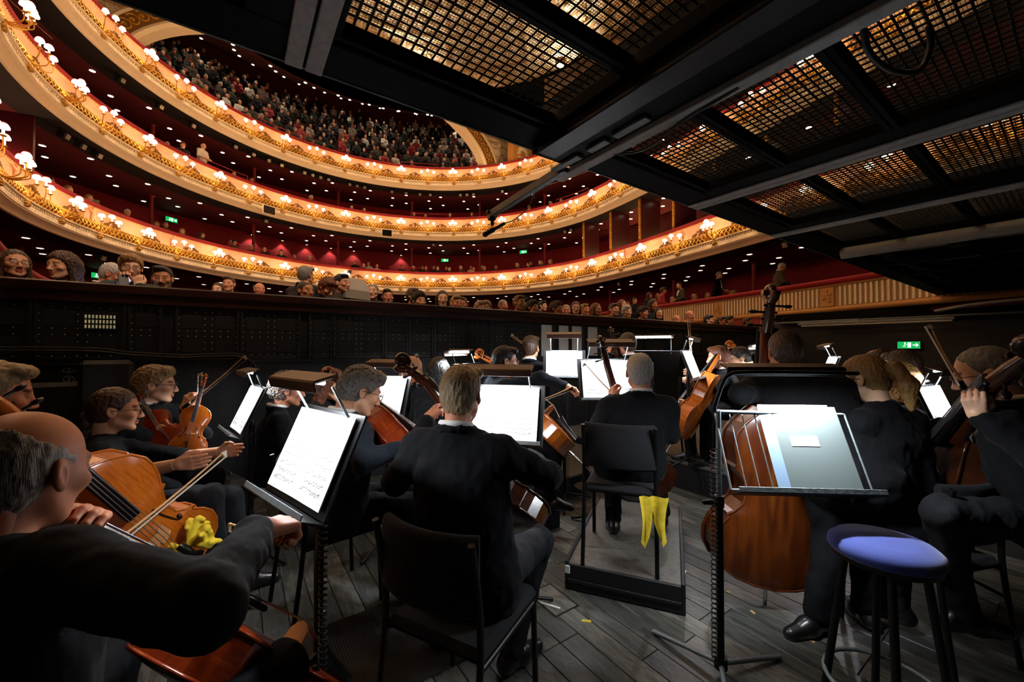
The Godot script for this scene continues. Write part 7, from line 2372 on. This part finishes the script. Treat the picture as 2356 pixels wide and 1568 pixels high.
# ---------------------------------------------------------------- smaller things
func wire_stand_extras() -> void:
	# the side post, the lamp frame loop and the folder of the wire stand by the stool
	var o := thing("stand_post", "black upright post with a coiled cable beside the wire music stand", "post", xf(Vector3(0.93, 0, -1.8)))
	part("pole", Shape.new().tube([Vector3(0, 0.02, 0), Vector3(0, 0.78, 0)], 0.016, 10), M.steel_black, o)
	part("upper_pole", Shape.new().tube([Vector3(0, 0.72, 0), Vector3(0.0, 1.17, 0)], 0.0115, 10), M.steel_mid, o)
	part("clamp", Shape.new().tube([Vector3(0, 0.74, 0), Vector3(0, 0.79, 0)], 0.021, 10).box(Transform3D(Basis.IDENTITY, Vector3(-0.05, 0.76, 0)), Vector3(0.05, 0.02, 0.015), 0.004), M.steel_black, o)
	part("coil_cable", coil_cable(Vector3(-0.03, 0.06, 0.01), Vector3(-0.028, 1.0, 0.01), 0.014, 44), M.cable, o)
	for k in 3:
		var an := deg_to_rad([-15.0, 110.0, 230.0][k])
		part("leg", Shape.new().tube([Vector3(0, 0.05, 0), Vector3(cos(an) * 0.33, 0.012, sin(an) * 0.33)], 0.011, 8), M.steel_mid, o)
	part("hub", Shape.new().lathe([Vector2(0.0, 0.08), Vector2(0.026, 0.078), Vector2(0.028, 0.03), Vector2(0.0, 0.028)], 12), M.steel_black, o)
	var loop := [Vector3(0.0, 1.17, 0.0), Vector3(-0.03, 1.172, 0.03), Vector3(-0.045, 1.2, 0.06), Vector3(-0.045, 1.31, 0.13), Vector3(-0.03, 1.34, 0.15), Vector3(0.02, 1.35, 0.15), Vector3(0.25, 1.35, 0.14), Vector3(0.52, 1.345, 0.13)]
	part("lamp_frame", Shape.new().tube(spline(loop, 5), 0.0085, 8), M.steel_black, o)
	part("desk_bar", Shape.new().tube([Vector3(0.0, 1.165, 0), Vector3(0.56, 1.15, 0.0)], 0.009, 8), M.steel_mid, o)
	var dk := xf(Vector3(1.2, 1.01, -1.725), -4.0) * Transform3D(Basis(Vector3.RIGHT, deg_to_rad(-27.0)), Vector3.ZERO)
	var f := thing("score_folder", "dark grey glossy folder with a white label on the wire stand", "folder", dk * Transform3D(Basis.IDENTITY, Vector3(0.075, 0.015, 0.006)))
	part("cover", Shape.new().box(Transform3D(Basis.IDENTITY, Vector3(0.0, 0, 0)), Vector3(0.33, 0.36, 0.006), 0.002), M.folder, f)
	part("spine", Shape.new().box(Transform3D(Basis.IDENTITY, Vector3(-0.145, 0, 0.0035)), Vector3(0.05, 0.36, 0.002)), M.folder_spine, f)
	part("label", Shape.new().box(Transform3D(Basis.IDENTITY, Vector3(-0.01, 0.025, 0.0036)), Vector3(0.115, 0.045, 0.001)), M.paper, f)
	part("pages", Shape.new().box(Transform3D(Basis.IDENTITY, Vector3(-0.012, 0.01, -0.005)), Vector3(0.3, 0.36, 0.004)), M.paper, f)

func clutter() -> void:
	wire_stand_extras()
	# yellow dusters
	cloth_drape("yellow duster hanging from the podium chair", Vector3(0.79, 0.62, -2.25), -15.0, [[-0.075, 0.02, 0.26], [-0.05, 0.0, 0.29], [-0.022, 0.014, 0.22], [0.0, -0.012, 0.13], [0.03, 0.0, 0.2], [0.06, 0.014, 0.27], [0.085, 0.0, 0.25]])
	cloth_drape("yellow duster hanging beside the near man's chair", Vector3(0.09, 0.4, -2.62), 10.0, [[-0.03, 0.0, 0.09], [-0.012, 0.01, 0.14], [0.01, 0.0, 0.13], [0.03, 0.012, 0.06]])
	var bf := Field.new(Vector3(-0.08, -0.05, -0.08), Vector3(0.08, 0.06, 0.08), 0.004)
	rng.seed = 17
	for k in 26:
		var sd := -1.0 if k % 2 == 0 else 1.0
		var an := rng.randf_range(-1.1, 1.1)
		var tip := Vector3(sd * cos(an) * rng.randf_range(0.045, 0.07), rng.randf_range(-0.02, 0.03), sin(an) * 0.055)
		bf.capsule(Vector3(sd * 0.008, 0.005, 0), tip, 0.006, 0.0085, 0.004)
		bf.capsule(tip, tip + Vector3(rng.randf_range(-0.02, 0.02), rng.randf_range(-0.015, 0.015), rng.randf_range(-0.02, 0.02)), 0.0085, 0.006, 0.004)
	var bs := Shape.new()
	bf.surface(bs)
	var bun := thing("duster_bundle", "crumpled yellow duster tied on the orange cello's tailpiece", "cloth", Transform3D(Basis.from_euler(Vector3(0.3, 0.9, 0.8)).scaled(Vector3.ONE * 1.6), Vector3(-1.32, 0.64, -1.64)))
	part("fabric", bs, M.yellow_cloth, bun)
	part("knot", Shape.new().tube([Vector3(0, -0.03, 0.01), Vector3(0.0, 0.0, 0.034), Vector3(0, 0.03, 0.01)], 0.011, 7), M.ebony, bun)
	# an instrument case and dark padded screens by the left wall
	var cs := thing("instrument_case", "black padded instrument case against the pit wall at the left", "case", xf(Vector3(-2.43, 0.0, -3.42), -34.75))
	part("body", Shape.new().box(Transform3D(Basis.IDENTITY, Vector3(0, 0.2, 0)), Vector3(0.5, 0.34, 0.2), 0.05), M.case_black, cs)
	part("zip", Shape.new().box(Transform3D(Basis.IDENTITY, Vector3(0.0, 0.2, 0.102)), Vector3(0.44, 0.008, 0.004)), M.steel_mid, cs)
	part("handle", Shape.new().tube(spline([Vector3(-0.08, 0.37, 0), Vector3(-0.06, 0.4, 0), Vector3(0.06, 0.4, 0), Vector3(0.08, 0.37, 0)], 4), 0.01, 7), M.cable, cs)
	part("plinth", Shape.new().box(Transform3D(Basis.IDENTITY, Vector3(0, 0.015, 0)), Vector3(0.6, 0.03, 0.3), 0.006), M.black_paint, cs)
	for k in 2:
		var sc := thing("padded_screen", "black padded screen standing behind the cellists, %s one" % ["wider", "narrower"][k], "screen", xf([Vector3(-3.35, 0, -2.95), Vector3(-3.1, 0, -3.05)][k], 40.0))
		part("panel", Shape.new().box(Transform3D(Basis.IDENTITY, Vector3(0, [0.6, 0.68][k], 0)), Vector3([0.5, 0.3][k], [1.2, 1.36][k], 0.08), 0.03), M.case_black, sc)
		part("base", Shape.new().box(Transform3D(Basis.IDENTITY, Vector3(0, 0.02, 0)), Vector3([0.5, 0.3][k], 0.04, 0.3), 0.01), M.steel_black, sc)
	# tools clipped to the shelf of the near left stand: a small clip
	var red := thing("red_seat_pad", "small red pad behind the middle white sheet", "pad", xf(Vector3(0.68, 1.3, -3.6), 10.0))
	part("pad", Shape.new().box(Transform3D.IDENTITY, Vector3(0.13, 0.03, 0.1), 0.012), M.red_wool, red)
	part("stem", Shape.new().tube([Vector3(0, -0.01, 0), Vector3(0, -1.08, 0)], 0.012, 8), M.steel_black, red)
	part("foot", Shape.new().lathe([Vector2(0.0, -1.08), Vector2(0.12, -1.085), Vector2(0.13, -1.1), Vector2(0.0, -1.1)], 14), M.steel_black, red)
	# the youth's phone
	var ph := thing("phone", "lit smartphone held by the fair-haired youth", "phone", xf(Vector3(-3.62, 2.08, -3.7), -125.0, 25.0))
	part("case", Shape.new().box(Transform3D.IDENTITY, Vector3(0.075, 0.15, 0.009), 0.004), M.steel_black, ph)
	part("screen", Shape.new().box(Transform3D(Basis.IDENTITY, Vector3(0, 0, 0.005)), Vector3(0.066, 0.135, 0.002)), M.phone_screen, ph)
	var pl := AreaLight3D.new()
	pl.name = "screen_light"
	pl.area_size = Vector2(0.066, 0.135)
	pl.light_color = Color("9db8ff")
	pl.light_energy = 0.05
	pl.area_range = 10.0
	pl.area_attenuation = 2.0
	pl.shadow_enabled = true
	pl.position = Vector3(0, 0, 0.009)
	pl.rotation_degrees.y = 180.0
	ph.add_child(pl)
	# grey loudspeaker on the stalls side, with a red lamp
	var sp := thing("loudspeaker", "wedge-shaped grey loudspeaker beyond the pit rail", "loudspeaker", xf(Vector3(-2.35, 2.12, -5.55), -30.0))
	part("cabinet", Shape.new().prism(PackedVector2Array([Vector2(-0.28, 0.0), Vector2(0.3, 0.0), Vector2(0.3, 0.12), Vector2(0.18, 0.3), Vector2(-0.1, 0.3), Vector2(-0.28, 0.14)]), 0.4), M.speaker_grey, sp)
	part("port", Shape.new().box(Transform3D(Basis.IDENTITY, Vector3(0.17, 0.06, 0.2)), Vector3(0.14, 0.05, 0.02)), M.rubber, sp)
	part("stand", Shape.new().tube([Vector3(0, 0.0, 0), Vector3(0, -1.1, 0)], 0.03, 8), M.steel_black, sp)
	part("red_lamp", Shape.new().ball(Vector3(0.05, -0.06, 0.2), 0.018, 8, 6), M.led_red, sp)

func hall_fittings() -> void:
	# black lanterns hung below the top and middle balconies
	var body := Shape.new().box(Transform3D.IDENTITY, Vector3(0.24, 0.2, 0.2), 0.03).mesh()
	var face := Shape.new().box(Transform3D(Basis.IDENTITY, Vector3(0.125, 0, 0)), Vector3(0.02, 0.15, 0.15), 0.005).mesh()
	var yoke := Shape.new().tube([Vector3(0, -0.02, -0.13), Vector3(0, 0.16, -0.12), Vector3(0, 0.16, 0.12), Vector3(0, -0.02, 0.13)], 0.012, 6).mesh()
	var spots := []
	for s in [39.0, 37.5, 36.2, 34.4, 33.6, 32.9, 32.3, 31.2, 30.8, 30.4, 30.0, 28.9, 28.5, 28.1, 26.6, 25.8, 25.0, 24.4, 22.6, 22.2, 21.8, 20.0]:
		spots.append([2, s])
	for s in [41.0, 40.4, 39.8, 33.0, 24.2, 16.0, 15.6]:
		spots.append([1, s])
	for s in [39.6, 33.5, 31.0, 12.4, 5.0, 4.4]:
		spots.append([0, s])
	var n := [0, 0, 0]
	for q in spots:
		var t: int = q[0]
		n[t] += 1
		var f := lift(ring_at(q[1], -0.35), TIER[t] - 0.17)
		var o := thing("stage_lantern", "black stage lantern hung below the %s balcony, %s from the left" % [TIER_WORD[t], ordinal(n[t])], "stage lantern", f, "stage lanterns below the %s balcony" % TIER_WORD[t])
		var tilt := Transform3D(Basis(Vector3.BACK, -0.35), Vector3.ZERO)
		part("housing", body, M.stage_light, o, tilt)
		part("lens", face, M.lens, o, tilt)
		part("yoke", yoke, M.stage_light, o)
	# two monitors on the middle balcony front
	var ms := [33.15, 26.9]
	for k in 2:
		var f := lift(ring_at(ms[k]), TIER[1] + 0.2)
		var o := thing("monitor", "black monitor in a cream frame on the middle balcony, %s one" % ["left", "right"][k], "monitor", f * Transform3D(Basis.IDENTITY, Vector3(0.28, 0, 0)), "monitors on the middle balcony")
		part("frame", Shape.new().box(Transform3D.IDENTITY, Vector3(0.08, 0.46, 0.62), 0.015), M.cream, o)
		part("screen", Shape.new().box(Transform3D(Basis.IDENTITY, Vector3(0.045, 0, 0)), Vector3(0.02, 0.36, 0.52)), M.screen_black, o)
	# a video camera on the lowest balcony rail
	var cf := lift(ring_at(29.0), TIER[0] + 1.05)
	var cm := thing("video_camera", "black video camera clamped to the lowest balcony rail", "camera", cf * Transform3D(Basis.IDENTITY, Vector3(0.3, 0, 0)))
	part("body", Shape.new().box(Transform3D.IDENTITY, Vector3(0.3, 0.2, 0.16), 0.02), M.stage_light, cm)
	part("lens", Shape.new().tube([Vector3(0.15, 0, 0), Vector3(0.3, 0, 0)], 0.06, 10), M.rubber, cm)
	part("clamp", Shape.new().tube([Vector3(-0.05, -0.08, 0), Vector3(-0.2, 0.05, 0), Vector3(-0.25, 0.1, 0)], 0.025, 6), M.stage_light, cm)
	# wall washers between the two lower balconies
	var k2 := 0
	for s in [32.3, 31.16, 30.2, 29.2, 28.2, 26.04]:
		k2 += 1
		var f := lift(ring_at(s, -3.78), TIER[1] - 0.05)
		var o := thing("wall_washer", "downlight washing the red pleated wall, %s from the left" % ordinal(k2), "downlight", f, "wall washers on the red wall")
		part("can", Shape.new().lathe([Vector2(0.06, -0.08), Vector2(0.075, -0.08), Vector2(0.075, 0.05), Vector2(0.0, 0.06)], 12), M.stage_light, o)
		part("lamp", Shape.new().lathe([Vector2(0.058, -0.07), Vector2(0.0, -0.07)], 12), M.bulb, o)
		var l := SpotLight3D.new()
		l.name = "wash_light"
		l.light_color = Color("ffd8c0")
		l.light_energy = 1.3
		l.light_size = 0.05
		l.spot_angle = 46.0
		l.spot_angle_attenuation = 0.4
		l.spot_range = 20.0
		l.spot_attenuation = 2.0
		l.shadow_enabled = true
		l.rotation_degrees.x = -90.0
		l.position.y = -0.1
		o.add_child(l)
	# exit signs
	for q in [[35.04, -3.6, 7.6, "between the lower balconies at the left"], [19.65, -2.8, 7.75, "between the lower balconies at the right"], [23.9, -3.7, 7.6, "above the lowest balcony's middle"], [37.1, -3.5, 4.4, "under the lowest balcony at the left"], [19.7, -3.2, 4.35, "under the lowest balcony at the right"]]:
		var f := lift(ring_at(q[0], q[1]), q[2])
		exit_sign(Transform3D(Basis.looking_at(-f.basis.x, Vector3.UP), f.origin), "green exit sign %s" % q[3], 0.5)
	# the red-lit partition at the far left of the lower balconies
	var pf := lift(ring_at(41.6), TIER[0])
	var pt := thing("box_partition", "dark red partition at the far left above the lowest balcony", "partition", pf, "partitions of the private boxes")
	part("panel", Shape.new().box(Transform3D(Basis.IDENTITY, Vector3(-2.3, 1.86, 0)), Vector3(3.4, 2.9, 0.08)), M.maroon_gloss, pt)
	var wl := thing("wall_lamp", "glowing pink-shaded wall lamp on the far left partition", "wall lamp", pf * Transform3D(Basis.IDENTITY, Vector3(-1.1, 1.95, 0.14)), "wall lamps in the private boxes")
	part("globe", Shape.new().ball(Vector3.ZERO, Vector3(0.1, 0.12, 0.1), 10, 8), M.bulb, wl)
	part("bracket", Shape.new().tube([Vector3(0, -0.15, -0.1), Vector3(0, -0.2, -0.02), Vector3(0, -0.12, 0)], 0.014, 6), M.gold, wl)
	var l2 := OmniLight3D.new()
	l2.name = "globe_light"
	l2.light_color = Color("ffa888")
	l2.light_energy = 0.8
	l2.light_size = 0.08
	l2.omni_range = 30.0
	l2.omni_attenuation = 2.0
	l2.shadow_enabled = true
	wl.add_child(l2)
	# brass safety rails on the velvet
	var kk := 0
	for q in [[2, 31.2], [2, 24.0], [1, 33.9], [1, 23.4], [1, 14.4], [0, 32.6], [0, 24.6]]:
		kk += 1
		var o := thing("safety_rail", "thin red safety rail on the %s balcony, %s of them" % [TIER_WORD[q[0]], ordinal(kk)], "rail", Transform3D.IDENTITY, "safety rails on the balconies")
		var pts := []
		for i in 7:
			pts.append(lift(ring_at(q[1] + 0.35 * i, -0.2), TIER[q[0]] + 1.68) .origin)
		part("bar", Shape.new().tube(pts, 0.018, 6), M.red_post, o)
		for i in [0, 6]:
			part("upright", Shape.new().tube([pts[i], pts[i] + Vector3(0, -0.32, 0)], 0.016, 6), M.red_post, o)
	# two floodlights above the stage front, out of the picture, that light the faces in the stalls
	for k in 2:
		var at := hall([1.6, 8.4][k], 9.0, 0.3)
		var to := hall([-0.2, 7.2][k], 2.0, 11.0)
		var o := thing("proscenium_floodlight", "floodlight above the stage front lighting the stalls, %s one" % ["left", "right"][k], "floodlight", aim(at, (to - at).normalized()), "floodlights above the stage front")
		part("housing", Shape.new().box(Transform3D(Basis.IDENTITY, Vector3(0, 0, 0.12)), Vector3(0.4, 0.3, 0.2), 0.03), M.stage_light, o)
		part("lens", Shape.new().box(Transform3D(Basis.IDENTITY, Vector3(0, 0, 0.015)), Vector3(0.34, 0.24, 0.01)), M.bulb, o)
		part("pipe", Shape.new().tube([Vector3(0, 0.1, 0.12), Vector3(0, 0.5, 0.12)], 0.025, 8), M.stage_light, o)
		var fl := SpotLight3D.new()
		fl.name = "flood_beam"
		fl.light_color = Color("ffdcc0")
		fl.light_energy = FLOOD_E
		fl.light_size = 0.15
		fl.spot_angle = 28.0
		fl.spot_angle_attenuation = 0.3
		fl.spot_range = 50.0
		fl.spot_attenuation = 2.0
		fl.shadow_enabled = true
		o.add_child(fl)

const LAMP_E := 0.62
const AMPHI_E := 5.0
const HOUSE_E := 12.0
const FLOOD_E := 48.0
const DOME_E := 22.0
const STAND_E := 0.8

func _ready() -> void:
	rng.seed = 1
	# camera: level, 14 mm on full frame, looking into the hall from the pit
	var cam := Camera3D.new()
	cam.name = "camera"
	cam.fov = 2.0 * rad_to_deg(atan(784.0 / 916.0))
	cam.near = 0.05
	cam.far = 200.0
	add_child(cam)
	cam.position = Vector3(0, 1.45, 0)
	cam.rotation_degrees = Vector3(1.063, 0, 0)
	cam.current = true
	var env := Environment.new()
	env.background_mode = Environment.BG_COLOR
	env.background_color = Color(0, 0, 0)
	env.tonemap_mode = Environment.TONE_MAPPER_LINEAR
	env.tonemap_exposure = 1.0
	env.sdfgi_enabled = true
	env.ssao_enabled = true
	env.ssil_enabled = true
	var we := WorldEnvironment.new()
	we.name = "world_environment"
	we.environment = env
	add_child(we)
	make_materials()
	more_materials()
	# structure
	hall_shell()
	for t in 3:
		tier_front(t)
	arch_and_dome()
	pit_floor()
	pit_wall()
	overhang()
	boxes()
	downlights()
	candelabra()
	# things and people
	podium()
	riser("low black riser under the cellist with the stretched arm", 1.25, 2.2, 2.45, 3.35, 0.18)
	riser("black riser before the white wall panels", 2.35, 3.7, 2.9, 4.45, 0.2)
	riser("black riser under the far right players", 3.78, 7.0, 1.75, 4.45, 0.28)
	stool()
	clutter()
	hall_fittings()
	furniture()
	players_and_guests()
	instruments()
	crowd()
